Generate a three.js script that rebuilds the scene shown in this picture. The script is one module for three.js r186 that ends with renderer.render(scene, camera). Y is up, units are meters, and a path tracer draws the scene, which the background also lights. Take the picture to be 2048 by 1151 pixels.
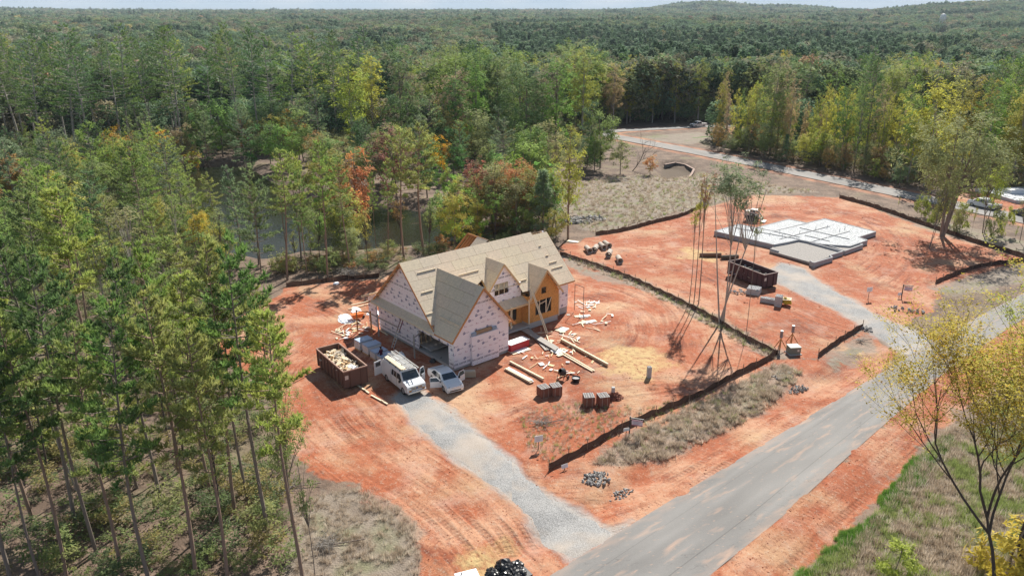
import * as THREE from 'three';
import { mergeGeometries } from 'three/addons/utils/BufferGeometryUtils.js';
import { RoundedBoxGeometry } from 'three/addons/geometries/RoundedBoxGeometry.js';
import { MarchingCubes } from 'three/addons/objects/MarchingCubes.js';

// ---------------------------------------------------------------- camera, sky, sun, exposure
const scene = new THREE.Scene();
const camera = new THREE.PerspectiveCamera(41.13, 2048 / 1151, 0.5, 14000);
camera.position.set(0, 34.5, 0);
camera.rotation.set(-19.84 * Math.PI / 180, 0, 0);
scene.add(camera);

const renderer = new THREE.WebGLRenderer({ antialias: true });
renderer.setSize(1024, 575);
renderer.toneMapping = THREE.LinearToneMapping;
renderer.toneMappingExposure = 1.6;
renderer.shadowMap.enabled = true;

const SUN_DIR = new THREE.Vector3(0.264, 0.676, -0.688).normalize();
const sun = new THREE.DirectionalLight(new THREE.Color(1.0, 0.95, 0.86), 5.0);
sun.name = 'sun';
sun.position.copy(SUN_DIR).multiplyScalar(400).add(new THREE.Vector3(10, 0, -110));
sun.target.position.set(10, 0, -110);
sun.castShadow = true;
sun.shadow.radius = 1;
Object.assign(sun.shadow.camera, { left: -160, right: 160, top: 160, bottom: -160, near: 10, far: 900 });
sun.shadow.mapSize.set(4096, 4096);
scene.add(sun, sun.target);

// ---------------------------------------------------------------- random numbers and noise
function rng(seed) {
  let a = seed >>> 0;
  return () => { a = (a + 0x6D2B79F5) | 0; let t = Math.imul(a ^ (a >>> 15), 1 | a); t = (t + Math.imul(t ^ (t >>> 7), 61 | t)) ^ t; return ((t ^ (t >>> 14)) >>> 0) / 4294967296; };
}
const PERM = new Uint8Array(1024), GRAD = new Float32Array(512);
{ const r = rng(77), p = [...Array(512).keys()].map((i) => i & 255); for (let i = 255; i > 0; i--) { const j = Math.floor(r() * (i + 1)); [p[i], p[j]] = [p[j], p[i]]; }
  for (let i = 0; i < 1024; i++) PERM[i] = p[i & 255]; for (let i = 0; i < 256; i++) { const a = r() * Math.PI * 2; GRAD[i * 2] = Math.cos(a); GRAD[i * 2 + 1] = Math.sin(a); } }
function noise(x, y) {   // gradient noise, about -0.7 .. 0.7
  const ix = Math.floor(x), iy = Math.floor(y), fx = x - ix, fy = y - iy, X = ix & 255, Y = iy & 255;
  const u = fx * fx * fx * (fx * (fx * 6 - 15) + 10), v = fy * fy * fy * (fy * (fy * 6 - 15) + 10);
  const a = PERM[PERM[X] + Y] * 2, b = PERM[PERM[X + 1] + Y] * 2, c = PERM[PERM[X] + Y + 1] * 2, d = PERM[PERM[X + 1] + Y + 1] * 2;
  const n0 = GRAD[a] * fx + GRAD[a + 1] * fy, n1 = GRAD[b] * (fx - 1) + GRAD[b + 1] * fy, n2 = GRAD[c] * fx + GRAD[c + 1] * (fy - 1), n3 = GRAD[d] * (fx - 1) + GRAD[d + 1] * (fy - 1);
  const p = n0 + (n1 - n0) * u; return p + (n2 + (n3 - n2) * u - p) * v;
}
function fbm(x, y, o = 3) { let s = 0, a = 1; for (let i = 0; i < o; i++) { s += a * noise(x, y); x = x * 2.03 + 17.3; y = y * 2.03 - 9.1; a *= 0.5; } return s; }
const clamp = (x, a = 0, b = 1) => x < a ? a : x > b ? b : x, lerp = (a, b, t) => a + (b - a) * t;
const sstep = (a, b, x) => { const t = clamp((x - a) / (b - a)); return t * t * (3 - 2 * t); };
const TAU = Math.PI * 2, deg = Math.PI / 180;
const V3 = (x, y, z) => new THREE.Vector3(x, y, z);

// ---------------------------------------------------------------- the sky: pale blue air with thin streaks of high cloud
{
  const W = 1024, H = 512, d = new Float32Array(W * H * 4);
  for (let j = 0; j < H; j++) {
    const el = ((j + 0.5) / H - 0.5) * Math.PI, y = Math.sin(el), t = Math.pow(clamp(y), 0.31);
    for (let i = 0; i < W; i++) {
      const az = ((i + 0.5) / W) * TAU, dx = Math.cos(az), dz = Math.sin(az), k = (j * W + i) * 4;
      let r = lerp(0.47, 0.035, t), g = lerp(0.58, 0.075, t), b = lerp(0.68, 0.165, t);
      const px = dx / (Math.max(y, 0) + 0.06), pz = dz / (Math.max(y, 0) + 0.06);
      const c = clamp(fbm(px * 0.9 + 3, pz * 0.35 + 1, 4) * 1.3 + 0.28) * 0.75 * sstep(-0.01, 0.02, y);
      const cw = lerp(0.8, 0.16, t); r = lerp(r, cw, c); g = lerp(g, cw, c); b = lerp(b, cw * 1.02, c);
      if (y < 0) { r = 0.2; g = 0.2; b = 0.16; }
      d[k] = r; d[k + 1] = g; d[k + 2] = b; d[k + 3] = 1;
    }
  }
  const t = new THREE.DataTexture(d, W, H, THREE.RGBAFormat, THREE.FloatType);
  t.mapping = THREE.EquirectangularReflectionMapping; t.magFilter = t.minFilter = THREE.LinearFilter; t.needsUpdate = true;
  scene.background = t; scene.environment = t; scene.backgroundIntensity = 1.0; scene.environmentIntensity = 1.0;
}

// ---------------------------------------------------------------- helpers for things and parts
const used = new Map();
function numbered(n) { const k = used.get(n) || 0; used.set(n, k + 1); return k ? n + '_' + String(k).padStart(3, '0') : n; }
function mesh(name, geo, mat, parent) {
  const m = new THREE.Mesh(geo, mat); m.castShadow = m.receiveShadow = true;
  m.name = parent ? name : numbered(name); (parent || scene).add(m); return m;
}
function tag(o, label, category, group, kind) {
  o.userData.label = label; if (category) o.userData.category = category; if (group) o.userData.group = group; if (kind) o.userData.kind = kind; return o;
}
function thing(name, label, category, group) { const g = new THREE.Group(); g.name = numbered(name); scene.add(g); return tag(g, label, category, group); }
function structure(name, geo, mat) { const m = mesh(name, geo, mat); m.userData.kind = 'structure'; return m; }
function stuffOf(m, label) { m.userData.kind = 'stuff'; if (label) m.userData.label = label; return m; }
function mat(r, g, b, rough = 0.8, extra = {}) { const m = new THREE.MeshStandardMaterial({ roughness: rough, ...extra }); m.color.setRGB(r, g, b); return m; }
function phys(r, g, b, rough = 0.4, extra = {}) { const m = new THREE.MeshPhysicalMaterial({ roughness: rough, ...extra }); m.color.setRGB(r, g, b); return m; }
const xf = (g, x = 0, y = 0, z = 0, rx = 0, ry = 0, rz = 0, s = 1) => { const m = new THREE.Matrix4().compose(V3(x, y, z), new THREE.Quaternion().setFromEuler(new THREE.Euler(rx, ry, rz)), typeof s === 'number' ? V3(s, s, s) : V3(...s)); return g.applyMatrix4(m); };
const box = (w, h, d, x = 0, y = 0, z = 0, rx = 0, ry = 0, rz = 0) => xf(new THREE.BoxGeometry(w, h, d), x, y, z, rx, ry, rz);
const rbox = (w, h, d, r, x = 0, y = 0, z = 0, rx = 0, ry = 0, rz = 0) => xf(new RoundedBoxGeometry(w, h, d, 2, r), x, y, z, rx, ry, rz);
const cyl = (r0, r1, h, n, x = 0, y = 0, z = 0, rx = 0, ry = 0, rz = 0) => xf(new THREE.CylinderGeometry(r0, r1, h, n), x, y, z, rx, ry, rz);
const plain = (g) => { const q = g.index ? g.toNonIndexed() : g; for (const k of Object.keys(q.attributes)) if (!['position', 'normal', 'uv'].includes(k)) q.deleteAttribute(k); return q; };
const merge = (list) => mergeGeometries(list.map(plain), false);
function beam(a, b, w, h, roll = 0) {   // a box from a to b (arrays or vectors), w wide and h high
  const A = a.isVector3 ? a : V3(...a), B = b.isVector3 ? b : V3(...b), d = B.clone().sub(A), L = d.length(); d.normalize();
  let up = Math.abs(d.y) > 0.98 ? V3(1, 0, 0) : V3(0, 1, 0); const s = V3().crossVectors(up, d).normalize(), u = V3().crossVectors(d, s);
  const g = new THREE.BoxGeometry(w, h, L); if (roll) g.rotateZ(roll);
  return g.applyMatrix4(new THREE.Matrix4().makeBasis(s, u, d).setPosition(A.add(B).multiplyScalar(0.5)));
}
function rod(a, b, r, n = 6, r2 = r) { const A = a.isVector3 ? a : V3(...a), B = b.isVector3 ? b : V3(...b), d = B.clone().sub(A), g = new THREE.CylinderGeometry(r2, r, d.length(), n, 1); g.applyQuaternion(new THREE.Quaternion().setFromUnitVectors(V3(0, 1, 0), d.clone().normalize())); return g.translate((A.x + B.x) / 2, (A.y + B.y) / 2, (A.z + B.z) / 2); }
function dataTex(w, h, fill, srgb = true, wrap = true) {
  const d = new Uint8Array(w * h * 4), o = [0, 0, 0];
  for (let j = 0; j < h; j++) for (let i = 0; i < w; i++) { fill(i, j, o); const k = (j * w + i) * 4; d[k] = clamp(o[0]) * 255; d[k + 1] = clamp(o[1]) * 255; d[k + 2] = clamp(o[2]) * 255; d[k + 3] = 255; }
  const t = new THREE.DataTexture(d, w, h); t.magFilter = THREE.LinearFilter; t.minFilter = THREE.LinearMipmapLinearFilter; if (wrap) t.wrapS = t.wrapT = THREE.RepeatWrapping; if (srgb) t.colorSpace = THREE.SRGBColorSpace; t.needsUpdate = true; return t;
}
const toS = (c) => c <= 0.0031308 ? c * 12.92 : 1.055 * Math.pow(c, 1 / 2.4) - 0.055;


// ---------------------------------------------------------------- zones of the ground, as outlines in metres (x, z)
const pts = (...a) => { const r = []; for (let i = 0; i < a.length; i += 2) r.push([a[i], a[i + 1]]); return r; };
const GX0 = -160, GZ0 = -320, GS = 0.75, GW = 427, GH = 410;   // grid that holds signed distances
function sdfGrid(polys) {
  const f = new Float32Array(GW * GH);
  for (let j = 0; j < GH; j++) for (let i = 0; i < GW; i++) {
    const x = GX0 + i * GS, z = GZ0 + j * GS; let best = 1e9;
    for (const P of polys) {
      let d = 1e9, inside = false;
      for (let a = 0, b = P.length - 1; a < P.length; b = a++) {
        const ax = P[a][0], az = P[a][1], ex = P[b][0] - ax, ez = P[b][1] - az, wx = x - ax, wz = z - az, t = clamp((wx * ex + wz * ez) / (ex * ex + ez * ez));
        const qx = wx - ex * t, qz = wz - ez * t; d = Math.min(d, qx * qx + qz * qz);
        if ((az > z) !== (P[b][1] > z) && x < ex * (z - az) / ez + ax) inside = !inside;
      }
      d = Math.sqrt(d) * (inside ? -1 : 1); if (d < best) best = d;
    }
    f[j * GW + i] = best;
  }
  return f;
}
function lineGrid(lines) {   // distance to open polylines
  const f = new Float32Array(GW * GH);
  for (let j = 0; j < GH; j++) for (let i = 0; i < GW; i++) {
    const x = GX0 + i * GS, z = GZ0 + j * GS; let d = 1e9;
    for (const P of lines) for (let a = 0; a + 1 < P.length; a++) {
      const ax = P[a][0], az = P[a][1], ex = P[a + 1][0] - ax, ez = P[a + 1][1] - az, wx = x - ax, wz = z - az, t = clamp((wx * ex + wz * ez) / (ex * ex + ez * ez));
      const qx = wx - ex * t, qz = wz - ez * t; d = Math.min(d, qx * qx + qz * qz);
    }
    f[j * GW + i] = Math.sqrt(d);
  }
  return f;
}
function look(f, x, z) {
  const u = clamp((x - GX0) / GS, 0, GW - 1.001), v = clamp((z - GZ0) / GS, 0, GH - 1.001), i = u | 0, j = v | 0, a = u - i, b = v - j, k = j * GW + i;
  return lerp(lerp(f[k], f[k + 1], a), lerp(f[k + GW], f[k + GW + 1], a), b);
}
const fenceA = pts(7.27,-111.13, 12.66,-104.83, 16.35,-99.56, 19.35,-94.17, 22.13,-88.93, 24.49,-83.56, 26.49,-78.32, 28.44,-74.74);
const road1L = pts(-1.92,-36.58, 2.47,-40.53, 9.66,-46.77, 17.11,-53.06, 35.24,-68.38, 43.22,-75, 56.28,-85.61, 77.56,-101.92), road1R = pts(8.84,-36.58, 12.86,-40.53, 19.37,-46.48, 27.92,-54.91, 39.97,-66.46, 47.74,-73.49, 62.5,-85.93, 97.91,-112.68);
const road2 = pts(98.98,-118.15, 91.07,-132.73, 79.99,-151.42, 68.88,-169.91, 50.12,-200.41, 39.48,-215.85, 31.37,-227.77, 26.78,-235.74, 32.15,-242.08, 42.23,-246.48, 65.72,-258.2, 78.76,-263.19);
const Z = {
  clay: sdfGrid([
    pts(-30.05,-96.7, -18.44,-100.19, -12.08,-107.66, -1.85,-113.47, 7.09,-110.62, 12.58,-104.15, 19.28,-93.79, 24.2,-83.56, 28.23,-74.24, 32.6,-73.86, 40.62,-82.04, 41.98,-75.77, 35.26,-67.3, 17.33,-52.35, 9.92,-46.19, 7.11,-43.82, 2.75,-39.65, 2.31,-37.07, -6.35,-37.07, -6.21,-42.03, -7.24,-46.02, -12.56,-50.78, -16.63,-53.06, -19.83,-57.26, -22.94,-66.46, -31.21,-73.24, -33.82,-82.8, -30.71,-91.03),
    pts(7.52,-115.36, 13.82,-121.66, 35.18,-140.14, 48.09,-152.33, 66.38,-150.09, 69.84,-130.65, 77.86,-110.12, 59.72,-98.73, 51.27,-87.57, 43.46,-81.3, 40.94,-82.8, 32.58,-74.24, 28.36,-74.49, 24.69,-84.34, 19.46,-94.74, 12.76,-105.76, 7.32,-111.9),
    pts(12.28,-40.11, 18.59,-46.31, 27.57,-55.06, 37.77,-64.93, 45.38,-72.03, 46.63,-67.52, 35.73,-58.09, 29.89,-51.18, 20.73,-42.43, 16.83,-38.76),
    pts(92.32,-158.45, 106.7,-152.33, 92.66,-130.65, 87.92,-135.97, 85,-145.79), pts(47.39,-75.77, 63.54,-87.57, 53.67,-72.03, 44.7,-65.43),
    pts(80.08,-261.92, 78.86,-236.77, 67.99,-230.69, 63.91,-244.26)]),
  gravel: sdfGrid([pts(-12,-65.23, -10.71,-67.3, -8.51,-67.3, -6.55,-64.43, -4.27,-61.58, -1.02,-56.86, 1.44,-52.92, 2.38,-51.18, 3.1,-49.99, 6.46,-47.36, 6.86,-46.13, 9.47,-46.71, 8.68,-45.06, 3.81,-41.05, 3.21,-42.03, 1.42,-44.19, 0.22,-47.36, -2.48,-50.78, -5.98,-55.29, -9.45,-60.23, -11.81,-64.93),
    pts(34.59,-101.26, 39.11,-107.66, 42.31,-105.29, 42.88,-97.5, 45.16,-84.97, 47.28,-82.04, 47.71,-78.45, 41.45,-73, 41.02,-78.45, 40.75,-81.01, 39.34,-88.42, 36.55,-94.74)]),
  dry: sdfGrid([pts(-14.58,-49.47, -12.43,-50.12, -8.67,-47.97, -6.93,-45.18, -5.89,-39.2, -14.45,-38.33, -15.79,-46.89),
    pts(6.54,-53.79, 9.93,-57.67, 19.34,-65.23, 28,-72.76, 29.47,-70.28, 22.94,-62.98, 17.17,-58.25, 12.16,-54.53, 8.77,-53.79),
    pts(1.44,-134.15, 5.15,-152.33, 12.4,-161.93, 21.92,-169.91, 42.79,-175.64, 50.22,-167.17, 63.11,-154.63, 47.96,-151.87, 35.54,-141.71, 14.19,-122.88, 10.18,-130.65),
    pts(17.61,-39.2, 20.58,-42.03, 24.36,-44.63, 30.18,-50.98, 37.24,-58.5, 51.1,-66.46, 32.06,-37.07, 16.27,-37.07),
    pts(32.82,-73.74, 40.46,-81.01, 39.97,-77.09, 32.52,-70.28), pts(55.45,-95.71, 75.69,-106.7, 70.63,-98.73, 56.57,-92.86),
    pts(31.31,-223.97, 58.43,-241, 58.86,-223.97, 49.65,-214.98, 40.98,-221.2), pts(7.89,-108.88, 12.46,-103.02, 15.94,-97.7, 12,-98.73, 7.65,-105.29),
    pts(69.02,-128.95, 77.07,-108.88, 82.96,-118.15, 76.86,-130.65)]),
  weedA: lineGrid([fenceA]),
  green: lineGrid([pts(18.16,-39.88, 21.44,-42.53, 24.38,-44.52, 27.49,-47.48, 30.2,-50.85, 33.24,-53.57, 37.02,-57.26), pts(40.48,-58.09, 47.03,-61.58), pts(53.7,-226.8, 59.79,-230.69)]),
  straw: sdfGrid([pts(9.25,-75.77, 12.41,-77.09, 16.43,-75.13, 15.52,-70.28, 12.14,-68.05, 9.44,-70.28), pts(27.12,-115.36, 31.92,-112.68, 29.53,-107.66, 25.52,-109.62), pts(-3.17,-42.53, -0.48,-43.56, 0.2,-42.53, -2.09,-40.81)]),
  road2: lineGrid([road2]),
  road1: sdfGrid([[...road1L, ...road1R.slice().reverse()]]),
  pond: sdfGrid([pts(-80.18,-184.52, -68.4,-188.35, -47.61,-154.34, -36.93,-143.83, -29.6,-145.82, -21.27,-141.88, -12.12,-134.56, -10.36,-123.28, -18.24,-119.81, -25.94,-117.58, -33.95,-117.58, -37.57,-113.61, -44.36,-117.58, -58.53,-139.99)]),
  basin: sdfGrid([pts(36.8,-186.93, 40.51,-188.94, 43.35,-181.75, 39.85,-172.16, 35.34,-169.91, 33.84,-172.73)]),
  pad: sdfGrid([pts(33.59,-123.49, 47.42,-135.97, 62.34,-125.69, 57.34,-118.15, 45.56,-105.29, 36.52,-112.68)]),
};
// ---------------------------------------------------------------- height of the ground
function farHeight(d, az) {   // rolling country beyond the site
  const P = [[0, 0], [230, -0.5], [330, -4], [520, -9], [900, -7], [1500, -1], [2200, 2], [3200, 9], [4600, 15], [8000, 17]]; let y = P[P.length - 1][1];
  for (let i = 0; i + 1 < P.length; i++) if (d < P[i + 1][0]) { const t = (d - P[i][0]) / (P[i + 1][0] - P[i][0]); y = lerp(P[i][1], P[i + 1][1], t * t * (3 - 2 * t)); break; }
  y += sstep(280, 900, d) * 5 * fbm(az * 9 + 3, d / 420, 3);
  const bump = (a0, w, d0, wd, h) => h * Math.exp(-(((az - a0) / w) ** 2)) * Math.exp(-(((d - d0) / wd) ** 2));
  y += bump(0.234, 0.062, 4600, 900, 46) + bump(0.335, 0.045, 4600, 900, 24) + bump(0.555, 0.13, 2900, 650, 36) + bump(0.487, 0.07, 1350, 330, -11) + bump(-0.6, 0.1, 4800, 900, 14) + bump(0.05, 0.3, 4800, 900, 3);
  return y;
}
function hgt(x, z) {
  const d = Math.hypot(x, z), f = farHeight(d, Math.atan2(x, -z));
  if (x < GX0 + 2 || x > GX0 + GS * (GW - 3) || z < GZ0 + 2 || z > GZ0 + GS * (GH - 3)) return f;
  let y = f + 0.10 * fbm(x / 9, z / 9, 2);
  const clay = look(Z.clay, x, z), r1 = look(Z.road1, x, z);
  y += 0.05 * fbm(x / 1.3 + 7, z / 1.3, 2) * sstep(3, -1, clay);
  const pond = look(Z.pond, x, z); y -= 1.9 * sstep(5, -1.2, pond);
  y -= 1.5 * sstep(2.5, -0.5, look(Z.basin, x, z));
  const pad = look(Z.pad, x, z); y = lerp(0, y, sstep(0, 5, pad));
  // the shallow ditch beside the road, its edge spilling a little onto the tarmac
  const verge = r1; if (verge < 9 && clay < 1) y -= 0.35 * Math.exp(-(((verge - 3.4) / 1.1) ** 2)) * (z > -75 ? 1 : 0.3);
  y = lerp(f * 0 + 0, y, sstep(-0.1, 1.5, r1)) + (r1 < 1.5 && r1 > -1.2 ? (sstep(-0.8, 0.3, r1) * 0.055 * (0.45 + 1.6 * fbm(x / 2.2, z / 2.2 + 40, 3))) : 0);
  const r2 = look(Z.road2, x, z); y = lerp(f, y, sstep(3, 6, r2)) + (r2 < 3.1 ? -0.03 : 0.0);
  return y;
}

// ---------------------------------------------------------------- wheel and track marks in the clay: strokes driven over the site
const strokes = [
  [1.0, 1, -19.08,-68.6, -13.47,-59.79, -7.84,-53.43, -3.53,-48.71, -0.49,-44.09], [1.0, 1, -19.05,-64.43, -14.11,-56.46, -9.15,-51.32, -4.51,-46.89, -1.48,-42.53], [1.0, 1, -15.68,-66.46, -9.58,-57.26, -4.9,-52.01, -1.25,-47.48, 0.88,-43.04],
  [1.0, 1, -21.07,-68.6, -17.01,-59.79, -12.42,-54.16, -7.35,-49.34, -3.64,-44.63], [0.9, 0, -13.56,-65.43, -8.29,-57.26, -3.28,-51.32, 0.57,-45.18, 2.52,-41.53],
  [0.9, 0, -5.77,-63.46, -1.95,-59.79, 3.58,-64.43, 10.86,-65.94, 18.56,-68.05, 22.78,-70.86], [0.9, 0, -4.21,-60.67, -0.6,-57.26, 2.54,-61.58, 8.63,-67.52, 16.2,-68.6], [0.9, 0, -3.49,-64.43, 2.75,-67.52, 8.99,-70.86, 16.8,-77.09, 19.99,-87.57, 17.8,-96.7],
  [0.9, 0, 10.07,-92.86, 14.72,-89.27, 16.12,-82.8, 14.39,-75.77, 10.15,-72.03], [0.9, 0, 9.27,-98.73, 14.33,-95.71, 18.77,-87.57, 18.17,-78.45, 18.94,-69.71], [0.9, 0, -25.64,-91.03, -19.23,-84.34, -18.89,-77.09, -20.93,-72.03],
  [0.9, 0, 3.66,-49.66, 9.08,-50.31, 18.21,-57.26, 28.84,-66.46, 39.81,-75.77], [0.9, 1, 7.2,-47.48, 11.72,-49.99, 20.35,-57.26, 32.17,-67.52, 42.06,-77.09], [0.9, 0, 4.93,-51.32, 11.03,-52.71, 15.89,-56.46, 25.27,-64.43, 35.52,-73.24],
  [1.0, 1, 16.05,-42.53, 20.96,-46.89, 28.43,-54.16, 37.96,-62.51], [1.0, 1, 17.24,-42.03, 23.37,-47.48, 29.73,-53.43, 37.03,-59.79], [1.0, 0, 14.63,-41.05, 20.03,-46.31, 26.72,-52.01, 36.59,-60.67],
  [0.9, 0, 13.79,-115.36, 21.18,-112.68, 28.04,-103.02, 30.2,-91.03, 34.34,-78.45], [0.9, 0, 15.7,-118.15, 25.05,-121.06, 32.99,-130.65, 42.56,-139.75, 54.45,-141.71], [0.9, 0, 15.59,-105.29, 22.09,-105.29, 28.36,-98.73, 27.06,-84.34, 31.63,-77.09],
  [0.9, 0, 36.49,-137.84, 52.01,-145.79, 62.3,-137.84, 66.5,-127.3, 62.61,-112.68, 52.9,-98.73], [0.9, 0, 45,-141.71, 58.23,-141.71, 63.93,-127.3, 59.07,-110.12, 47.92,-96.7, 40.49,-94.74], [0.9, 0, 17.45,-98.73, 25.21,-103.02, 31.27,-110.12], [0.9, 0, 18.14,-94.74, 23.45,-89.27, 27.8,-82.8, 32.72,-77.09],
  [0.9, 0, 44.6,-101.92, 48.81,-98.73, 51.01,-94.74, 55.63,-98.73], [0.9, 0, 34.01,-91.03, 36.56,-84.34, 38.86,-81.3],
].map(([w, tread, ...q]) => {
  const P = pts(...q).map((p) => V3(p[0], 0, p[1])), c = new THREE.CatmullRomCurve3(P), L = c.getLength(), n = Math.ceil(L / 1.0), S = c.getSpacedPoints(n);
  return { w, tread, S, L };
});
// direction of travel over the ground on a coarse grid (doubled angle, so opposite ways agree)
const FS = 1.5, FW = 214, FH = 205, flowX = new Float32Array(FW * FH), flowY = new Float32Array(FW * FH);
{
  for (let k = 0; k < FW * FH; k++) { const x = GX0 + (k % FW) * FS, z = GZ0 + ((k / FW) | 0) * FS, a = 2 * (0.7 + 1.2 * noise(x / 30, z / 30)); flowX[k] = 0.05 * Math.cos(a); flowY[k] = 0.05 * Math.sin(a); }
  for (const s of strokes) for (let i = 0; i + 1 < s.S.length; i++) {
    const a = s.S[i], b = s.S[i + 1], th = 2 * Math.atan2(b.z - a.z, b.x - a.x), cx = Math.cos(th), sx = Math.sin(th);
    const i0 = Math.floor((a.x - 9 - GX0) / FS), i1 = Math.ceil((a.x + 9 - GX0) / FS), j0 = Math.floor((a.z - 9 - GZ0) / FS), j1 = Math.ceil((a.z + 9 - GZ0) / FS);
    for (let j = Math.max(0, j0); j <= Math.min(FH - 1, j1); j++) for (let q = Math.max(0, i0); q <= Math.min(FW - 1, i1); q++) {
      const dx = GX0 + q * FS - a.x, dz = GZ0 + j * FS - a.z, w = Math.exp(-(dx * dx + dz * dz) / 9); flowX[j * FW + q] += w * cx; flowY[j * FW + q] += w * sx;
    }
  }
}
const HASH = new Float32Array(65536); { const r = rng(5); for (let i = 0; i < 65536; i++) HASH[i] = r(); }
// streaks: white noise smeared along the direction of travel
function streaks(x0, z0, size, n, cell, steps) {
  const out = new Float32Array(n * n), s = size / n;
  const at = (f, x, z) => { const i = clamp(Math.round((x - GX0) / FS), 0, FW - 1), j = clamp(Math.round((z - GZ0) / FS), 0, FH - 1); return f[j * FW + i]; };
  for (let j = 0; j < n; j++) for (let i = 0; i < n; i++) {
    const X = x0 + (i + 0.5) * s, Zz = z0 + (j + 0.5) * s; let sum = 0, c = 0;
    for (const dir of [1, -1]) { let x = X, z = Zz, px = 0, pz = 0;
      for (let k = 0; k < steps; k++) {
        sum += HASH[(Math.floor(x / cell) & 255) + ((Math.floor(z / cell) & 255) << 8)]; c++;
        if (k % 3 === 0) { const a = 0.5 * Math.atan2(at(flowY, x, z), at(flowX, x, z)); let ux = Math.cos(a), uz = Math.sin(a); if (k === 0 ? dir < 0 : ux * px + uz * pz < 0) { ux = -ux; uz = -uz; } px = ux; pz = uz; }
        x += px * cell; z += pz * cell;
      } }
    out[j * n + i] = sum / c;
  }
  return out;
}
function rutGrid(x0, z0, sizeX, sizeZ, n) {   // depth of ruts and tread bars
  const dep = new Float32Array(n * n), sx = sizeX / n, sz = sizeZ / n;
  for (const st of strokes) { let s0 = 0; for (let i = 0; i + 1 < st.S.length; i++) {
    const a = st.S[i], b = st.S[i + 1], ex = b.x - a.x, ez = b.z - a.z, L = Math.hypot(ex, ez), r = 1.5;
    const i0 = Math.max(0, Math.floor((Math.min(a.x, b.x) - r - x0) / sx)), i1 = Math.min(n - 1, Math.ceil((Math.max(a.x, b.x) + r - x0) / sx)), j0 = Math.max(0, Math.floor((Math.min(a.z, b.z) - r - z0) / sz)), j1 = Math.min(n - 1, Math.ceil((Math.max(a.z, b.z) + r - z0) / sz));
    for (let j = j0; j <= j1; j++) for (let q = i0; q <= i1; q++) {
      const wx = x0 + (q + 0.5) * sx - a.x, wz = z0 + (j + 0.5) * sz - a.z, t = (wx * ex + wz * ez) / (L * L); if (t < 0 || t >= 1) continue;
      const d = (wx * ez - wz * ex) / L + 0.12 * noise((s0 + t * L) / 3, st.L), e = Math.abs(Math.abs(d) - st.w * 0.85); if (e > 0.42) continue;
      const along = s0 + t * L, fade = 0.4 + 0.6 * clamp(noise(along / 4, st.L * 3.1) * 2 + 0.6);
      let v = (1 - sstep(0.16, 0.42, e)) * 0.6 * fade; if (st.tread && e < 0.24) v += 0.4 * fade * (Math.sin(along * TAU / 0.42) > 0 ? 1 : 0);
      const k = j * n + q; if (v > dep[k]) dep[k] = v;
    }
    s0 += L; } }
  return dep;
}

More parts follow.
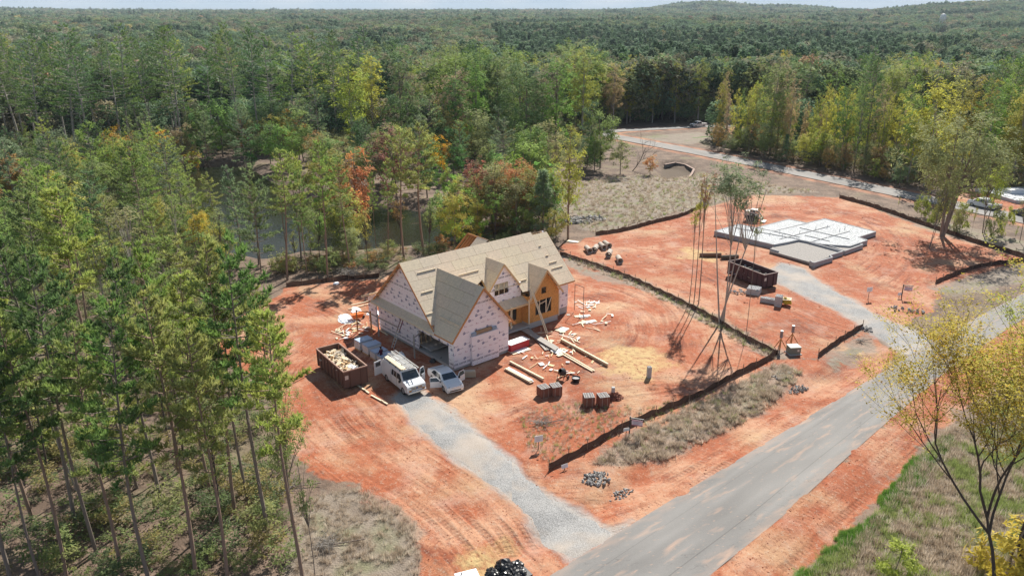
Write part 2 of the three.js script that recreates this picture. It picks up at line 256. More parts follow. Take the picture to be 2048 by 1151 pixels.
// ---------------------------------------------------------------- colour and relief maps of the ground
const CL = { clay: [0.355, 0.105, 0.044], pale: [0.47, 0.25, 0.15], dark: [0.13, 0.034, 0.018], tan: [0.47, 0.32, 0.19], litter: [0.105, 0.07, 0.05], litter2: [0.215, 0.15, 0.11], dry: [0.27, 0.225, 0.18], dry2: [0.15, 0.12, 0.09], weed: [0.13, 0.15, 0.055], green: [0.08, 0.17, 0.03], gravel: [0.31, 0.3, 0.285], dust: [0.43, 0.35, 0.275], straw: [0.50, 0.36, 0.17], mud: [0.10, 0.07, 0.045] };
function groundMaps(x0, z0, sizeX, sizeZ, n, lic) {
  const col = new Uint8Array(n * n * 4), bmp = new Uint8Array(n * n * 4), ruts = rutGrid(x0, z0, sizeX, sizeZ, n), c = [0, 0, 0];
  const mixc = (p, t) => { c[0] += (p[0] - c[0]) * t; c[1] += (p[1] - c[1]) * t; c[2] += (p[2] - c[2]) * t; };
  const R = rng(99), licAt = (f, x, z) => { const N = f.n, u = clamp((x - f.x0) / f.size * N - 0.5, 0, N - 1.01), v = clamp((z - f.z0) / f.size * N - 0.5, 0, N - 1.01), i = u | 0, j = v | 0, a = u - i, b = v - j, k = j * N + i; return lerp(lerp(f.f[k], f.f[k + 1], a), lerp(f.f[k + N], f.f[k + N + 1], a), b); };
  for (let j = 0; j < n; j++) for (let i = 0; i < n; i++) {
    const x = x0 + (i + 0.5) / n * sizeX, z = z0 + (j + 0.5) / n * sizeZ, k = j * n + i;
    const big = fbm(x / 14, z / 14, 2), mid = fbm(x / 3.1 + 50, z / 3.1, 3), fine = fbm(x / 0.55, z / 0.55 + 31, 2), g = R(), edge = mid * 1.3 + fine * 0.5;
    const clayD = look(Z.clay, x, z) + edge * 0.9;
    let h = 0.5 + 0.10 * fine + 0.05 * (g - 0.5);
    // woodland floor: needles and leaf litter with bare patches
    c[0] = CL.litter[0]; c[1] = CL.litter[1]; c[2] = CL.litter[2]; mixc(CL.litter2, clamp(0.5 + mid * 1.1 + fine * 0.7 + (g - 0.5) * 0.9)); mixc(CL.weed, clamp(big * 1.5 + mid * 0.8 - 0.35) * 0.6);
    if (clayD < 0.3) {
      const brk = clamp(0.45 + fbm(x / 7 + 5, z / 7, 3) * 1.3), s1 = (licAt(lic.fine, x, z) - 0.5) * (0.3 + 0.7 * brk), s2 = (licAt(lic.wide, x, z) - 0.5) * (0.2 + 0.75 * brk), w = sstep(0.3, -0.25, clayD);
      const keep = [c[0], c[1], c[2]]; c[0] = CL.clay[0]; c[1] = CL.clay[1]; c[2] = CL.clay[2];
      const pat = fbm(x / 5.5 + 70, z / 5.5, 4); mixc(CL.pale, clamp(0.13 + big * 1.1 + pat * 1.5 + s2 * 2.6 + s1 * 3.0 + mid * 0.8)); mixc(CL.dark, clamp(-s2 * 2.6 - s1 * 4.4 - 0.12 - big * 0.5 + fine * 0.4 + clamp(fbm(x / 5 + 31, z / 5, 4) - 0.12) * 1.3)); mixc(CL.tan, clamp(fbm(x / 8 + 90, z / 8, 3) * 1.9 - 0.22) * 0.8);
      const rut = ruts[k] * (0.35 + 0.65 * brk); mixc(CL.dark, rut * 0.5); h += s1 * 0.7 + s2 * 0.6 - rut * 0.35;
      mixc([0.42, 0.24, 0.175], clamp(fbm(x / 3.4 + 200, z / 3.4 + 20, 4) * 1.8 - 0.3) * 0.7); const speck = fine + (g - 0.5) * 1.6; if (speck > 0.72) mixc(CL.dust, 0.45); if (speck < -0.8) mixc(CL.dark, 0.6);
      c[0] = lerp(keep[0], c[0], w); c[1] = lerp(keep[1], c[1], w); c[2] = lerp(keep[2], c[2], w);
    }
    const wa = look(Z.weedA, x, z) + edge * 0.8; if (wa < 1.6 && clayD < 2) { mixc(CL.dry, sstep(1.6, 0.9, wa) * 0.8); mixc(CL.dry2, clamp(fine + (g - 0.5)) * 0.8); }
    const dryD = look(Z.dry, x, z) + edge * 1.2; if (dryD < 0.5) { const w = sstep(0.5, -0.5, dryD) * clamp(0.86 + mid * 0.5); mixc(CL.dry, w); mixc(CL.dry2, w * clamp(fine * 1.1 + (g - 0.5) * 1.3)); mixc(CL.weed, w * clamp(mid * 1.4 + big - 0.12) * 0.75); h += 0.2 * (g - 0.5); }
    const gr = look(Z.green, x, z) + edge * 0.9; if (gr < 0.9) { const w = sstep(0.9, 0.3, gr); mixc(CL.green, w); mixc(CL.weed, w * g * 0.6); }
    const st = look(Z.straw, x, z) + edge * 2.4; if (st < 0.8) mixc(CL.straw, sstep(0.8, -1.2, st) * clamp(0.75 + fine * 0.8 + (g - 0.5) * 0.5));
    const r2 = look(Z.road2, x, z) + edge * 0.7; if (r2 < 6.4) { const keep = sstep(6.4, 4.2, r2) * clamp(0.55 + mid * 0.8); mixc(CL.clay, keep * 0.8); mixc(CL.pale, keep * clamp(0.4 + mid)); }
    const gv = look(Z.gravel, x, z) + 0.7 + edge * 0.6; if (gv < 0.8) { const w = sstep(0.8, -0.3, gv) * 0.85; mixc(CL.gravel, w); mixc(CL.dust, w * clamp(big + mid * 0.8 + 0.2) * 0.8); mixc(g > 0.5 ? CL.dry2 : [0.7, 0.7, 0.7], w * 0.25); }
    const pd = look(Z.pond, x, z) + edge * 0.6; if (pd < 3) mixc(CL.mud, sstep(3, 0.6, pd));
    const bs = look(Z.basin, x, z); if (bs < 1) mixc(CL.mud, sstep(1, -0.5, bs));
    const gg = 0.93 + g * 0.14, q = k * 4; col[q] = toS(clamp(c[0] * gg)) * 255; col[q + 1] = toS(clamp(c[1] * gg)) * 255; col[q + 2] = toS(clamp(c[2] * gg)) * 255; col[q + 3] = 255;
    bmp[q] = bmp[q + 1] = bmp[q + 2] = clamp(h) * 255; bmp[q + 3] = 255;
  }
  const mk = (d, srgb) => { const t = new THREE.DataTexture(d, n, n); t.magFilter = THREE.LinearFilter; t.minFilter = THREE.LinearMipmapLinearFilter; if (srgb) t.colorSpace = THREE.SRGBColorSpace; t.needsUpdate = true; return t; };
  return [mk(col, true), mk(bmp, false)];
}
function heightGrid(x0, z0, x1, z1, nx, nz, lower) {
  const g = new THREE.PlaneGeometry(1, 1, nx, nz), p = g.attributes.position, uv = g.attributes.uv;
  for (let k = 0; k < p.count; k++) { const i = k % (nx + 1), j = (k / (nx + 1)) | 0, x = lerp(x0, x1, i / nx), z = lerp(z0, z1, j / nz); p.setXYZ(k, x, hgt(x, z) - (lower ? lower(x, z) : 0), z); uv.setXY(k, i / nx, j / nz); }
  g.computeVertexNormals(); return g;
}
{
  const N = [-56, -136, 56, -24], M = [-150, -300, 150, -20];
  const licN = { fine: { f: streaks(-56, -136, 112, 1024, 0.13, 14), x0: -56, z0: -136, size: 112, n: 1024 }, wide: { f: streaks(-150, -310, 300, 1024, 0.42, 16), x0: -150, z0: -310, size: 300, n: 1024 } };
  const licM = { fine: { f: streaks(-150, -310, 300, 1024, 0.3, 12), x0: -150, z0: -310, size: 300, n: 1024 }, wide: licN.wide };
  const mats = [[N, licN], [M, licM]].map(([q, lic]) => { const [map, bumpMap] = groundMaps(q[0], q[1], q[2] - q[0], q[3] - q[1], 2048, lic); return new THREE.MeshStandardMaterial({ map, bumpMap, bumpScale: 0.22, roughness: 0.95 }); });
  mats.push(mat(0.1, 0.085, 0.05, 1));
  const near = heightGrid(N[0], N[1], N[2], N[3], 320, 320), far = new THREE.BufferGeometry();
  const inN = (x, z, m = 1.2) => x > N[0] + m && x < N[2] - m && z > N[1] + m && z < N[3] - m, inM = (x, z, m = 3) => x > M[0] + m && x < M[2] - m && z > M[1] + m && z < M[3] - m;
  const midg = heightGrid(M[0], M[1], M[2], M[3], 200, 187, (x, z) => inN(x, z) ? 0.35 : 0);
  { const A = 180, rings = [0, 60, 120, 160, 200, 240, 280, 320, 380, 450, 540, 650, 780, 940, 1130, 1360, 1640, 1970, 2370, 2850, 3400, 3900, 4300, 4700, 5200, 6000, 7500, 9000], p = [], id = [], uv = [];
    rings.forEach((r) => { for (let a = 0; a <= A; a++) { const t = a / A * TAU, x = Math.sin(t) * r, z = -Math.cos(t) * r; p.push(x, hgt(x, z) - (inM(x, z, -30) ? 3.5 : 0), z); uv.push(0, 0); } });
    for (let i = 0; i + 1 < rings.length; i++) for (let a = 0; a < A; a++) { const k = i * (A + 1) + a; id.push(k, k + 1, k + A + 1, k + 1, k + A + 2, k + A + 1); }
    far.setAttribute('position', new THREE.Float32BufferAttribute(p, 3)); far.setAttribute('uv', new THREE.Float32BufferAttribute(uv, 2)); far.setIndex(id); far.computeVertexNormals(); if (far.attributes.normal.getY(500) < 0) { far.setIndex(id.map((_, i) => id[i - i % 3 + [0, 2, 1][i % 3]])); far.computeVertexNormals(); } }
  { const ix = near.index.array; for (let i = 0; i < ix.length; i += 3) { const t = ix[i + 1]; ix[i + 1] = ix[i + 2]; ix[i + 2] = t; } near.computeVertexNormals(); const im = midg.index.array; for (let i = 0; i < im.length; i += 3) { const t = im[i + 1]; im[i + 1] = im[i + 2]; im[i + 2] = t; } midg.computeVertexNormals(); }
  for (const g of [near, midg]) if (g.attributes.normal.getY(1000) < 0) { const ix = g.index.array; for (let i = 0; i < ix.length; i += 3) { const t = ix[i + 1]; ix[i + 1] = ix[i + 2]; ix[i + 2] = t; } g.computeVertexNormals(); }
  const all = mergeGeometries([near, midg, far], true); structure('ground', all, mats);
}
// ---------------------------------------------------------------- roads, gravel drives, water
function noiseTex(n, metres, fn) { return dataTex(n, n, (i, j, o) => fn(i / n * metres, j / n * metres, o)); }
const asphaltMap = (() => { const R = rng(3); return dataTex(1024, 1024, (i, j, o) => { const x = i / 1024 * 40, z = j / 1024 * 40, m = fbm(x / 2.5, z / 9, 3) * 0.04 + fbm(x / 9, z / 9 + 5, 2) * 0.04, g = R();
  const lane = x % 8; let v = 0.205 + m + (g - 0.5) * 0.035 + 0.03 * (Math.exp(-(((lane - 1.4) / 0.35) ** 2)) + Math.exp(-(((lane - 3.1) / 0.35) ** 2)) + Math.exp(-(((lane - 5.0) / 0.35) ** 2)) + Math.exp(-(((lane - 6.7) / 0.35) ** 2))) * (0.6 + fbm(x / 3, z / 7, 2)); if (Math.abs(fbm(x / 1.7 + 40, z / 1.7, 3)) < 0.012 && fbm(x / 6, z / 6 + 77, 2) > 0.1) v *= 0.72; const seam = Math.abs(((x * 1) % 4) - 2) < 0.03 ? 0.06 : 0; v -= seam; const dust = clamp(fbm(x / 0.9 + 3, z / 3.5, 4) * 1.6 - 0.38) + clamp(0.5 - lane * 0.5 + fbm(x, z / 2, 3) * 0.8) * 0.5 + clamp(0.5 - (8 - lane) * 0.5 + fbm(x, z / 2 + 9, 3) * 0.8) * 0.5 + (fbm(x / 0.35, z / 0.35, 2) > 0.52 ? 0.5 : 0);
  o[0] = toS(lerp(v * 1.04, 0.5, dust * 0.75)); o[1] = toS(lerp(v, 0.33, dust * 0.75)); o[2] = toS(lerp(v * 0.96, 0.24, dust * 0.75)); }); })();
const asphalt = new THREE.MeshStandardMaterial({ map: asphaltMap, roughness: 0.88 });
function strip(L, R, y, wide = 40) {   // a sheet between two edges
  const cl = new THREE.CatmullRomCurve3(L.map((p) => V3(p[0], 0, p[1])), false, 'centripetal'), cr = new THREE.CatmullRomCurve3(R.map((p) => V3(p[0], 0, p[1])), false, 'centripetal'), n = 120, m = 8, p = [], uv = [], id = []; let s = 0, last;
  for (let i = 0; i <= n; i++) { const a = cl.getPoint(i / n), b = cr.getPoint(i / n), c = a.clone().add(b).multiplyScalar(0.5); if (last) s += c.distanceTo(last); last = c;
    for (let j = 0; j <= m; j++) { const t = j / m, x = lerp(a.x, b.x, t), z = lerp(a.z, b.z, t); p.push(x, y(x, z) + 0.09 * (1 - (2 * t - 1) ** 2) * 0.6, z); uv.push(t * 8 / wide, s / wide); } }
  for (let i = 0; i < n; i++) for (let j = 0; j < m; j++) { const k = i * (m + 1) + j; id.push(k, k + 1, k + m + 1, k + 1, k + m + 2, k + m + 1); }
  const g = new THREE.BufferGeometry(); g.setAttribute('position', new THREE.Float32BufferAttribute(p, 3)); g.setAttribute('uv', new THREE.Float32BufferAttribute(uv, 2)); g.setIndex(id); g.computeVertexNormals(); return g;
}
structure('road', strip(road1L, road1R, () => 0.03), asphalt);
{ const c = new THREE.CatmullRomCurve3(road2.map((p) => V3(p[0], 0, p[1])), false, 'centripetal'), L = [], R = []; for (let i = 0; i <= 80; i++) { const p = c.getPoint(i / 80), t = c.getTangent(i / 80); L.push([p.x - t.z * 3.1, p.z + t.x * 3.1]); R.push([p.x + t.z * 3.1, p.z - t.x * 3.1]); } structure('far_road', strip(L, R, (x, z) => hgt(x, z) + 0.12), asphalt); }
const gravelMap = (() => { const R = rng(8); return dataTex(1024, 1024, (i, j, o) => { const x = i / 1024 * 30, z = j / 1024 * 30, g = R(), m = fbm(x / 2.2, z / 2.2, 3), d = clamp(fbm(x / 4 + 9, z / 4, 4) * 1.6 + 0.35); const v = 0.295 + (g - 0.5) * 0.34 + m * 0.05;
  o[0] = toS(clamp(lerp(v, 0.46, d * 0.65))); o[1] = toS(clamp(lerp(v * 0.985, 0.38, d * 0.65))); o[2] = toS(clamp(lerp(v * 0.97, 0.31, d * 0.65))); }); })();
const gravelBump = (() => { const R = rng(9); return dataTex(1024, 1024, (i, j, o) => { o[0] = o[1] = o[2] = R(); }, false); })();
function drape(sd, x0, z0, x1, z1, s) {   // a layer laid on the ground that thins out at its ragged edge
  const nx = Math.ceil((x1 - x0) / s), nz = Math.ceil((z1 - z0) / s), p = [], uv = [], id = [], map = new Int32Array((nx + 1) * (nz + 1)).fill(-1);
  const v = (i, j) => { const k = j * (nx + 1) + i; if (map[k] < 0) { const x = x0 + i * s, z = z0 + j * s, d = look(sd, x, z) + 0.75 + 0.55 * fbm(x / 2.5, z / 2.5, 3); map[k] = p.length / 3; p.push(x, hgt(x, z) + clamp(-d * 0.12, -0.12, 0.06), z); uv.push(x / 30, z / 30); } return map[k]; };
  for (let j = 0; j < nz; j++) for (let i = 0; i < nx; i++) if (look(sd, x0 + (i + 0.5) * s, z0 + (j + 0.5) * s) < 1.2) { const a = v(i, j), b = v(i + 1, j), c = v(i, j + 1), d = v(i + 1, j + 1); id.push(a, c, b, b, c, d); }
  const g = new THREE.BufferGeometry(); g.setAttribute('position', new THREE.Float32BufferAttribute(p, 3)); g.setAttribute('uv', new THREE.Float32BufferAttribute(uv, 2)); g.setIndex(id); g.computeVertexNormals(); return g;
}
const gravelMat = new THREE.MeshStandardMaterial({ map: gravelMap, bumpMap: gravelBump, bumpScale: 0.02, roughness: 0.95 });
structure('gravel_driveway', drape(Z.gravel, -26, -92, 22, -36, 0.3), gravelMat);
structure('gravel_driveway', drape(Z.gravel, 26, -112, 72, -66, 0.4), gravelMat);
{
  const bump = dataTex(512, 512, (i, j, o) => { const x = i / 512 * 16, z = j / 512 * 16; o[0] = o[1] = o[2] = 0.5 + 0.35 * (noise(x * 2, z * 2.0) + 0.5 * noise(x * 5, z * 5)); }, false);
  const wm = phys(0.02, 0.02, 0.011, 0.08, { bumpMap: bump, bumpScale: 0.05 });
  const wg = new THREE.PlaneGeometry(95, 75, 1, 1).rotateX(-Math.PI / 2); { const p = wg.attributes.position, u = wg.attributes.uv; for (let i = 0; i < 4; i++) u.setXY(i, p.getX(i) / 16, p.getZ(i) / 16); }
  wg.translate(-45, -1.25, -148); structure('pond_water', wg, wm);
}


// ---------------------------------------------------------------- building materials
function osbTexture(seed, base, spread, lines) {
  const n = 512, a = new Float32Array(n * n).fill(0.5), r = rng(seed);
  for (let k = 0; k < 9000; k++) { const x = r() * n, y = r() * n, L = 5 + r() * 16, w = 1.5 + r() * 4, t = r() * TAU, c = Math.cos(t), s = Math.sin(t), v = r(); for (let p = -L; p <= L; p += 1) for (let q = -w; q <= w; q += 1) { const i = (Math.floor(x + c * p - s * q) + n * 4) % n, j = (Math.floor(y + s * p + c * q) + n * 4) % n; a[j * n + i] = v; } }
  return dataTex(n, n, (i, j, o) => { let v = 1 + (a[j * n + i] - 0.5) * spread; if (lines && (j % 64 < 2 || i % 128 < 2)) v *= 0.72; const m = 1 + 0.12 * noise(i / 60, j / 60); for (let k = 0; k < 3; k++) o[k] = toS(base[k] * v * m); });
}
const osbRoofMap = osbTexture(21, [0.70, 0.585, 0.435], 0.22, true), osbWallMap = osbTexture(22, [0.62, 0.30, 0.085], 0.6, false);
for (const t of [osbRoofMap, osbWallMap]) t.repeat.set(1 / 2.44, 1 / 2.44);
const osbTones = [1, 0.985, 1.015, 0.97].map((k, i) => { const m = new THREE.MeshStandardMaterial({ map: osbRoofMap, roughness: 0.85 }); m.color.setRGB(k * (i === 3 ? 1.03 : 1), k, k * (i === 2 ? 0.96 : 1)); return m; });
const osbWall = new THREE.MeshStandardMaterial({ map: osbWallMap, roughness: 0.8 }), lumber = mat(0.66, 0.45, 0.24, 0.75), lumberPale = mat(0.74, 0.62, 0.44, 0.75), lumberRed = mat(0.55, 0.25, 0.09, 0.75), greyWood = mat(0.36, 0.33, 0.3, 0.8), paper = mat(0.78, 0.77, 0.75, 0.8), concrete = mat(0.42, 0.41, 0.4, 0.9), darkMetal = mat(0.03, 0.03, 0.035, 0.5);
// printed weather wrap: pale sheet with rows of logos, the name along the bottom of the roll
const wrapMap = (() => {
  const W = 1024, H = 2048, c = document.createElement('canvas'); c.width = W; c.height = H; const x = c.getContext('2d'), S = H / 6;   // 6 m tall, 3 m wide
  x.fillStyle = '#f5eef2'; x.fillRect(0, 0, W, H);
  const Y = (m) => H - m * S, r = rng(4);
  for (let k = 0; k < 260; k++) { x.fillStyle = k % 2 ? 'rgba(255,250,252,0.35)' : 'rgba(214,196,206,0.30)'; x.fillRect(r() * W, r() * H, 20 + r() * 200, 2 + r() * 5); }
  const logo = (px, m, s) => { const py = Y(m), q = s * S; x.strokeStyle = '#565c86'; x.lineWidth = q * 0.3; x.beginPath(); x.arc(px, py, q * 0.62, 0.55 * Math.PI, 2.2 * Math.PI); x.stroke(); x.fillStyle = '#565c86'; x.beginPath(); x.moveTo(px - q * 0.35, py + q * 0.2); x.lineTo(px + q * 0.1, py - q * 0.35); x.lineTo(px + q * 0.5, py + q * 0.15); x.lineTo(px + q * 0.5, py + q * 0.6); x.lineTo(px + q * 0.15, py + q * 0.6); x.closePath(); x.fill();
    x.fillStyle = '#aaa2b2'; for (let k = 0; k < 7; k++) x.fillRect(px + q * (0.85 + k * 0.33), py - q * (0.1 + (k % 3) * 0.07), q * 0.22, q * (0.34 + (k % 2) * 0.14)); };
  const red = (px, m) => { const py = Y(m); x.fillStyle = '#4a1d3e'; x.beginPath(); x.moveTo(px, py - 44); x.lineTo(px + 20, py - 24); x.lineTo(px - 20, py - 24); x.closePath(); x.fill(); x.strokeStyle = '#a8496a'; x.lineWidth = 6; x.strokeRect(px - 14, py - 22, 22, 40); x.fillStyle = '#b06a86'; x.font = 'bold 24px sans-serif'; x.fillText('CARTER', px + 18, py); x.font = '16px sans-serif'; x.fillText('LUMBER', px + 18, py + 20); };
  const grey = (px, m) => { const py = Y(m); x.fillStyle = '#9a7f92'; for (let k = 0; k < 9; k++) x.fillRect(px + k * 17, py, 12, 14); x.fillStyle = '#bba6b4'; for (let k = 0; k < 12; k++) x.fillRect(px + k * 12, py + 22, 9, 6); };
  const roll = (b) => { for (let k = 0; k < 2; k++) { logo(90 + k * 512, b + 1.02, 0.21); logo(330 + k * 512, b + 2.2, 0.21); logo(120 + k * 512, b + 2.58, 0.21); } for (let k = 0; k < 2; k++) { red(120 + k * 512, b + 1.68); grey(330 + k * 512, b + 1.70); } };
  roll(0); roll(2.74); for (let k = 0; k < 2; k++) logo(200 + k * 512, 5.75, 0.21);
  x.fillStyle = '#2c2340'; x.font = 'bold 92px sans-serif'; for (let k = 0; k < 3; k++) x.fillText('CARTER', 8 + k * 341, Y(0.5), 310);
  x.fillStyle = '#c99aa8'; for (let k = 0; k < 6; k++) { const px = 60 + k * 170, py = Y(0.2); x.beginPath(); x.moveTo(px, py - 16); x.lineTo(px + 22, py); x.lineTo(px, py + 12); x.lineTo(px - 22, py); x.closePath(); x.fill(); }
  const t = new THREE.CanvasTexture(c); t.colorSpace = THREE.SRGBColorSpace; t.wrapS = t.wrapT = THREE.RepeatWrapping; t.repeat.set(1 / 3, 1 / 6); return t;
})();
const wrap = new THREE.MeshStandardMaterial({ map: wrapMap, roughness: 0.55 });
wrap.bumpMap = dataTex(256, 256, (i, j, o) => { o[0] = o[1] = o[2] = 0.5 + 0.4 * noise(i / 40, j / 16) + 0.2 * noise(i / 9, j / 11); }, false); wrap.bumpMap.repeat.set(1 / 2, 1 / 2); wrap.bumpScale = 0.02;

// ---------------------------------------------------------------- the house under construction (local x along the ridge, z towards the front)
const house = thing('unfinished_house', 'large unfinished house with bare sheathed roof and printed pink wall wrap', 'house');
house.position.set(-11.96, 0, -77.19); house.rotation.y = 40.5 * deg;
const shapeOf = (P, holes = []) => { const s = new THREE.Shape(P.map((p) => new THREE.Vector2(p[0], p[1]))); for (const h of holes) s.holes.push(new THREE.Path(h.map((p) => new THREE.Vector2(p[0], p[1])))); return s; };
const rect = (x0, x1, y0, y1) => [[x0, y0], [x1, y0], [x1, y1], [x0, y1]];
function wallZ(name, m, z, P, holes, t = 0.14) { const g = new THREE.ExtrudeGeometry(shapeOf(P, holes), { depth: t, bevelEnabled: false }); return mesh(name, g.translate(0, 0, z - t), m, house); }
function wallX(name, m, x, P, holes, t = 0.14) { const g = new THREE.ExtrudeGeometry(shapeOf(P, holes), { depth: t, bevelEnabled: false }); return mesh(name, g.rotateY(-Math.PI / 2).translate(x + t, 0, 0), m, house); }   // faces -x
const Yr = (v) => 9.424 - 0.963 * Math.abs(v) - 0.16, Yg = (u) => 8.337 - 1.189 * Math.abs(u - 4.036) - 0.16, Y2 = (u) => 8.226 - 1.242 * Math.abs(u - 10.72) - 0.12, Y3 = (u) => 6.8 - 1.231 * Math.abs(u - 15.9) - 0.12;
wallX('gable_wall', wrap, 0.42, [[-5.6, 0.25], [2.45, 0.25], [2.45, 2.48], [7.95, 2.48], [7.95, 0.25], [8.73, 0.25], [8.73, 3.86], [5.75, 3.86], [0, Yr(0)], [-5.6, Yr(5.6)]]);
wallZ('garage_wall', wrap, 8.88, [[0.42, 0.22], [7.64, 0.28], [7.64, Yg(7.64)], [4.036, Yg(4.036)], [0.42, Yg(0.42)]]);
{ const bay = mesh('bay_wall', merge([box(3.55, 3.2, 0.28, 4.3, 1.62, 9.02)]), wrap, house); const g = new THREE.ExtrudeGeometry(shapeOf(rect(2.52, 6.08, 0.02, 3.22)), { depth: 0.3, bevelEnabled: false }); bay.geometry = g.translate(0, 0, 8.885);
  mesh('bay_header', merge([beam([3.2, 3.46, 8.96], [5.25, 3.46, 8.96], 0.16, 0.42)]), mat(0.34, 0.23, 0.14, 0.8), house); const fl = mat(0.35, 0.42, 0.5, 0.6); for (const u of [2.9, 5.6]) mesh('flashing', box(0.55, 0.3, 0.2, u, 3.4, 8.99, 0.5), fl, house); }
wallX('garage_side_wall', wrap, 7.5, [[4.5, 0.3], [8.73, 0.3], [8.73, 3.9], [4.5, 3.9]]);
wallZ('porch_wall', osbWall, 4.3, [[7.66, 0.3], [13.6, 0.3], [13.6, 3.62], [7.66, 3.62]], [rect(11.55, 12.8, 0.9, 2.7), rect(9.2, 10.3, 0.5, 2.6)]);
wallZ('dormer_wall', wrap, 4.3, [[8.62, 3.66], [13.4, 3.66], [13.4, Y2(12.88)], [12.88, Y2(12.88)], [10.72, Y2(10.72)], [8.62, Y2(8.62)]], [rect(9.5, 11.55, 4.6, 5.95)]);
wallZ('bay_front_wall', osbWall, 5.56, [[13.57, 0.62], [18.23, 0.62], [18.23, Y3(18.23)], [15.9, Y3(15.9)], [13.57, Y3(13.57)]], [rect(15.45, 16.23, 3.8, 4.6), rect(14.55, 17.08, 1.36, 3.1)]);
wallX('bay_side_wall', osbWall, 13.57, [[4.3, 0.6], [5.42, 0.6], [5.42, 3.8], [4.3, 3.8]]); wallX('bay_side_wall', osbWall, 18.09, [[4.6, 0.6], [5.42, 0.6], [5.42, 3.8], [4.6, 3.8]]);
wallZ('front_wall', wrap, 4.6, [[18.25, 0.75], [20.7, 0.75], [20.7, 4.75], [18.25, 4.75]]);
wallX('end_wall', wrap, 20.56, [[-5.6, 0.75], [4.46, 0.75], [4.46, Yr(4.46)], [0, Yr(0)], [-5.6, Yr(5.6)]]);
wallZ('rear_wall', wrap, -5.46, [[0.6, 0.4], [20.5, 0.4], [20.5, 3.8], [0.6, 3.8]]);
mesh('foundation', merge([box(7.1, 0.3, 0.4, 4.03, 0.1, 8.6), box(0.3, 0.3, 14.3, 0.62, 0.1, 1.6), box(0.3, 0.3, 4.4, 7.4, 0.12, 6.6), box(6, 0.4, 0.3, 10.6, 0.1, 4.1), box(4.55, 0.72, 0.3, 15.9, 0.26, 5.36), box(2.4, 0.85, 0.3, 19.46, 0.32, 4.4), box(0.3, 0.85, 10, 20.5, 0.32, -0.6), box(20, 0.4, 0.3, 10.6, 0.2, -5.3), box(0.3, 0.7, 1.2, 13.75, 0.25, 4.9), box(0.3, 0.7, 1, 18.05, 0.25, 4.95)]), concrete, house);
mesh('floor_slab', merge([box(6.9, 0.12, 6.2, 4.05, 0.16, 5.4), box(19.6, 0.16, 9.6, 10.6, 0.5, -0.6)]), concrete, house);
{ // framing seen through the openings
  const st = []; for (let v = -5; v < 2.4; v += 0.6) st.push(box(0.09, 2.9, 0.04, 0.64, 1.7, v)); for (let u = 1; u < 7.4; u += 0.6) st.push(box(0.04, 3.0, 0.09, u, 1.75, 2.1)); for (let v = 2.4; v < 8.6; v += 0.6) st.push(box(0.09, 3.2, 0.04, 7.33, 1.9, v)); for (let u = 0.9; u < 7.4; u += 0.6) st.push(box(0.04, 0.25, 8.0, u, 3.5, 4.7));
  for (let u = 8; u < 20; u += 0.6) st.push(box(0.04, 3, 0.09, u, 2.1, 2.2), box(0.04, 0.24, 9.5, u, 3.75, -0.4));
  mesh('stud_framing', merge(st), lumber, house);
  const ws = (n, list) => mesh(n, merge(list), lumberPale, house);
  for (const u of [10.15, 10.95]) ws('window_stud', [box(0.06, 1.38, 0.09, u, 5.27, 4.24)]);
  for (const u of [15.2, 16.25]) ws('window_stud', [box(0.1, 1.76, 0.1, u, 2.23, 5.5)]);
  ws('window_stud', [beam([15.2, 2.62, 5.5], [16.25, 2.8, 5.5], 0.06, 0.1)]); ws('window_brace', [beam([16.32, 1.4, 5.53], [17.06, 3.05, 5.53], 0.05, 0.1)]); ws('window_stud', [box(0.05, 1.75, 0.08, 12.15, 1.8, 4.24)]);
  mesh('header', merge([box(0.12, 0.3, 5.6, 0.62, 2.66, 5.2)]), lumber, house);
  // rafters under the roof deck, visible in the dormer and at the rear
  const rf = []; for (let u = 0.8; u < 20.6; u += 0.61) rf.push(beam([u, 9.1, -0.1], [u, 3.75, -5.6], 0.04, 0.2), beam([u, 9.1, 0.1], [u, 5.3, 4.0], 0.04, 0.2)); mesh('rafters', merge(rf), lumber, house);
}
// ---------------------------------------------------------------- roof: every sheet of sheathing is a panel
function clipTo(P, Q) {   // clip polygon P to the convex polygon Q (counter-clockwise)
  let out = P; for (let i = 0; i < Q.length && out.length; i++) { const a = Q[i], b = Q[(i + 1) % Q.length], side = (p) => (b[0] - a[0]) * (p[1] - a[1]) - (b[1] - a[1]) * (p[0] - a[0]), inp = out; out = [];
    for (let k = 0; k < inp.length; k++) { const p = inp[k], q = inp[(k + 1) % inp.length], sp = side(p), sq = side(q); if (sp >= 0) out.push(p); if ((sp > 0 && sq < 0) || (sp < 0 && sq > 0)) { const t = sp / (sp - sq); out.push([p[0] + (q[0] - p[0]) * t, p[1] + (q[1] - p[1]) * t]); } } }
  return out;
}
const area = (P) => { let s = 0; for (let i = 0; i < P.length; i++) { const a = P[i], b = P[(i + 1) % P.length]; s += a[0] * b[1] - b[0] * a[1]; } return s / 2; };
let panelSeed = 1;
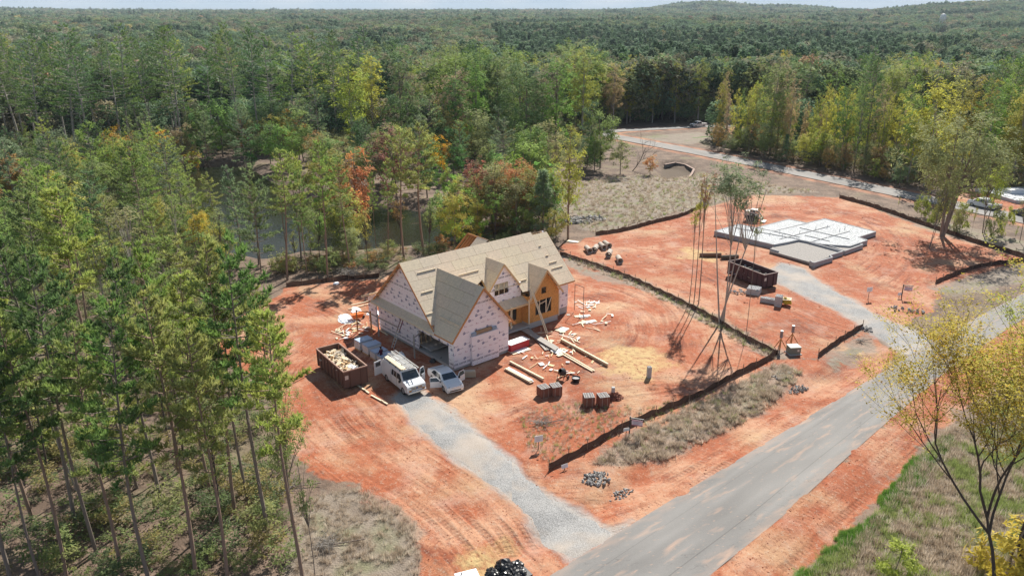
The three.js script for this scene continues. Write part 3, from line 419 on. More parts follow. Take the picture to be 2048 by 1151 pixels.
function deck(parent, O, A, B, polys, along = 2.44, up = 1.22, tone = osbTones, gap = 0.012) {   // O origin, A along the eave, B up or down the slope (unit vectors)
  const Nn = V3().crossVectors(A, B).normalize(), M = new THREE.Matrix4().makeBasis(A, B, Nn).setPosition(O), r = rng(1000 + panelSeed++);
  for (let poly of polys) { if (area(poly) < 0) poly = poly.slice().reverse(); const x0 = Math.min(...poly.map((p) => p[0])), x1 = Math.max(...poly.map((p) => p[0])), y0 = Math.min(...poly.map((p) => p[1])), y1 = Math.max(...poly.map((p) => p[1]));
    for (let j = Math.floor(y0 / up); j * up < y1; j++) for (let i = Math.floor(x0 / along) - 1; i * along < x1; i++) {
      const ox = i * along + (j & 1) * along / 2, oy = j * up, P = clipTo(rect(ox + gap, ox + along - gap, oy + gap, oy + up - gap), poly); if (P.length < 3 || Math.abs(area(P)) < 0.02) continue;
      const g = new THREE.ExtrudeGeometry(shapeOf(P), { depth: 0.02, bevelEnabled: false }), uv = g.attributes.uv, du = Math.floor(r() * 8) * 0.305, dv = Math.floor(r() * 8) * 0.305; for (let k = 0; k < uv.count; k++) uv.setXY(k, uv.getX(k) + du, uv.getY(k) + dv);
      g.translate(0, 0, (r() - 0.5) * 0.004).applyMatrix4(M); mesh('roof_panel', g, tone[Math.floor(r() * tone.length)], parent); } }
}
const lookOuts = (a, b, n, dir, L, w = 0.05) => { const o = []; for (let i = 0; i <= n; i++) { const p = a.clone().lerp(b, i / n); o.push(beam(p, p.clone().add(dir.clone().multiplyScalar(L)), w, 0.1)); } return o; };
{ // main roof
  const trim = [beam([0, 9.30, 0.02], [0, 3.52, 6.02], 0.05, 0.2), beam([0, 9.30, -0.02], [0, 3.36, -6.2], 0.05, 0.2), beam([21, 9.0, 0.32], [21, 4.08, 5.43], 0.05, 0.2), beam([21, 9.0, -0.32], [21, 3.4, -6.2], 0.05, 0.2), beam([8.3, 3.95, 5.55], [0.02, 3.95, 5.55], 0.04, 0.12), beam([18.4, 4.1, 5.42], [21, 4.1, 5.42], 0.04, 0.16), beam([0, 3.36, -6.2], [21, 3.36, -6.2], 0.04, 0.18), ...lookOuts(V3(0.03, 8.6, -0.7), V3(0.03, 3.7, -5.8), 9, V3(1, 0, 0), 0.42, 0.06), ...lookOuts(V3(0.03, 8.6, 0.7), V3(0.03, 4.4, 5.0), 8, V3(1, 0, 0), 0.42, 0.06), beam([0.02, 3.42, -6.3], [-0.5, 3.3, -6.3], 0.06, 0.14)];
  const roof = mesh('main_roof', merge(trim), lumberRed, house), s = Math.hypot(1, 0.963), k = (v) => v * s;
  deck(roof, V3(0, 9.424, 0), V3(-1, 0, 0), V3(0, -0.963 / s, 1 / s), [[[0, 0], [-8.7, 0], [-8.7, k(5.6)], [-1.2, k(5.6)], [0, k(6.0)]], [[-8.7, 0], [-12.95, 0], [-12.95, k(4.36)], [-8.7, k(4.36)]], [[-12.95, 0], [-18.68, 0], [-18.68, k(5.43)], [-13.6, k(5.43)], [-13.6, k(4.95)], [-12.95, k(4.95)]].filter((_, i) => ![3, 4, 5].includes(i)).concat([[-12.95, k(5.1)]]), [[-18.68, k(0.3)], [-21, k(0.3)], [-21, k(5.43)], [-18.68, k(5.43)]]]);
  deck(roof, V3(0, 9.424, 0), V3(1, 0, 0), V3(0, -0.963 / s, -1 / s), [[[0, 0], [18.68, 0], [18.68, k(6.2)], [0, k(6.2)]], [[18.68, k(0.3)], [21, k(0.3)], [21, k(6.2)], [18.68, k(6.2)]]]);
  // cleats nailed to the deck
  const cl = (u0, u1, v) => mesh('roof_cleat', beam([u0, 9.424 - 0.963 * v + 0.085, v], [u1, 9.424 - 0.963 * v + 0.085, v], 0.09, 0.09, 0.0), lumberPale, roof);
  for (const c of [[1.47, 3.8, 1.22], [0.76, 2.22, 2.91], [6.17, 8.9, 2.27], [0.12, 1.03, 4.68], [18.68, 19.0, 1.53], [18.89, 19.3, 2.56], [18.77, 19.96, 3.3], [18.63, 20.4, 3.88], [13.54, 14.38, 4.15]]) cl(...c);
}
function gableRoof(name, u, v0, v1, y, w, p, vEave, trimMat, tones) {   // ridge at u from v0 (in the main roof) to v1 (front)
  const t = []; for (const sgn of [-1, 1]) { t.push(beam([u, y - 0.14, v1 - 0.02], [u + sgn * w, y - w * p - 0.14, v1 - 0.02], 0.05, 0.2)); for (let i = 1; i < 8; i++) { const q = i / 8, x = u + sgn * w * q, yy = y - w * p * q - 0.12; t.push(beam([x, yy, v1 - 0.05], [x, yy, v1 - 0.5], 0.06, 0.1)); } t.push(beam([u + sgn * w, y - w * p - 0.1, v1], [u + sgn * w, y - w * p - 0.1, vEave], 0.04, 0.14)); }
  const roof = mesh(name, merge(t), trimMat, house), s = Math.hypot(1, p);
  deck(roof, V3(u, y, v1), V3(0, 0, -1), V3(1 / s, -p / s, 0), [[[0, 0], [v1 - v0, 0], [v1 - vEave, w * s], [0, w * s]]], 2.44, 1.22, tones);
  deck(roof, V3(u, y, v0), V3(0, 0, 1), V3(-1 / s, -p / s, 0), [[[0, 0], [v1 - v0, 0], [v1 - v0, w * s], [vEave - v0, w * s]]], 2.44, 1.22, tones);
  return roof;
}
const gR = gableRoof('garage_roof', 4.036, 1.109, 9.376, 8.337, 4.142, 1.189, 6.2, lumberRed, osbTones);
mesh('roof_cleat', beam([1.05, 8.337 - 1.189 * 2.986 + 0.07, 5.6], [1.05, 8.337 - 1.189 * 2.986 + 0.07, 9.0], 0.1, 0.05, -0.87), lumberPale, gR);
gableRoof('dormer_roof', 10.72, 1.245, 4.58, 8.226, 2.316, 1.242, 4.23, lumber, osbTones);
gableRoof('bay_roof', 15.9, 2.747, 6.07, 6.8, 2.598, 1.231, 6.0, lumber, osbTones);
{ const pr = mesh('pent_roof', merge([beam([-0.33, 3.36, -6], [-0.33, 3.36, 6.4], 0.04, 0.16), beam([-0.3, 3.4, -6.02], [0.4, 3.92, -6.02], 0.05, 0.14)]), lumberPale, house), s = Math.hypot(0.77, 0.58); deck(pr, V3(0.42, 4.02, -6), V3(0, 0, 1), V3(-0.77 / s, -0.58 / s, 0), [[[0, 0], [11.2, 0], [12.3, s], [0, s]]], 2.44, 0.62); }
{ const pr = mesh('porch_roof', merge([beam([8.2, 3.06, 5.52], [13.6, 3.06, 5.52], 0.05, 0.2), ...[8.6, 9.4, 10.2, 11, 11.8, 12.6, 13.3].map((u) => beam([u, 3.1, 5.5], [u, 3.62, 4.32], 0.05, 0.14)), beam([13.6, 3.06, 5.56], [15.0, 3.12, 5.62], 0.04, 0.1)]), lumber, house), s = Math.hypot(1.22, 0.55); deck(pr, V3(13.62, 3.74, 4.32), V3(-1, 0, 0), V3(0, -0.55 / s, 1.22 / s), [[[0, 0], [5.4, 0], [5.4, s], [0, s]]]); mesh('porch_post', box(0.14, 2.7, 0.14, 11.35, 1.62, 4.95), lumberPale, house); mesh('porch_post', box(0.14, 2.7, 0.14, 8.3, 1.62, 5.3), lumberPale, house); mesh('porch_floor', box(5.8, 0.2, 1.3, 10.7, 0.3, 4.95), concrete, house); mesh('corner_post', box(0.12, 3.0, 0.12, 13.5, 2.1, 5.62), lumberPale, house); mesh('corner_post', box(0.1, 2.8, 0.06, 18.28, 1.8, 5.6), lumberPale, house); }
{ // rear wing, half of its roof still bare rafters
  const t = []; for (let v = -3.9; v < -0.4; v += 0.45) t.push(beam([12.2, 9.52, v], [9.2, 7.0, v], 0.05, 0.18), beam([12.2, 9.52, v], [15.2, 7.0, v], 0.05, 0.18)); t.push(box(0.05, 0.2, 3.6, 12.2, 9.56, -2.1), beam([12.2, 9.6, -3.95], [9.2, 7.06, -3.95], 0.06, 0.2), beam([12.2, 9.6, -3.95], [15.2, 7.06, -3.95], 0.06, 0.2));
  const rw = mesh('rear_wing_roof', merge(t), lumberRed, house), s = Math.hypot(3, 2.54); deck(rw, V3(12.2, 9.66, -2.1), V3(0, 0, 1), V3(-3 / s, -2.54 / s, 0), [[[0, 0], [1.95, 0], [1.95, s], [0, s]]]); deck(rw, V3(12.2, 9.66, -0.1), V3(0, 0, -1), V3(3 / s, -2.54 / s, 0), [[[0, 0], [3.8, 0], [3.8, s], [0, s]]]);
  mesh('rear_wing_end', wallShape(), osbWall, house); function wallShape() { return new THREE.ExtrudeGeometry(shapeOf([[9.4, 6.4], [15, 6.4], [12.2, 9.4]]), { depth: 0.08, bevelEnabled: false }).translate(0, 0, -3.75); }
  // low roof that sticks out behind the left gable
  const lr = mesh('rear_porch_roof', merge([beam([-0.6, 3.62, -7.6], [2.5, 3.62, -7.6], 0.05, 0.18), beam([-0.6, 3.66, -7.6], [-0.6, 4.4, -5.8], 0.05, 0.18)]), lumberPale, house); deck(lr, V3(3, 4.5, -5.8), V3(1, 0, 0), V3(0, -0.38, -0.925), [[[-3.6, 0], [0, 0], [0, 1.95], [-3.6, 1.95]]]); wallX('rear_porch_wall', wrap, 0.1, [[-7.3, 0.3], [-5.6, 0.3], [-5.6, 4.3], [-7.3, 3.65]]);
}


// ---------------------------------------------------------------- trees: trunk with limbs, crown of many leaf-sized faces
class Tris { constructor() { this.p = []; this.n = []; this.c = []; }
  tri(a, b, c, nx, ny, nz, k) { const ux = b[0] - a[0], uy = b[1] - a[1], uz = b[2] - a[2], vx = c[0] - a[0], vy = c[1] - a[1], vz = c[2] - a[2]; if ((uy * vz - uz * vy) * nx + (uz * vx - ux * vz) * ny + (ux * vy - uy * vx) * nz < 0) { const t = b; b = c; c = t; } this.p.push(...a, ...b, ...c); for (let i = 0; i < 3; i++) { this.n.push(nx, ny, nz); this.c.push(k[0], k[1], k[2]); } }
  geo() { const g = new THREE.BufferGeometry(); g.setAttribute('position', new THREE.Float32BufferAttribute(this.p, 3)); g.setAttribute('normal', new THREE.Float32BufferAttribute(this.n, 3)); g.setAttribute('color', new THREE.Float32BufferAttribute(this.c, 3)); return g; } }
function limb(out, P, r0, r1, sides) {   // a bent tapering branch through the points P
  const n = P.length, rings = []; let prev = null;
  for (let i = 0; i < n; i++) { const a = P[Math.max(0, i - 1)], b = P[Math.min(n - 1, i + 1)], d = V3(b[0] - a[0], b[1] - a[1], b[2] - a[2]).normalize(); let s = prev || (Math.abs(d.y) > 0.9 ? V3(1, 0, 0) : V3(0, 1, 0)); s = s.clone().sub(d.clone().multiplyScalar(s.dot(d))).normalize(); prev = s; const t = V3().crossVectors(d, s), r = lerp(r0, r1, i / (n - 1)), ring = [];
    for (let k = 0; k < sides; k++) { const q = k / sides * TAU, c = Math.cos(q), z = Math.sin(q), nx = s.x * c + t.x * z, ny = s.y * c + t.y * z, nz = s.z * c + t.z * z; ring.push([P[i][0] + nx * r, P[i][1] + ny * r, P[i][2] + nz * r, nx, ny, nz]); } rings.push(ring); }
  for (let i = 0; i + 1 < n; i++) for (let k = 0; k < sides; k++) { const a = rings[i][k], b = rings[i][(k + 1) % sides], c = rings[i + 1][k], d = rings[i + 1][(k + 1) % sides]; for (const t of [[a, b, d], [a, d, c]]) for (const v of t) { out.p.push(v[0], v[1], v[2]); out.n.push(v[3], v[4], v[5]); out.c.push(1, 1, 1); } }
}
const rnorm = (r) => (r() + r() + r() - 1.5) * 1.15;
function leafCluster(out, r, cx, cy, cz, rad, count, size, ox, oy, oz, quad, tint) {
  for (let i = 0; i < count; i++) {
    const x = cx + rnorm(r) * rad, y = cy + rnorm(r) * rad * 0.75, z = cz + rnorm(r) * rad, s = size * (0.6 + r() * 0.8);
    let nx = ox + 0.12 + rnorm(r) * 0.85, ny = oy + 0.95 + rnorm(r) * 0.7, nz = oz - 0.25 + rnorm(r) * 0.85; const L = Math.hypot(nx, ny, nz) || 1; nx /= L; ny /= L; nz /= L;
    let ax = ny * 0.3 - nz, ay = nz * 0.2 - nx * 0.3, az = nx - ny * 0.2; const q = r() * TAU, M = Math.hypot(ax, ay, az) || 1; ax /= M; ay /= M; az /= M; const bx = ny * az - nz * ay, by = nz * ax - nx * az, bz = nx * ay - ny * ax, c = Math.cos(q) * s, d = Math.sin(q) * s;
    const ux = ax * c + bx * d, uy = ay * c + by * d, uz = az * c + bz * d, vx = -ax * d + bx * c, vy = -ay * d + by * c, vz = -az * d + bz * c, h = 0.85 + r() * 0.3, k = [tint[0] * h, tint[1] * h, tint[2] * h];
    out.tri([x - ux, y - uy, z - uz], [x + vx * 0.55, y + vy * 0.55, z + vz * 0.55], [x + ux, y + uy, z + uz], nx, ny, nz, k);
    if (quad) out.tri([x - ux, y - uy, z - uz], [x + ux, y + uy, z + uz], [x - vx * 0.55, y - vy * 0.55, z - vz * 0.55], nx, ny, nz, k);
  }
}
function tuft(out, r, x, y, z, dx, dy, dz, n, len, w, tint) {   // pine needles round a twig end
  for (let i = 0; i < n; i++) { let ux = dx + rnorm(r) * 0.9, uy = dy + 0.2 + rnorm(r) * 0.8, uz = dz + rnorm(r) * 0.9; const L = Math.hypot(ux, uy, uz) || 1, l = len * (0.65 + r() * 0.6); ux *= l / L; uy *= l / L; uz *= l / L; const q = r() * TAU, sx = Math.cos(q) * w, sz = Math.sin(q) * w, sy = w * 0.3, h = 0.85 + r() * 0.3, k = [tint[0] * h, tint[1] * h, tint[2] * h];
    let nx = sy * uz - sz * uy, ny = sz * ux - sx * uz, nz = sx * uy - sy * ux; const M = (Math.hypot(nx, ny, nz) || 1) * (ny < 0 ? -1 : 1); nx /= M; ny /= M; nz /= M;
    out.tri([x - sx, y - sy, z - sz], [x + sx, y + sy, z + sz], [x + ux, y + uy, z + uz], nx, ny, nz, k); }
}
function pine(seed, h, R, base, q = 1, dead = 6) {   // q: how finely the needles are drawn
  const r = rng(seed), T = new Tris(), C = new Tris(), lean = [rnorm(r) * 0.5, rnorm(r) * 0.5], P = []; const at = (t) => [lean[0] * t * t * 1.6 + 0.26 * Math.sin(t * 5 + seed), t * h, lean[1] * t * t * 1.6 + 0.26 * Math.cos(t * 4 + seed)];
  for (let i = 0; i <= 8; i++) P.push(at(i / 8)); limb(T, P, (q > 1.2 ? 0.0078 : 0.0095) * h, 0.03, 6);
  for (let i = 0; i < dead; i++) { const t = base * (0.4 + 0.6 * r()), p = at(t), a = r() * TAU, L = 0.6 + r() * 1.3; limb(T, [p, [p[0] + Math.cos(a) * L, p[1] + 0.1 * L, p[2] + Math.sin(a) * L]], 0.025, 0.008, 3); }
  const step = 0.62 / q ** 0.3; for (let y = base * h; y < h * 0.985; y += step * (0.8 + r() * 0.4)) { const f = (y / h - base) / (1 - base), prof = Math.pow(Math.sin(Math.PI * clamp(0.16 + f * 0.84)), 0.75) * (1 - f * 0.35), n = 2 + Math.floor(r() * 3);
    for (let b = 0; b < n; b++) { if (r() < 0.12) continue; const a = r() * TAU, L = R * prof * (0.55 + r() * 0.6) + 0.25, up = lerp(0.05, 0.75, f) + rnorm(r) * 0.12, p = at(y / h), dx = Math.cos(a), dz = Math.sin(a), e = [p[0] + dx * L, p[1] + up * L, p[2] + dz * L], m = [p[0] + dx * L * 0.55, p[1] + up * L * 0.4, p[2] + dz * L * 0.55]; limb(T, [p, m, e], 0.05, 0.012, 3);
      const tn = Math.max(3, Math.round(L * 4.2 * q)), tt = 0.88 + r() * 0.24, tint = [tt * (0.94 + r() * 0.14), tt, tt * (0.9 + r() * 0.15)];
      for (let k = 0; k < tn; k++) { const t = 0.35 + 0.65 * (k + r()) / tn, side = rnorm(r) * 0.42 * L * (1.1 - t) + rnorm(r) * 0.2, x = lerp(p[0], e[0], t) - dz * side, yy = lerp(p[1], e[1], t * t * 0.5 + t * 0.5) + 0.12 + r() * 0.22, z = lerp(p[2], e[2], t) + dx * side; tuft(C, r, x, yy, z, dx * 0.5, 0.45, dz * 0.5, Math.round(9 * q), 0.5, 0.085 / q ** 0.5, tint); } } }
  return { trunk: T.geo(), crown: C.geo(), h };
}
function broad(seed, h, R, base, o = {}) {   // a broadleaf tree
  const { clusters = 150, leaves = 18, size = 0.2, rad = 0.55, quad = false, stems = 1, fork = 0.35, lumpy = 0.45, tints = [[1, 1, 1]], shape = 0.8, hollow = 0.35, trunkR = 0.013, limbs = 14, spread = 0.06, limbR = 0.0032 } = o;
  const r = rng(seed), T = new Tris(), C = new Tris(), tops = [];
  for (let s = 0; s < stems; s++) { const a = r() * TAU, sp = stems > 1 ? h * spread * (0.5 + r()) : rnorm(r) * 0.3, tx = Math.cos(a) * sp, tz = Math.sin(a) * sp, w = rnorm(r) * 0.3, P = []; for (let i = 0; i <= 7; i++) { const t = i / 7; P.push([tx * t + w * Math.sin(t * 4) + Math.cos(a) * (stems > 1 ? 0.15 : 0), t * h * 0.93 * (stems > 1 ? 0.85 + r() * 0.02 : 1), tz * t + w * Math.cos(t * 3) + Math.sin(a) * (stems > 1 ? 0.15 : 0)]); } limb(T, P, trunkR * h / Math.sqrt(stems), 0.03, 6); tops.push(P); }
  const cy = h * (1 + base) / 2, ry = h * (1 - base) / 2, list = [];
  for (let k = 0, g = 0; k < clusters && g < clusters * 12; g++) { const a = r() * TAU, v = r() * 2 - 1, u = Math.sqrt(1 - v * v), rr = hollow + (1 - hollow) * Math.pow(r(), 0.5), dx = Math.cos(a) * u, dz = Math.sin(a) * u; const bul = 1 + lumpy * (noise(dx * 1.8 + seed, v * 1.8 + dz * 1.7) + 0.5 * noise(dx * 4 + seed * 2, v * 4 - dz * 4)) * 1.4; const vv = v < 0 ? -Math.pow(-v, 1 / shape) : v; const x = dx * R * rr * bul, y = cy + vv * ry * rr * Math.min(1.06, bul), z = dz * R * rr * bul; if (noise(x * 0.33 + seed, y * 0.4 + z * 0.3) < -0.12) continue; list.push([x, y, z, dx, v, dz]); k++; }
  list.forEach((c, i) => { const b = 0.86 + 0.28 * r(), t0 = tints[Math.floor(clamp(noise(c[0] * 0.25 + seed * 3, c[1] * 0.2 + c[2] * 0.2) + 0.5, 0, 0.999) * tints.length)], t = [t0[0] * b, t0[1] * b, t0[2] * b]; leafCluster(C, r, c[0], c[1], c[2], rad * (0.7 + r() * 0.6), leaves, size, c[3] * 0.8, c[4] * 0.8, c[5] * 0.8, quad, t);
    if (i % Math.max(1, Math.floor(list.length / limbs)) === 0) { const P = tops[i % stems], t1 = clamp((c[1] / h) * 0.75, 0.1, 0.9), q = P[Math.round(t1 * 7)], m = [lerp(q[0], c[0], 0.5), lerp(q[1], c[1], 0.6), lerp(q[2], c[2], 0.5)]; limb(T, [q, m, [c[0], c[1], c[2]]], limbR * h, 0.01, 4); } });
  return { trunk: T.geo(), crown: C.geo(), h };
}
function cedar(seed, h, R) { const r = rng(seed), T = new Tris(), C = new Tris(); limb(T, [[0, 0, 0], [0.1, h * 0.5, 0], [0, h * 0.97, 0.1]], 0.012 * h, 0.02, 5); const n = 130; for (let i = 0; i < n; i++) { const f = Math.pow(r(), 0.8), a = r() * TAU, L = R * (1 - f) * (0.55 + 0.55 * r()) + 0.1, b = 0.85 + r() * 0.3; leafCluster(C, r, Math.cos(a) * L, h * (0.06 + 0.93 * f), Math.sin(a) * L, 0.34, 26, 0.19, Math.cos(a), 0.3, Math.sin(a), false, [b, b, b]); } return { trunk: T.geo(), crown: C.geo(), h }; }
function bare(seed, h, n, s = 1) { const r = rng(seed), T = new Tris(); const grow = (p, d, L, rad, lev) => { const P = [p]; let q = p.slice(), e = d.slice(); for (let i = 0; i < 4; i++) { e = [e[0] + rnorm(r) * 0.22, e[1] + rnorm(r) * 0.15 + 0.03, e[2] + rnorm(r) * 0.22]; const M = Math.hypot(...e); q = [q[0] + e[0] / M * L / 4, q[1] + e[1] / M * L / 4, q[2] + e[2] / M * L / 4]; P.push(q); } limb(T, P, rad, rad * 0.5, lev > 1 ? 3 : 5); if (lev < 3) for (let k = 0; k < n; k++) { const t = 1 + Math.floor(r() * 4), a = r() * TAU; grow(P[t], [e[0] * 0.6 + Math.cos(a) * 0.8 * s, e[1] * 0.6 + 0.3, e[2] * 0.6 + Math.sin(a) * 0.8 * s], L * (0.45 + r() * 0.25), rad * 0.5, lev + 1); } }; grow([0, 0, 0], [0, 1, 0], h * 0.7, 0.012 * h, 0); return { trunk: T.geo(), crown: null, h }; }

const leafMat = (r, g, b) => { const m = new THREE.MeshPhysicalMaterial({ roughness: 1, vertexColors: true, transmission: 0.42, thickness: 0, side: THREE.DoubleSide, specularIntensity: 0.5 }); m.color.setRGB(r, g, b); return m; };
const L_ = { pine: leafMat(0.225, 0.33, 0.105), pineBright: leafMat(0.36, 0.445, 0.13), pineBlue: leafMat(0.22, 0.31, 0.165), pineTall: leafMat(0.20, 0.31, 0.105), pineTallBlue: leafMat(0.175, 0.275, 0.135), oak: leafMat(0.245, 0.37, 0.08), oakDark: leafMat(0.145, 0.25, 0.07), lime: leafMat(0.45, 0.47, 0.09), yellow: leafMat(0.58, 0.46, 0.065), orange: leafMat(0.5, 0.3, 0.11), red: leafMat(0.42, 0.2, 0.135), tan: leafMat(0.42, 0.34, 0.2), olive: leafMat(0.32, 0.35, 0.13), sage: leafMat(0.33, 0.395, 0.2) };
L_.pineTall.transmission = L_.pineTallBlue.transmission = L_.oakDark.transmission = L_.oak.transmission = 0.28;
const bark = mat(0.23, 0.185, 0.155, 0.95), barkRed = mat(0.27, 0.185, 0.14, 0.95), barkGrey = mat(0.36, 0.325, 0.29, 0.95), barkDark = mat(0.085, 0.065, 0.055, 0.95);
const toneCache = new Map(); function toned(m, k) { if (!m || !k) return m; const id = m.uuid + k; if (!toneCache.has(id)) { const c = m.clone(), t = [[1, 1, 1], [0.72, 0.78, 0.8], [1.22, 1.14, 1.0], [0.88, 1.0, 0.85], [1.1, 0.98, 1.1]][k]; c.color.setRGB(m.color.r * t[0], m.color.g * t[1], m.color.b * t[2]); toneCache.set(id, c); } return toneCache.get(id); }
const autumn = [[0.85, 1.1, 0.95], [1.05, 0.97, 0.9], [1.12, 0.88, 0.9], [0.75, 1.15, 0.95], [0.7, 1.1, 0.9]];
const KIND = {
  pineTall: [11, 12, 13, 14].map((s, i) => pine(s, 27, 3.9 + i * 0.3, 0.42 - i * 0.03, 0.72, 6)), pineNear: [21, 22, 23, 24].map((s, i) => pine(s, 22, 3.0 + (i % 2) * 0.5, 0.52 - i * 0.03, 1.25, 14)), pineYoung: [31, 32, 33].map((s, i) => pine(s, 14, 3.3, 0.12, 0.92, 4)), pineShore: [36, 37, 38].map((s, i) => pine(s, 19, 2.7 + i * 0.3, 0.5, 1.0, 8)),
  oak: [41, 42, 43, 44].map((s, i) => broad(s, 22, 5.2 + (i % 3) * 0.6, 0.08, { clusters: 230, leaves: 18, size: 0.37, rad: 0.68, lumpy: 0.6 })), poplar: [51, 52, 53, 54].map((s, i) => broad(s, 24, 3.5 + (i % 2) * 0.7, 0.16, { clusters: 165, leaves: 17, size: 0.345, rad: 0.62, lumpy: 0.6, limbs: 20 })),
  maple: [61, 62, 63].map((s) => broad(s, 12, 3.2, 0.15, { clusters: 130, leaves: 25, size: 0.26, rad: 0.52, lumpy: 0.55, tints: autumn })), small: [71, 72, 73].map((s) => broad(s, 9, 2.6, 0.12, { clusters: 105, leaves: 24, size: 0.225, rad: 0.48, lumpy: 0.55 })), shrub: [81, 82, 83].map((s) => broad(s, 3, 1.7, 0.02, { clusters: 50, leaves: 26, size: 0.17, rad: 0.3, trunkR: 0.015, limbs: 8 })),
  airy: [91, 92].map((s) => broad(s, 15, 3.4, 0.3, { clusters: 170, leaves: 26, size: 0.2, rad: 0.5, stems: 2, limbs: 40, spread: 0.08 })), cedar: [101, 102].map((s) => cedar(s, 9, 1.9)), sapling: [111, 112].map((s) => broad(s, 9, 1.1, 0.45, { clusters: 30, leaves: 18, size: 0.15, rad: 0.34, trunkR: 0.006, limbs: 16 })), dead: [121, 122].map((s) => bare(s, 9, 4)),
};
KIND.pole = [113, 114, 115].map((s) => broad(s, 12, 0.9, 0.72, { clusters: 20, leaves: 20, size: 0.13, rad: 0.32, trunkR: 0.0055, limbs: 18, limbR: 0.001 }));
let treeSeed = 1;
function plant(kind, name, x, z, h, leaf, label, group, o = {}) {
  const r = rng(5000 + treeSeed++ * 77), set = KIND[kind], v = set[o.v ?? Math.floor(r() * set.length)], s = h / v.h, wide = s * (o.wide ?? (0.88 + r() * 0.26));
  const t = thing(name, label, o.category || 'tree', group); t.position.set(x, hgt(x, z) - 0.08, z); t.rotation.y = o.turn ?? r() * TAU; t.scale.set(wide, s, wide); if (o.tilt) { t.rotation.order = 'YXZ'; t.rotation.z = o.tilt; if (o.turn === undefined) t.rotation.y = 0; }
  mesh('trunk', v.trunk, o.bark || bark, t); if (v.crown) mesh('crown', v.crown, toned(leaf, Math.floor(r() * 5)), t); return t;
}
function inside(P, x, z) { let c = false; for (let a = 0, b = P.length - 1; a < P.length; b = a++) if ((P[a][1] > z) !== (P[b][1] > z) && x < (P[b][0] - P[a][0]) * (z - P[a][1]) / (P[b][1] - P[a][1]) + P[a][0]) c = !c; return c; }
const planted = [];
function scatter(seed, P, n, gap, fn, ok = () => true) {
  const r = rng(seed), x0 = Math.min(...P.map((p) => p[0])), x1 = Math.max(...P.map((p) => p[0])), z0 = Math.min(...P.map((p) => p[1])), z1 = Math.max(...P.map((p) => p[1])); let k = 0;
  for (let g = 0; g < n * 60 && k < n; g++) { const x = lerp(x0, x1, r()), z = lerp(z0, z1, r()); if (!inside(P, x, z) || !ok(x, z) || planted.some((q) => (q[0] - x) ** 2 + (q[1] - z) ** 2 < gap * gap)) continue; planted.push([x, z]); fn(x, z, r, k++); }
  return k;
}
const pick = (r, list) => list[Math.floor(r() * list.length)];
const put = (...a) => { planted.push([a[2], a[3]]); return plant(...a); };

// --- single trees that stand out
put('pineShore', 'pine_tree', -30.7,-99.56,17.56, L_.pineBright, 'slim tall pine on the silt fence line, left of the bare pine trunk pair', undefined, { bark: barkRed });
put('pineShore', 'pine_tree', -25.39,-99.77,18.49, L_.pineBright, 'tall pine with bare reddish trunk at the fence behind the dumpster', undefined, { bark: barkRed, wide: 0.8 });
put('pineShore', 'pine_tree', -15.96,-108.63,19.5, L_.pineBright, 'tall thick crowned pine just behind the left end of the house ridge', undefined, { bark: barkRed, v: 2 });
put('pineShore', 'pine_tree', -13.56,-111.13,19.51, L_.pineBright, 'right hand pine of the pair behind the house ridge', undefined, { bark: barkRed, v: 1 });
put('pineShore', 'pine_tree', -21.32,-115.36,11.84, L_.pine, 'pine with thin trunk standing in the pond margin behind the house', undefined, { bark: barkRed, v: 0, wide: 0.6 });
put('poplar', 'broadleaf_tree', 9.05,-119.3,19.39, L_.lime, 'yellow green tree on a single straight trunk right of the house roof', undefined, { bark: barkRed, wide: 0.75, v: 1 });
put('pineYoung', 'pine_tree', -40.89,-110.12,13.6, L_.pineBlue, 'grey green pine rising from the near bank of the pond', undefined, { wide: 0.85 });
put('cedar', 'cedar_tree', 4.99,-121.06,11.12, L_.pineBlue, 'dark blue green cedar leaning beside the house roof', undefined, { wide: 1.3 });
KIND.broadFork = [broad(141, 16, 4.8, 0.3, { clusters: 260, leaves: 30, size: 0.22, rad: 0.6, stems: 3, limbs: 50, spread: 0.12, lumpy: 0.6, limbR: 0.002, trunkR: 0.02 })];
put('broadFork', 'broadleaf_tree', 70.8,-121.66,20.39, L_.olive, 'large olive green tree with forked trunk by the far silt fence', undefined, { wide: 1.15, v: 0 });
put('airy', 'broadleaf_tree', 65.24,-114.81,12.71, L_.olive, 'slender leaning tree in front of the large forked tree', undefined, { wide: 0.5, tilt: -0.12, v: 1 });
put('airy', 'broadleaf_tree', 78.69,-123.49,13.48, L_.lime, 'thin yellowing tree beside the parked white pickup', undefined, { wide: 0.7 });
put('sapling', 'sapling_tree', 81.36,-118.15,8.14, L_.olive, 'thin sapling at the right edge of the far verge');
put('pole', 'sapling_tree', 22.46,-91.03,13.27, L_.lime, 'leftmost thin trunk of the trio on the fence between the lots', undefined, { wide: 0.8, v: 0 });
put('pole', 'sapling_tree', 22.98,-90.5,16.12, L_.lime, 'middle thin trunk of the trio on the fence between the lots', undefined, { wide: 0.7, v: 1 });
put('pole', 'sapling_tree', 23.38,-90.32,17.35, L_.red, 'right hand thin trunk of the trio with sparse red leaves', undefined, { wide: 0.8, v: 0 });
put('pole', 'sapling_tree', 26.57,-80.14,15.81, L_.olive, 'thin bare stemmed sapling in front of the second dumpster', undefined, { wide: 0.45, v: 1 });
put('dead', 'leaning_tree', 27.97,-176.83,8.73, L_.oak, 'dark tree leaning right over the retention basin', undefined, { tilt: -0.6, turn: 0, bark: barkDark });
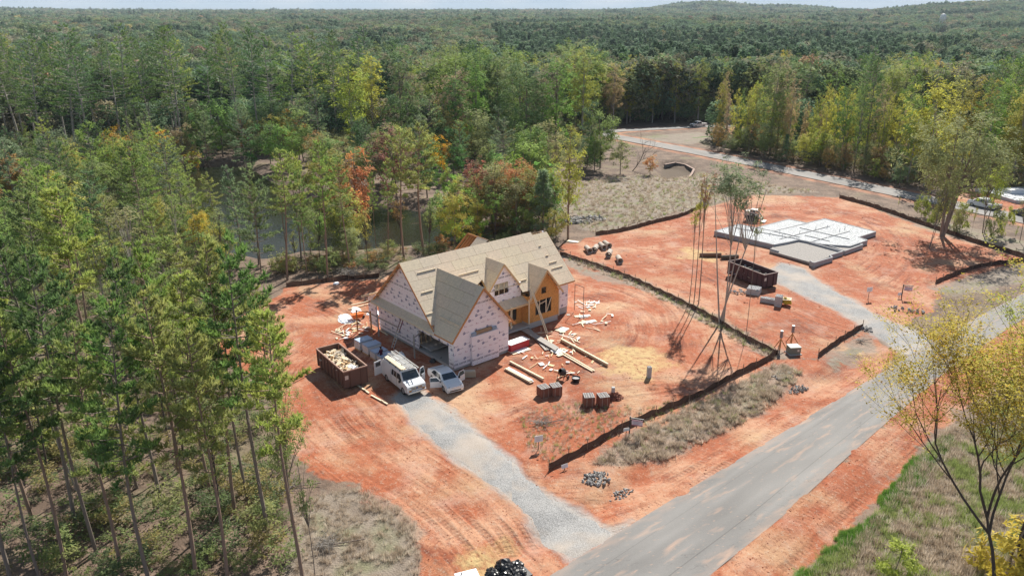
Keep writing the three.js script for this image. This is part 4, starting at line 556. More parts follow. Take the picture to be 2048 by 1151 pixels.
{ // the tall clump of stems on the fence line, leaves only at the top
  KIND.clump = [broad(131, 20, 3.3, 0.68, { clusters: 95, leaves: 34, size: 0.19, rad: 0.5, stems: 4, limbs: 44, lumpy: 0.6, trunkR: 0.012, spread: 0.1, hollow: 0.2, limbR: 0.0014 })];
  put('clump', 'multi_stem_tree', 24.67,-83.56,20.01, L_.sage, 'tall clump of bare stems with small green crowns on the fence', undefined, { v: 0, bark: barkGrey, wide: 1.0, turn: 1.2 });
}
// --- the near stand of pines on the left
const standLabel = ['tall pine of the near left stand, long bare trunk', 'dark needled pine inside the near left stand', 'bushy young pine among the near left trees'];
for (const [k, a] of [[0, [-13.67,-40.11,19]], [1, [-17.19,-44.52,21.81]], [2, [-20.53,-40.53,20.34]], [3, [-23.13,-39.65,19.47]], [0, [-19.94,-46.89,20.81]], [1, [-28.11,-42.53,21.48]], [2, [-25.27,-40.11,18.09]], [3, [-31.9,-39.88,20.56]], [0, [-29.07,-40.58,18.51]], [1, [-30.13,-39.88,16.65]], [2, [-18.26,-39.88,18.19]], [3, [-19.95,-48.71,18.89]], [0, [-23,-49.66,17.87]], [2, [-26.53,-52.71,19.48]], [1, [-26.21,-48.09,19.78]], [3, [-31.18,-45.74,21.47]], [0, [-34.73,-46.31,20.98]], [2, [-18.14,-51.32,16.57]]])
  put('pineNear', 'pine_tree', ...a, k % 2 ? L_.pine : L_.pineBright, k % 2 ? standLabel[1] : standLabel[0], k % 2 ? 'dark pines of the near left stand' : 'tall pines of the near left stand', { v: k, bark: k % 2 ? bark : barkRed, wide: 0.86 });
put('airy', 'broadleaf_tree', -15.66,-45.74,12.23, L_.olive, 'thin olive leaved tree at the clay edge left of the drive', undefined, { wide: 0.55, v: 1 });
put('sapling', 'sapling_tree', -12.96,-40.53,9.38, L_.olive, 'nearly bare sapling nearest the dry grass patch', undefined, { wide: 0.6 });
const seenWater = (x, z) => { const px = 1024 + 1534 * x / (11.7 - z * 0.94); return z < -84 && z > -150 && ((px > 445 && px < 560) || (px > 715 && px < 880)); };
const bendOpen = pts(28.95,-234.71, 45.8,-258.2, 71.3,-267.05, 54.19,-210.74, 40.19,-216.72);
const notBuilt = (x, z) => !inside(bendOpen, x, z) && look(Z.clay, x, z) > 1.5 && look(Z.road1, x, z) > 3 && look(Z.road2, x, z) > 7 && look(Z.gravel, x, z) > 2 && look(Z.pond, x, z) > 0.5;
const stand = pts(-38.5,-40.58, -26.33,-39.65, -16.1,-39.65, -14.16,-42.03, -18.14,-51.32, -24.7,-64.43, -31.74,-73.24, -35.25,-84.34, -32.83,-93.79, -41.35,-103.02, -49.36,-98.73, -62.8,-87.57, -63.51,-75.77, -51.13,-55.68);
scatter(201, stand, 15, 2.8, (x, z, r, k) => { const yng = r() < 0.45; if (yng) plant('pineYoung', 'pine_tree', x, z, 9 + r() * 5, pick(r, [L_.pineBright, L_.pine]), standLabel[2], 'young pines of the near left stand'); else { const v = Math.floor(r() * 4); plant('pineNear', 'pine_tree', x, z, 17 + r() * 5, v % 2 ? L_.pine : L_.pineBright, standLabel[v % 2 ? 1 : 0], v % 2 ? 'dark pines of the near left stand' : 'tall pines of the near left stand', { v, bark: v % 2 ? bark : barkRed }); } }, notBuilt);
scatter(213, stand, 22, 1.2, (x, z, r) => plant('pole', 'sapling_tree', x, z, 7 + r() * 9, pick(r, [L_.olive, L_.lime, L_.oak]), 'thin bare pole of a young tree under the near pines', 'thin poles under the near pines', { bark: pick(r, [barkDark, barkGrey, bark]), tilt: rnorm(r) * 0.12, turn: r() * TAU, wide: 1.0 + r() * 0.6 }), notBuilt);
// --- mixed young wood between the stand and the pond
const young = pts(-62.8,-87.57, -49.36,-98.73, -40.95,-101.92, -31.81,-94.74, -30.61,-98.73, -35.28,-107.66, -42.07,-111.39, -54.75,-130.65, -75.4,-172.73, -98.12,-181.75, -118.1,-175.64, -86, -120, -62, -70);
scatter(202, young, 74, 2.7, (x, z, r) => { const q = r(), far = z < -115; if (q < 0.55) plant('pineYoung', 'pine_tree', x, z, 10 + r() * 5, pick(r, [L_.pineBright, L_.pineBright, L_.pine, L_.pineBlue]), 'bushy green young pine in the thicket left of the pond', 'young pines left of the pond'); else if (q < 0.85) plant('small', 'broadleaf_tree', x, z, 7 + r() * 5, pick(r, [L_.olive, L_.oak, L_.lime, L_.sage]), 'green leafed small tree in the thicket left of the pond', 'small leafy trees left of the pond'); else plant(far ? 'maple' : 'small', 'autumn_tree', x, z, 7 + r() * 4, pick(r, [L_.tan, L_.yellow, L_.orange]), 'browning autumn tree in the thicket left of the pond', 'autumn trees left of the pond'); }, (x, z) => notBuilt(x, z) && !seenWater(x, z));
// --- trees on the house side of the pond
for (const [kind, a, leaf, label] of [
  ['maple', [-26.17,-125.69,16.19], L_.orange, 'orange and yellow maple on the pond bank left of the pine pair'], ['maple', [-22.7,-145.79,15.76], L_.red, 'red topped maple behind the pine pair'], ['maple', [-5.66,-127.3,12.67], L_.red, 'reddest maple just behind the middle of the roof ridge'], ['maple', [0.93,-125.69,13.11], L_.orange, 'orange maple behind the right half of the roof ridge'], ['maple', [-8.71,-124.11,10.94], L_.lime, 'yellowing maple left of the reddest maple'],
  ['small', [-25.63,-112.68,10.12], L_.lime, 'light green small tree at the near pond edge'], ['small', [-30.68,-111.39,8.52], L_.olive, 'olive small tree at the near pond edge'], ['small', [-2.83,-123.49,12.68], L_.olive, 'olive tree between the red and the orange maple'], ['small', [-10.97,-121.06,9.11], L_.oak, 'green tree behind the left half of the ridge'], ['maple', [-57.92,-202.71,11.62], L_.yellow, 'bright yellow tree on the far pond shore'], ['maple', [-94.55,-181.75,10.56], L_.yellow, 'yellow tree at the foot of the tall left pines'], ['maple', [-86.65,-188.27,9.7], L_.yellow, 'smaller yellow tree at the foot of the tall pines'], ['maple', [-76.09,-181.75,6.85], L_.yellow, 'yellow shrubby tree on the far left pond shore'], ['maple', [-96.45,-145.79,10.82], L_.orange, 'orange tree at the left picture edge'], ['dead', [-91.84,-147.91,8.36], null, 'grey leafless tree at the left beside the orange tree'], ['dead', [-90.1,-150.09,7.19], null, 'low grey leafless tree beside the other bare one'],
  ['pineShore', [-31.23,-107.66,16.18], L_.pineBright, 'green pine on the pond bank left of the house'], ['pineYoung', [-36.75,-106.46,14.85], L_.pineBlue, 'thin blue green pine on the pond bank'], ['pineShore', [-48.63,-121.06,11.52], L_.pineBright, 'pine on the left shore of the pond'], ['small', [2.95,-121.06,7.49], L_.oak, 'dark leafy small tree right behind the roof end'], ['small', [6.86,-117.58,5.87], L_.lime, 'low light green tree at the right end of the roof'], ['maple', [-34.47,-137.84,14.42], L_.lime, 'pale lime tree leaning over the pond'],
  ['maple', [31.34,-172.73,5.1], L_.orange, 'small orange tree next to the retention basin'], ['small', [24.53,-172.73,8.45], L_.olive, 'olive tree at the edge of the dry field']])
  put(kind, kind === 'dead' ? 'bare_tree' : kind.startsWith('pine') ? 'pine_tree' : kind === 'maple' ? 'maple_tree' : 'broadleaf_tree', ...a, leaf, label, undefined, kind === 'dead' ? { bark: barkGrey, wide: 1.5 } : {});
const bankStrip = pts(-32.54,-101.92, -18.69,-103.02, -1.88,-115.36, 6.09,-118.15, 6.67,-130.65, -10.5,-125.69, -11.17,-114.01, -24.6,-111.39, -34.17,-107.66);
scatter(203, bankStrip, 22, 1.6, (x, z, r) => { const q = r(); plant(q < 0.5 ? 'shrub' : 'sapling', q < 0.5 ? 'shrub' : 'sapling_tree', x, z, q < 0.5 ? 1.6 + r() * 2 : 5 + r() * 5, pick(r, [L_.lime, L_.olive, L_.yellow, L_.orange, L_.oak]), q < 0.5 ? 'small shrub on the bank between house and pond' : 'thin sapling on the bank between house and pond', q < 0.5 ? 'shrubs on the pond bank' : 'saplings on the pond bank', q < 0.5 ? { category: 'shrub' } : { bark: barkDark }); }, (x, z) => look(Z.clay, x, z) > 0.8 && look(Z.pond, x, z) > -1);
// --- the tall wood behind the pond: pines on the left, broadleaf in the middle, mixed along the far road
const dFar = (x, z) => Math.hypot(x, z);
scatter(204, pts(-140, -150, -96, -152, -99.62,-189.62, -79.69,-202.71, -53.3,-202.71, -40, -262, -150, -275, -190, -200), 84, 3.9, (x, z, r) => { const v = r(); plant('pineTall', 'pine_tree', x, z, 27 + r() * 5.5, v < 0.65 ? L_.pineTall : v < 0.9 ? L_.pineTallBlue : L_.pineBright, v < 0.65 ? 'tall dark pine in the left wall of wood behind the pond' : v < 0.9 ? 'tall blue green pine in the left wall of wood' : 'tall brighter pine in the left wall of wood', v < 0.65 ? 'dark pines behind the pond' : v < 0.9 ? 'blue green pines behind the pond' : 'bright pines behind the pond', { bark: barkGrey }); }, notBuilt);
scatter(205, pts(-61.22,-202.71, -33.62,-195.24, -7.93,-189.62, 18.58,-181.75, 26.14,-210.74, 26.13,-244.26, 40, -330, -40, -330, -62, -262), 64, 4.6, (x, z, r) => { const q = r(), leaf = q < 0.42 ? L_.oak : q < 0.62 ? L_.oakDark : q < 0.78 ? L_.olive : q < 0.92 ? L_.lime : L_.tan, nm = q < 0.42 ? 'green' : q < 0.62 ? 'dark green' : q < 0.78 ? 'olive' : q < 0.92 ? 'yellow green' : 'tan'; plant(r() < 0.6 ? 'oak' : 'poplar', 'broadleaf_tree', x, z, 21 + r() * 7, leaf, nm + ' broadleaf tree in the middle of the wood behind the house', nm + ' trees in the middle wood', { bark: q > 0.7 ? barkGrey : bark }); }, notBuilt);
scatter(206, pts(54.47,-209.08, 66.42,-189.62, 77.97,-175.64, 86.56,-158.45, 107.64,-156.99, 190, -180, 190, -300, 95, -330, 66, -275), 128, 3.6, (x, z, r) => { const q = r(); if (q < 0.25) plant('pineTall', 'pine_tree', x, z, 20 + r() * 6, L_.pineTall, 'dark pine in the wood along the far road', 'pines along the far road'); else { const leaf = q < 0.52 ? L_.lime : q < 0.74 ? L_.oak : q < 0.8 ? L_.yellow : q < 0.9 ? L_.olive : L_.tan, nm = q < 0.5 ? 'yellow green' : q < 0.68 ? 'green' : q < 0.8 ? 'golden' : q < 0.9 ? 'olive' : 'rust tan'; plant(r() < 0.75 ? 'poplar' : 'oak', 'roadside_tree', x, z, 19 + r() * 7, leaf, nm + ' broadleaf tree in the wood along the far road', nm + ' trees along the far road', { bark: barkGrey, wide: 0.75 + r() * 0.2 }); } }, (x, z) => notBuilt(x, z) && look(Z.road2, x, z) > 9);
scatter(207, pts(23.26,-230.69, 39.71,-261.92, 72.66,-272.38, 91.86,-267.05, 95, -330, 40, -330), 46, 3.8, (x, z, r) => { const q = r(), leaf = q < 0.6 ? L_.lime : q < 0.8 ? L_.tan : L_.oak, nm = q < 0.6 ? 'yellow green' : q < 0.8 ? 'tan' : 'green'; plant('poplar', 'roadside_tree', x, z, 18 + r() * 5, leaf, nm + ' tree behind the far bend of the road', nm + ' trees behind the road bend', { bark: barkGrey }); }, notBuilt);
// the far shore of the pond, wooded down to the water
scatter(210, pts(-99.24,-172.73, -78.31,-179.88, -65.85,-184.95, -45.87,-152.33, -34.23,-140.92, -21.67,-138.59, -10.88,-130.65, 1.46,-135.97, 5.74,-154.63, 12.51,-163.47, 19.68,-169.91, 21.3,-184.95, -8.01,-191.69, -34.21,-198.91, -62.11,-205.85, -104.21,-193.8), 62, 3.3, (x, z, r) => { const q = r(); if (q < 0.2) plant('pineYoung', 'pine_tree', x, z, 10 + r() * 7, L_.pineBlue, 'mid height pine on the far shore of the pond', 'pines on the far pond shore'); else if (q < 0.75) plant(r() < 0.5 ? 'small' : 'maple', 'broadleaf_tree', x, z, 8 + r() * 7, q < 0.45 ? L_.oakDark : q < 0.6 ? L_.oak : L_.olive, 'green tree on the far shore of the pond', 'green trees on the far pond shore'); else plant('maple', 'autumn_tree', x, z, 6 + r() * 5, pick(r, [L_.yellow, L_.tan, L_.orange, L_.lime]), 'autumn coloured tree on the far shore of the pond', 'autumn trees on the far pond shore'); }, notBuilt);
scatter(211, pts(-36.75,-101.92, -31.42,-100.41, -26.78,-101.26, -18.87,-104.15, -10.93,-111.39, -10.15,-121.06, -12.91,-115.91, -24.71,-111.9, -32.2,-111.39, -35.65,-107.66, -42.07,-111.39, -43.01,-107.66), 15, 2.6, (x, z, r) => { const q = r(); if (q < 0.5) plant('pineShore', 'pine_tree', x, z, 11 + r() * 5, pick(r, [L_.pineBright, L_.pine]), 'slim pine on the near shore of the pond', 'slim pines on the near pond shore', { bark: barkRed, wide: 0.6 + r() * 0.2 }); else plant(q < 0.8 ? 'small' : 'maple', 'broadleaf_tree', x, z, 6 + r() * 5, pick(r, [L_.olive, L_.oak, L_.lime, L_.sage]), 'small leafy tree on the near shore of the pond', 'leafy trees on the near pond shore', { wide: 0.8 }); }, (x, z) => look(Z.clay, x, z) > 1 && look(Z.pond, x, z) > -0.5 && !(seenWater(x, z) && noise(x / 3, z / 3) > -0.15));
scatter(212, pts(-11.79,-121.06, -9.02,-128.95, 1.44,-134.15, 6.67,-130.65, 7.04,-121.06, -1.9,-116.74, -9.51,-112.68), 14, 2.2, (x, z, r) => plant('maple', 'maple_tree', x, z, 7 + r() * 5, pick(r, [L_.orange, L_.lime, L_.red, L_.olive, L_.oak]), 'mixed coloured maple behind the roof ridge', 'maples behind the roof ridge'), (x, z) => look(Z.clay, x, z) > 1);
scatter(214, pts(55.29,-212.41, 67.33,-192.39, 78.46,-176.83, 87.06,-159.43, 97.36,-168.8, 84.62,-191.69, 72.81,-209.08, 61.52,-228.73), 34, 2.6, (x, z, r) => { const q = r(); plant('poplar', 'roadside_tree', x, z, 14 + r() * 7, q < 0.6 ? L_.lime : q < 0.85 ? L_.oak : L_.tan, (q < 0.6 ? 'slender yellow green' : q < 0.85 ? 'slender green' : 'slender tan') + ' tree in the front row along the far road', 'front row trees along the far road', { bark: barkGrey, wide: 0.5 + r() * 0.2 }); }, (x, z) => look(Z.road2, x, z) > 6.5 && !inside(bendOpen, x, z));
// low growth along the far road edge
scatter(208, pts(53.68,-205.85, 65.53,-186.93, 76.29,-171.59, 84.62,-154.63, 94.5,-163.47, 81.83,-184.95, 65.14,-210.74), 30, 2.2, (x, z, r) => { const q = r(); plant(q < 0.3 ? 'cedar' : 'small', q < 0.3 ? 'cedar_tree' : 'broadleaf_tree', x, z, 4 + r() * 5, q < 0.3 ? L_.pineBlue : pick(r, [L_.olive, L_.lime, L_.orange, L_.sage]), q < 0.3 ? 'small cedar at the edge of the far road wood' : 'low leafy tree at the edge of the far road wood', q < 0.3 ? 'cedars at the far road' : 'low trees at the far road'); }, (x, z) => look(Z.road2, x, z) > 6);
scatter(209, pts(69.57,-141.71, 83.88,-119.59, 80.85,-114.81, 73.02,-123.49, 70.1,-134.87), 10, 1.8, (x, z, r) => plant(r() < 0.5 ? 'sapling' : 'shrub', 'sapling_tree', x, z, 2.5 + r() * 3, pick(r, [L_.olive, L_.lime]), 'small sapling between the far silt fence and the road', 'saplings on the far verge', { wide: 0.5 }));
console.log('trees', treeSeed, planted.length);


// ---------------------------------------------------------------- the far wood: too many crowns to count, one mass to the horizon
function farCrown(seed, n, size, conic) { const r = rng(seed), C = new Tris(); for (let i = 0; i < n; i++) { const a = r() * TAU, v = conic ? Math.pow(r(), 0.7) : 1 - 1.35 * r(), u = conic ? (1 - v) * 0.42 + 0.06 : Math.sqrt(Math.max(0, 1 - v * v)) * 0.62, bul = 1 + 0.35 * noise(Math.cos(a) * 2 + seed, v * 2.5 + Math.sin(a) * 2), x = Math.cos(a) * u * bul, z = Math.sin(a) * u * bul, y = conic ? v * 1.5 - 0.5 : v * 0.62 * bul, b = 0.8 + r() * 0.4; leafCluster(C, r, x, y, z, 0.06, 1, size, Math.cos(a) * u, v * 0.6, Math.sin(a) * u, true, [b, b, b]); } return C.geo(); }
const farMat = leafMat(1, 1, 1); farMat.transmission = 0.3;
const farGreens = [[0.15, 0.24, 0.115], [0.19, 0.27, 0.12], [0.13, 0.21, 0.12], [0.25, 0.3, 0.125], [0.26, 0.25, 0.15], [0.3, 0.265, 0.165], [0.165, 0.25, 0.145]], farAutumn = [[0.42, 0.25, 0.13], [0.46, 0.36, 0.11], [0.38, 0.19, 0.13]];
{
  const shapes = [farCrown(1, 520, 0.07), farCrown(2, 520, 0.07), farCrown(3, 420, 0.065, true)], sets = shapes.map(() => ({ m: [], c: [] })), r = rng(404), q = new THREE.Quaternion(), M = new THREE.Matrix4();
  const add = (x, z, s, d) => { const az = Math.atan2(x, -z), zone = fbm(x / 170 + 8, z / 260, 3), plantation = d > 330 && d < 1100 && az > -0.02 && az < 0.45 ? 0.9 : 0, con = zone + plantation > 0.25 && r() < 0.85, k = con ? 2 : r() < 0.5 ? 0 : 1;
    const w = s * (0.45 + r() * r() * 1.2), hh = con ? w * 1.25 : w * (0.9 + r() * 0.5), tall = 14 + 6 * noise(x / 120, z / 120) + 6 * noise(x / 35, z / 35) + r() * 6, y = hgt(x, z) + tall - hh * 0.5 * (con ? 1.4 : 1);
    q.setFromEuler(new THREE.Euler(0, r() * TAU, 0)); M.compose(V3(x, y, z), q, V3(w, hh, w)); sets[k].m.push(M.toArray());
    let c = con ? [0.12, 0.2, 0.1] : farGreens[Math.floor(clamp(zone * 0.8 + 0.5 + (r() - 0.5) * 0.9, 0, 0.999) * 7)]; if (!con && r() < 0.012) c = pick(r, farAutumn); const b = 0.65 + r() * 0.7; sets[k].c.push(c[0] * b, c[1] * b, c[2] * b); };
  const half = 0.66; for (let i = 0; i < 5200; i++) { const d = Math.sqrt(lerp(225 * 225, 400 * 400, r())), a = (r() * 2 - 1) * half, x = Math.sin(a) * d, z = -Math.cos(a) * d; if (z > -215 || inside(bendOpen, x, z) || (look(Z.road2, x, z) < 13 || look(Z.clay, x, z) < 7 || look(Z.pond, x, z) < 12)) continue; const w = 2.6 + r() * 3; q.setFromEuler(new THREE.Euler(0, r() * TAU, 0)); M.compose(V3(x, hgt(x, z) + 1 + r() * 8, z), q, V3(w, w * 1.2, w)); const c = pick(r, farGreens).map((v) => v * 1.25), k = r() < 0.5 ? 0 : 1; sets[k].m.push(M.toArray()); sets[k].c.push(c[0], c[1], c[2]); }
  for (const [d0, d1, n, s] of [[255, 420, 5200, 8], [420, 800, 13000, 9], [800, 1600, 30000, 11.5], [1600, 3000, 40000, 16], [3000, 5600, 52000, 26]]) for (let i = 0; i < n; i++) {
    const d = Math.sqrt(lerp(d0 * d0, d1 * d1, r())), a = (r() * 2 - 1) * half, x = Math.sin(a) * d, z = -Math.cos(a) * d; if (z > -330 && x > 25 && x < 200 && (look(Z.road2, x, z) < 16 || inside(bendOpen, x, z))) continue; if (d > 1050 && d < 1520 && Math.abs(Math.atan2(x, -z) - 0.487) < 0.011) continue; if (d < 330 && z > -290 && x > -165 && x < 165 && (look(Z.road2, x, z) < 14 || look(Z.clay, x, z) < 8)) continue; add(x, z, s, d); }
  sets.forEach((t, k) => { const im = new THREE.InstancedMesh(shapes[k], farMat, t.m.length); im.name = ['far_wood', 'far_wood_001', 'far_pine_wood'][k]; im.castShadow = im.receiveShadow = true; t.m.forEach((a, i) => im.setMatrixAt(i, M.fromArray(a))); for (let i = 0; i < t.m.length; i++) im.setColorAt(i, new THREE.Color().setRGB(t.c[i * 3], t.c[i * 3 + 1], t.c[i * 3 + 2])); stuffOf(im, ['mixed green far wood reaching to the horizon', 'rounder crowned far wood reaching to the horizon', 'dark far pine plantation beyond the road'][k]); im.userData.category = 'wood'; scene.add(im); });
}
// ---------------------------------------------------------------- undergrowth, dry grass and weeds
function massOf(name, label, geo, material, places, category) { const im = new THREE.InstancedMesh(geo, material, places.length), M = new THREE.Matrix4(), q = new THREE.Quaternion(); im.name = numbered(name); im.castShadow = im.receiveShadow = true; places.forEach((p, i) => { q.setFromEuler(new THREE.Euler(0, p[4], 0)); M.compose(V3(p[0], p[1], p[2]), q, V3(p[3] * (p[6] || 1), p[3], p[3] * (p[6] || 1))); im.setMatrixAt(i, M); im.setColorAt(i, new THREE.Color().setRGB(...p[5])); }); stuffOf(im, label); im.userData.category = category; scene.add(im); return im; }
function sow(seed, P, n, ok, fn) { const r = rng(seed), x0 = Math.min(...P.map((p) => p[0])), x1 = Math.max(...P.map((p) => p[0])), z0 = Math.min(...P.map((p) => p[1])), z1 = Math.max(...P.map((p) => p[1])), out = []; for (let g = 0; g < n * 30 && out.length < n; g++) { const x = lerp(x0, x1, r()), z = lerp(z0, z1, r()); if (inside(P, x, z) && ok(x, z, r)) out.push(fn(x, hgt(x, z), z, r)); } return out; }
scene.fog = new THREE.FogExp2(new THREE.Color(0.74, 0.87, 1.0), 0.00009);
const leafShrub = (() => { const C = new Tris(), r = rng(61); for (let i = 0; i < 26; i++) { const a = r() * TAU, u = Math.sqrt(r()) * 0.6, y = 0.15 + r() * 0.75, b = 0.85 + r() * 0.3; leafCluster(C, r, Math.cos(a) * u, y, Math.sin(a) * u, 0.15, 18, 0.065, Math.cos(a) * 0.4, 0.5, Math.sin(a) * 0.4, false, [b, b, b]); } return C.geo(); })();
const bladeTuft = (n, lean, w, seed) => { const C = new Tris(), r = rng(seed); for (let i = 0; i < n; i++) { const a = r() * TAU, u = r() * 0.25, x = Math.cos(a) * u, z = Math.sin(a) * u, l = lean * (0.3 + r()), q = r() * TAU, h = 0.5 + r() * 0.6, b = 0.8 + r() * 0.4, sx = Math.cos(q) * w, sz = Math.sin(q) * w; let nx = -sz, nz = sx; C.tri([x - sx, 0, z - sz], [x + sx, 0, z + sz], [x + Math.cos(a) * l, h, z + Math.sin(a) * l], nx * 5, 0.8, nz * 5, [b, b, b]); } const g = C.geo(); g.computeVertexNormals(); return g; };
const whiteLeaf = leafMat(1, 1, 1), grassMat = leafMat(1, 1, 1);
const greens = [[0.2, 0.255, 0.075], [0.15, 0.21, 0.06], [0.27, 0.29, 0.095], [0.12, 0.17, 0.06], [0.32, 0.27, 0.09]], drys = [[0.58, 0.48, 0.37], [0.47, 0.38, 0.29], [0.7, 0.61, 0.5], [0.36, 0.28, 0.2], [0.5, 0.42, 0.33]];
massOf('undergrowth', 'low leafy undergrowth beneath the near left pines', leafShrub, whiteLeaf, sow(301, stand, 900, notBuilt, (x, y, z, r) => { const s = 0.6 + r() * r() * 2.2; return [x, y, z, s, r() * TAU, pick(r, greens)]; }), 'undergrowth');
massOf('undergrowth', 'low leafy undergrowth in the thicket round the pond', leafShrub, whiteLeaf, sow(302, young, 1100, (x, z) => notBuilt(x, z) && !seenWater(x, z), (x, y, z, r) => [x, y, z, 0.8 + r() * 2.2, r() * TAU, pick(r, greens)]), 'undergrowth');
massOf('undergrowth', 'undergrowth at the foot of the wood behind the pond', leafShrub, whiteLeaf, sow(303, pts(-150, -150, -96, -150, -98.29,-186.93, -78.56,-199.66, -53.3,-202.71, -7.82,-186.93, 19.27,-176.83, 26.14,-210.74, 30, -300, -150, -290), 2600, notBuilt, (x, y, z, r) => [x, y, z, 1.2 + r() * 3.2, r() * TAU, pick(r, greens)]), 'undergrowth');
massOf('undergrowth', 'undergrowth at the foot of the wood along the far road', leafShrub, whiteLeaf, sow(304, pts(54.07,-207.45, 65.97,-188.27, 77,-173.31, 85.1,-155.57, 106.14,-154.63, 185, -200, 100, -320, 66, -275), 1700, (x, z) => notBuilt(x, z) && look(Z.road2, x, z) > 8, (x, y, z, r) => [x, y, z, 1.2 + r() * 3, r() * TAU, pick(r, greens.concat([[0.3, 0.2, 0.07]]))]), 'undergrowth');
massOf('undergrowth', 'brush and weeds on the bank between house and pond', leafShrub, whiteLeaf, sow(305, bankStrip, 240, (x, z) => look(Z.clay, x, z) > 0.6, (x, y, z, r) => [x, y, z, 0.5 + r() * 1.3, r() * TAU, pick(r, greens.concat([[0.42, 0.3, 0.06], [0.4, 0.18, 0.06]]))]), 'undergrowth');
const tallTuft = bladeTuft(26, 0.55, 0.035, 7), lowTuft = bladeTuft(16, 0.5, 0.03, 8);
const dryIn = (P) => (x, z, r) => inside(P, x, z) && look(Z.dry, x, z) + fbm(x / 3, z / 3, 3) * 1.2 < 0.1;
massOf('dry_grass', 'tall dry grass strip between silt fence and road', tallTuft, grassMat, sow(311, pts(6.3,-53.43, 9.77,-58.09, 19.44,-65.64, 28.35,-73.49, 29.83,-70.28, 22.8,-62.51, 17.09,-57.92, 12.09,-54.16, 8.72,-53.43), 1700, (x, z, r) => look(Z.dry, x, z) < 0.2 && r() < 0.25 + 1.6 * clamp(fbm(x / 1.6 + 3, z / 1.6, 3) + 0.2), (x, y, z, r) => [x, y - 0.03, z, (0.22 + r() * 0.3) * (0.7 + 0.9 * clamp(0.5 + noise(x / 1.2, z / 1.2))), r() * TAU, r() < 0.05 ? [0.36, 0.4, 0.16] : pick(r, drys)]), 'dry grass');
massOf('dry_grass', 'rough field of dry and greenish grass right of the road', lowTuft, grassMat, sow(312, pts(17.61,-39.2, 20.58,-42.03, 24.36,-44.63, 30.18,-50.98, 37.24,-58.5, 51.1,-66.46, 32.06,-37.07, 16.27,-37.07), 6000, (x, z) => look(Z.dry, x, z) < 0.2, (x, y, z, r) => { const g = fbm(x / 3.1 + 50, z / 3.1, 3) + r() * 0.5 > 0.35; return [x, y - 0.02, z, 0.3 + r() * 0.45, r() * TAU, g ? [0.32, 0.38, 0.13] : pick(r, drys)]; }), 'dry grass');
massOf('green_grass', 'bright green grass strip beside the clay verge', lowTuft, grassMat, sow(313, pts(16.83,-38.76, 21.35,-44.09, 28.78,-51.32, 33.67,-55.68, 39.22,-58.93, 35,-52.71, 28.24,-46.89, 21.52,-41.05), 1500, (x, z) => look(Z.green, x, z) + fbm(x / 3.1 + 50, z / 3.1, 3) * 1.3 < 0.6, (x, y, z, r) => [x, y - 0.02, z, 0.22 + r() * 0.3, r() * TAU, pick(r, [[0.11, 0.26, 0.03], [0.15, 0.3, 0.045], [0.2, 0.3, 0.07]])]), 'grass');
massOf('dry_grass', 'low dry grass patch left of the gravel drive', lowTuft, grassMat, sow(314, pts(-16.15,-49.66, -12.51,-50.51, -8.73,-48.4, -6.68,-45.18, -5.78,-38.76, -14.45,-38.33), 800, (x, z, r) => look(Z.dry, x, z) < 0.3 && r() < 0.2 + 1.6 * clamp(fbm(x / 1.6 + 3, z / 1.6, 3) + 0.1), (x, y, z, r) => [x, y - 0.02, z, 0.25 + r() * 0.4, r() * TAU, pick(r, drys)]), 'dry grass');
massOf('dry_grass', 'weedy dry field behind the two building lots', tallTuft, grassMat, sow(315, pts(1.44,-134.15, 5.15,-152.33, 12.4,-161.93, 21.92,-169.91, 42.79,-175.64, 50.22,-167.17, 63.11,-154.63, 47.96,-151.87, 35.54,-141.71, 14.19,-122.88, 10.18,-130.65), 2600, () => true, (x, y, z, r) => [x, y - 0.03, z, 0.3 + r() * 0.5, r() * TAU, r() < 0.15 ? [0.36, 0.4, 0.16] : pick(r, drys)]), 'dry grass');
massOf('weeds', 'weeds along the foot of the silt fence between the lots', tallTuft, grassMat, sow(316, pts(7.14,-111.39, 12.83,-106.46, 25.01,-85.61, 29,-75.77, 27.72,-73.49, 23.34,-81.3, 11.64,-101.92), 500, (x, z) => look(Z.weedA, x, z) < 1.5, (x, y, z, r) => [x, y - 0.03, z, 0.2 + r() * 0.4, r() * TAU, r() < 0.3 ? [0.34, 0.38, 0.15] : pick(r, drys)]), 'weeds');
massOf('weeds', 'scattered weeds round the brick packs in the yard', lowTuft, grassMat, sow(317, pts(0.73,-61.58, 3.56,-63.84, 8.27,-64.14, 12.3,-62.98, 19.65,-66.46, 19.74,-64.93, 9.83,-58.5, 3.07,-53.43, 1.42,-55.68), 650, () => true, (x, y, z, r) => [x, y - 0.02, z, 0.15 + r() * 0.35, r() * TAU, r() < 0.35 ? [0.32, 0.38, 0.13] : pick(r, drys)]), 'weeds');

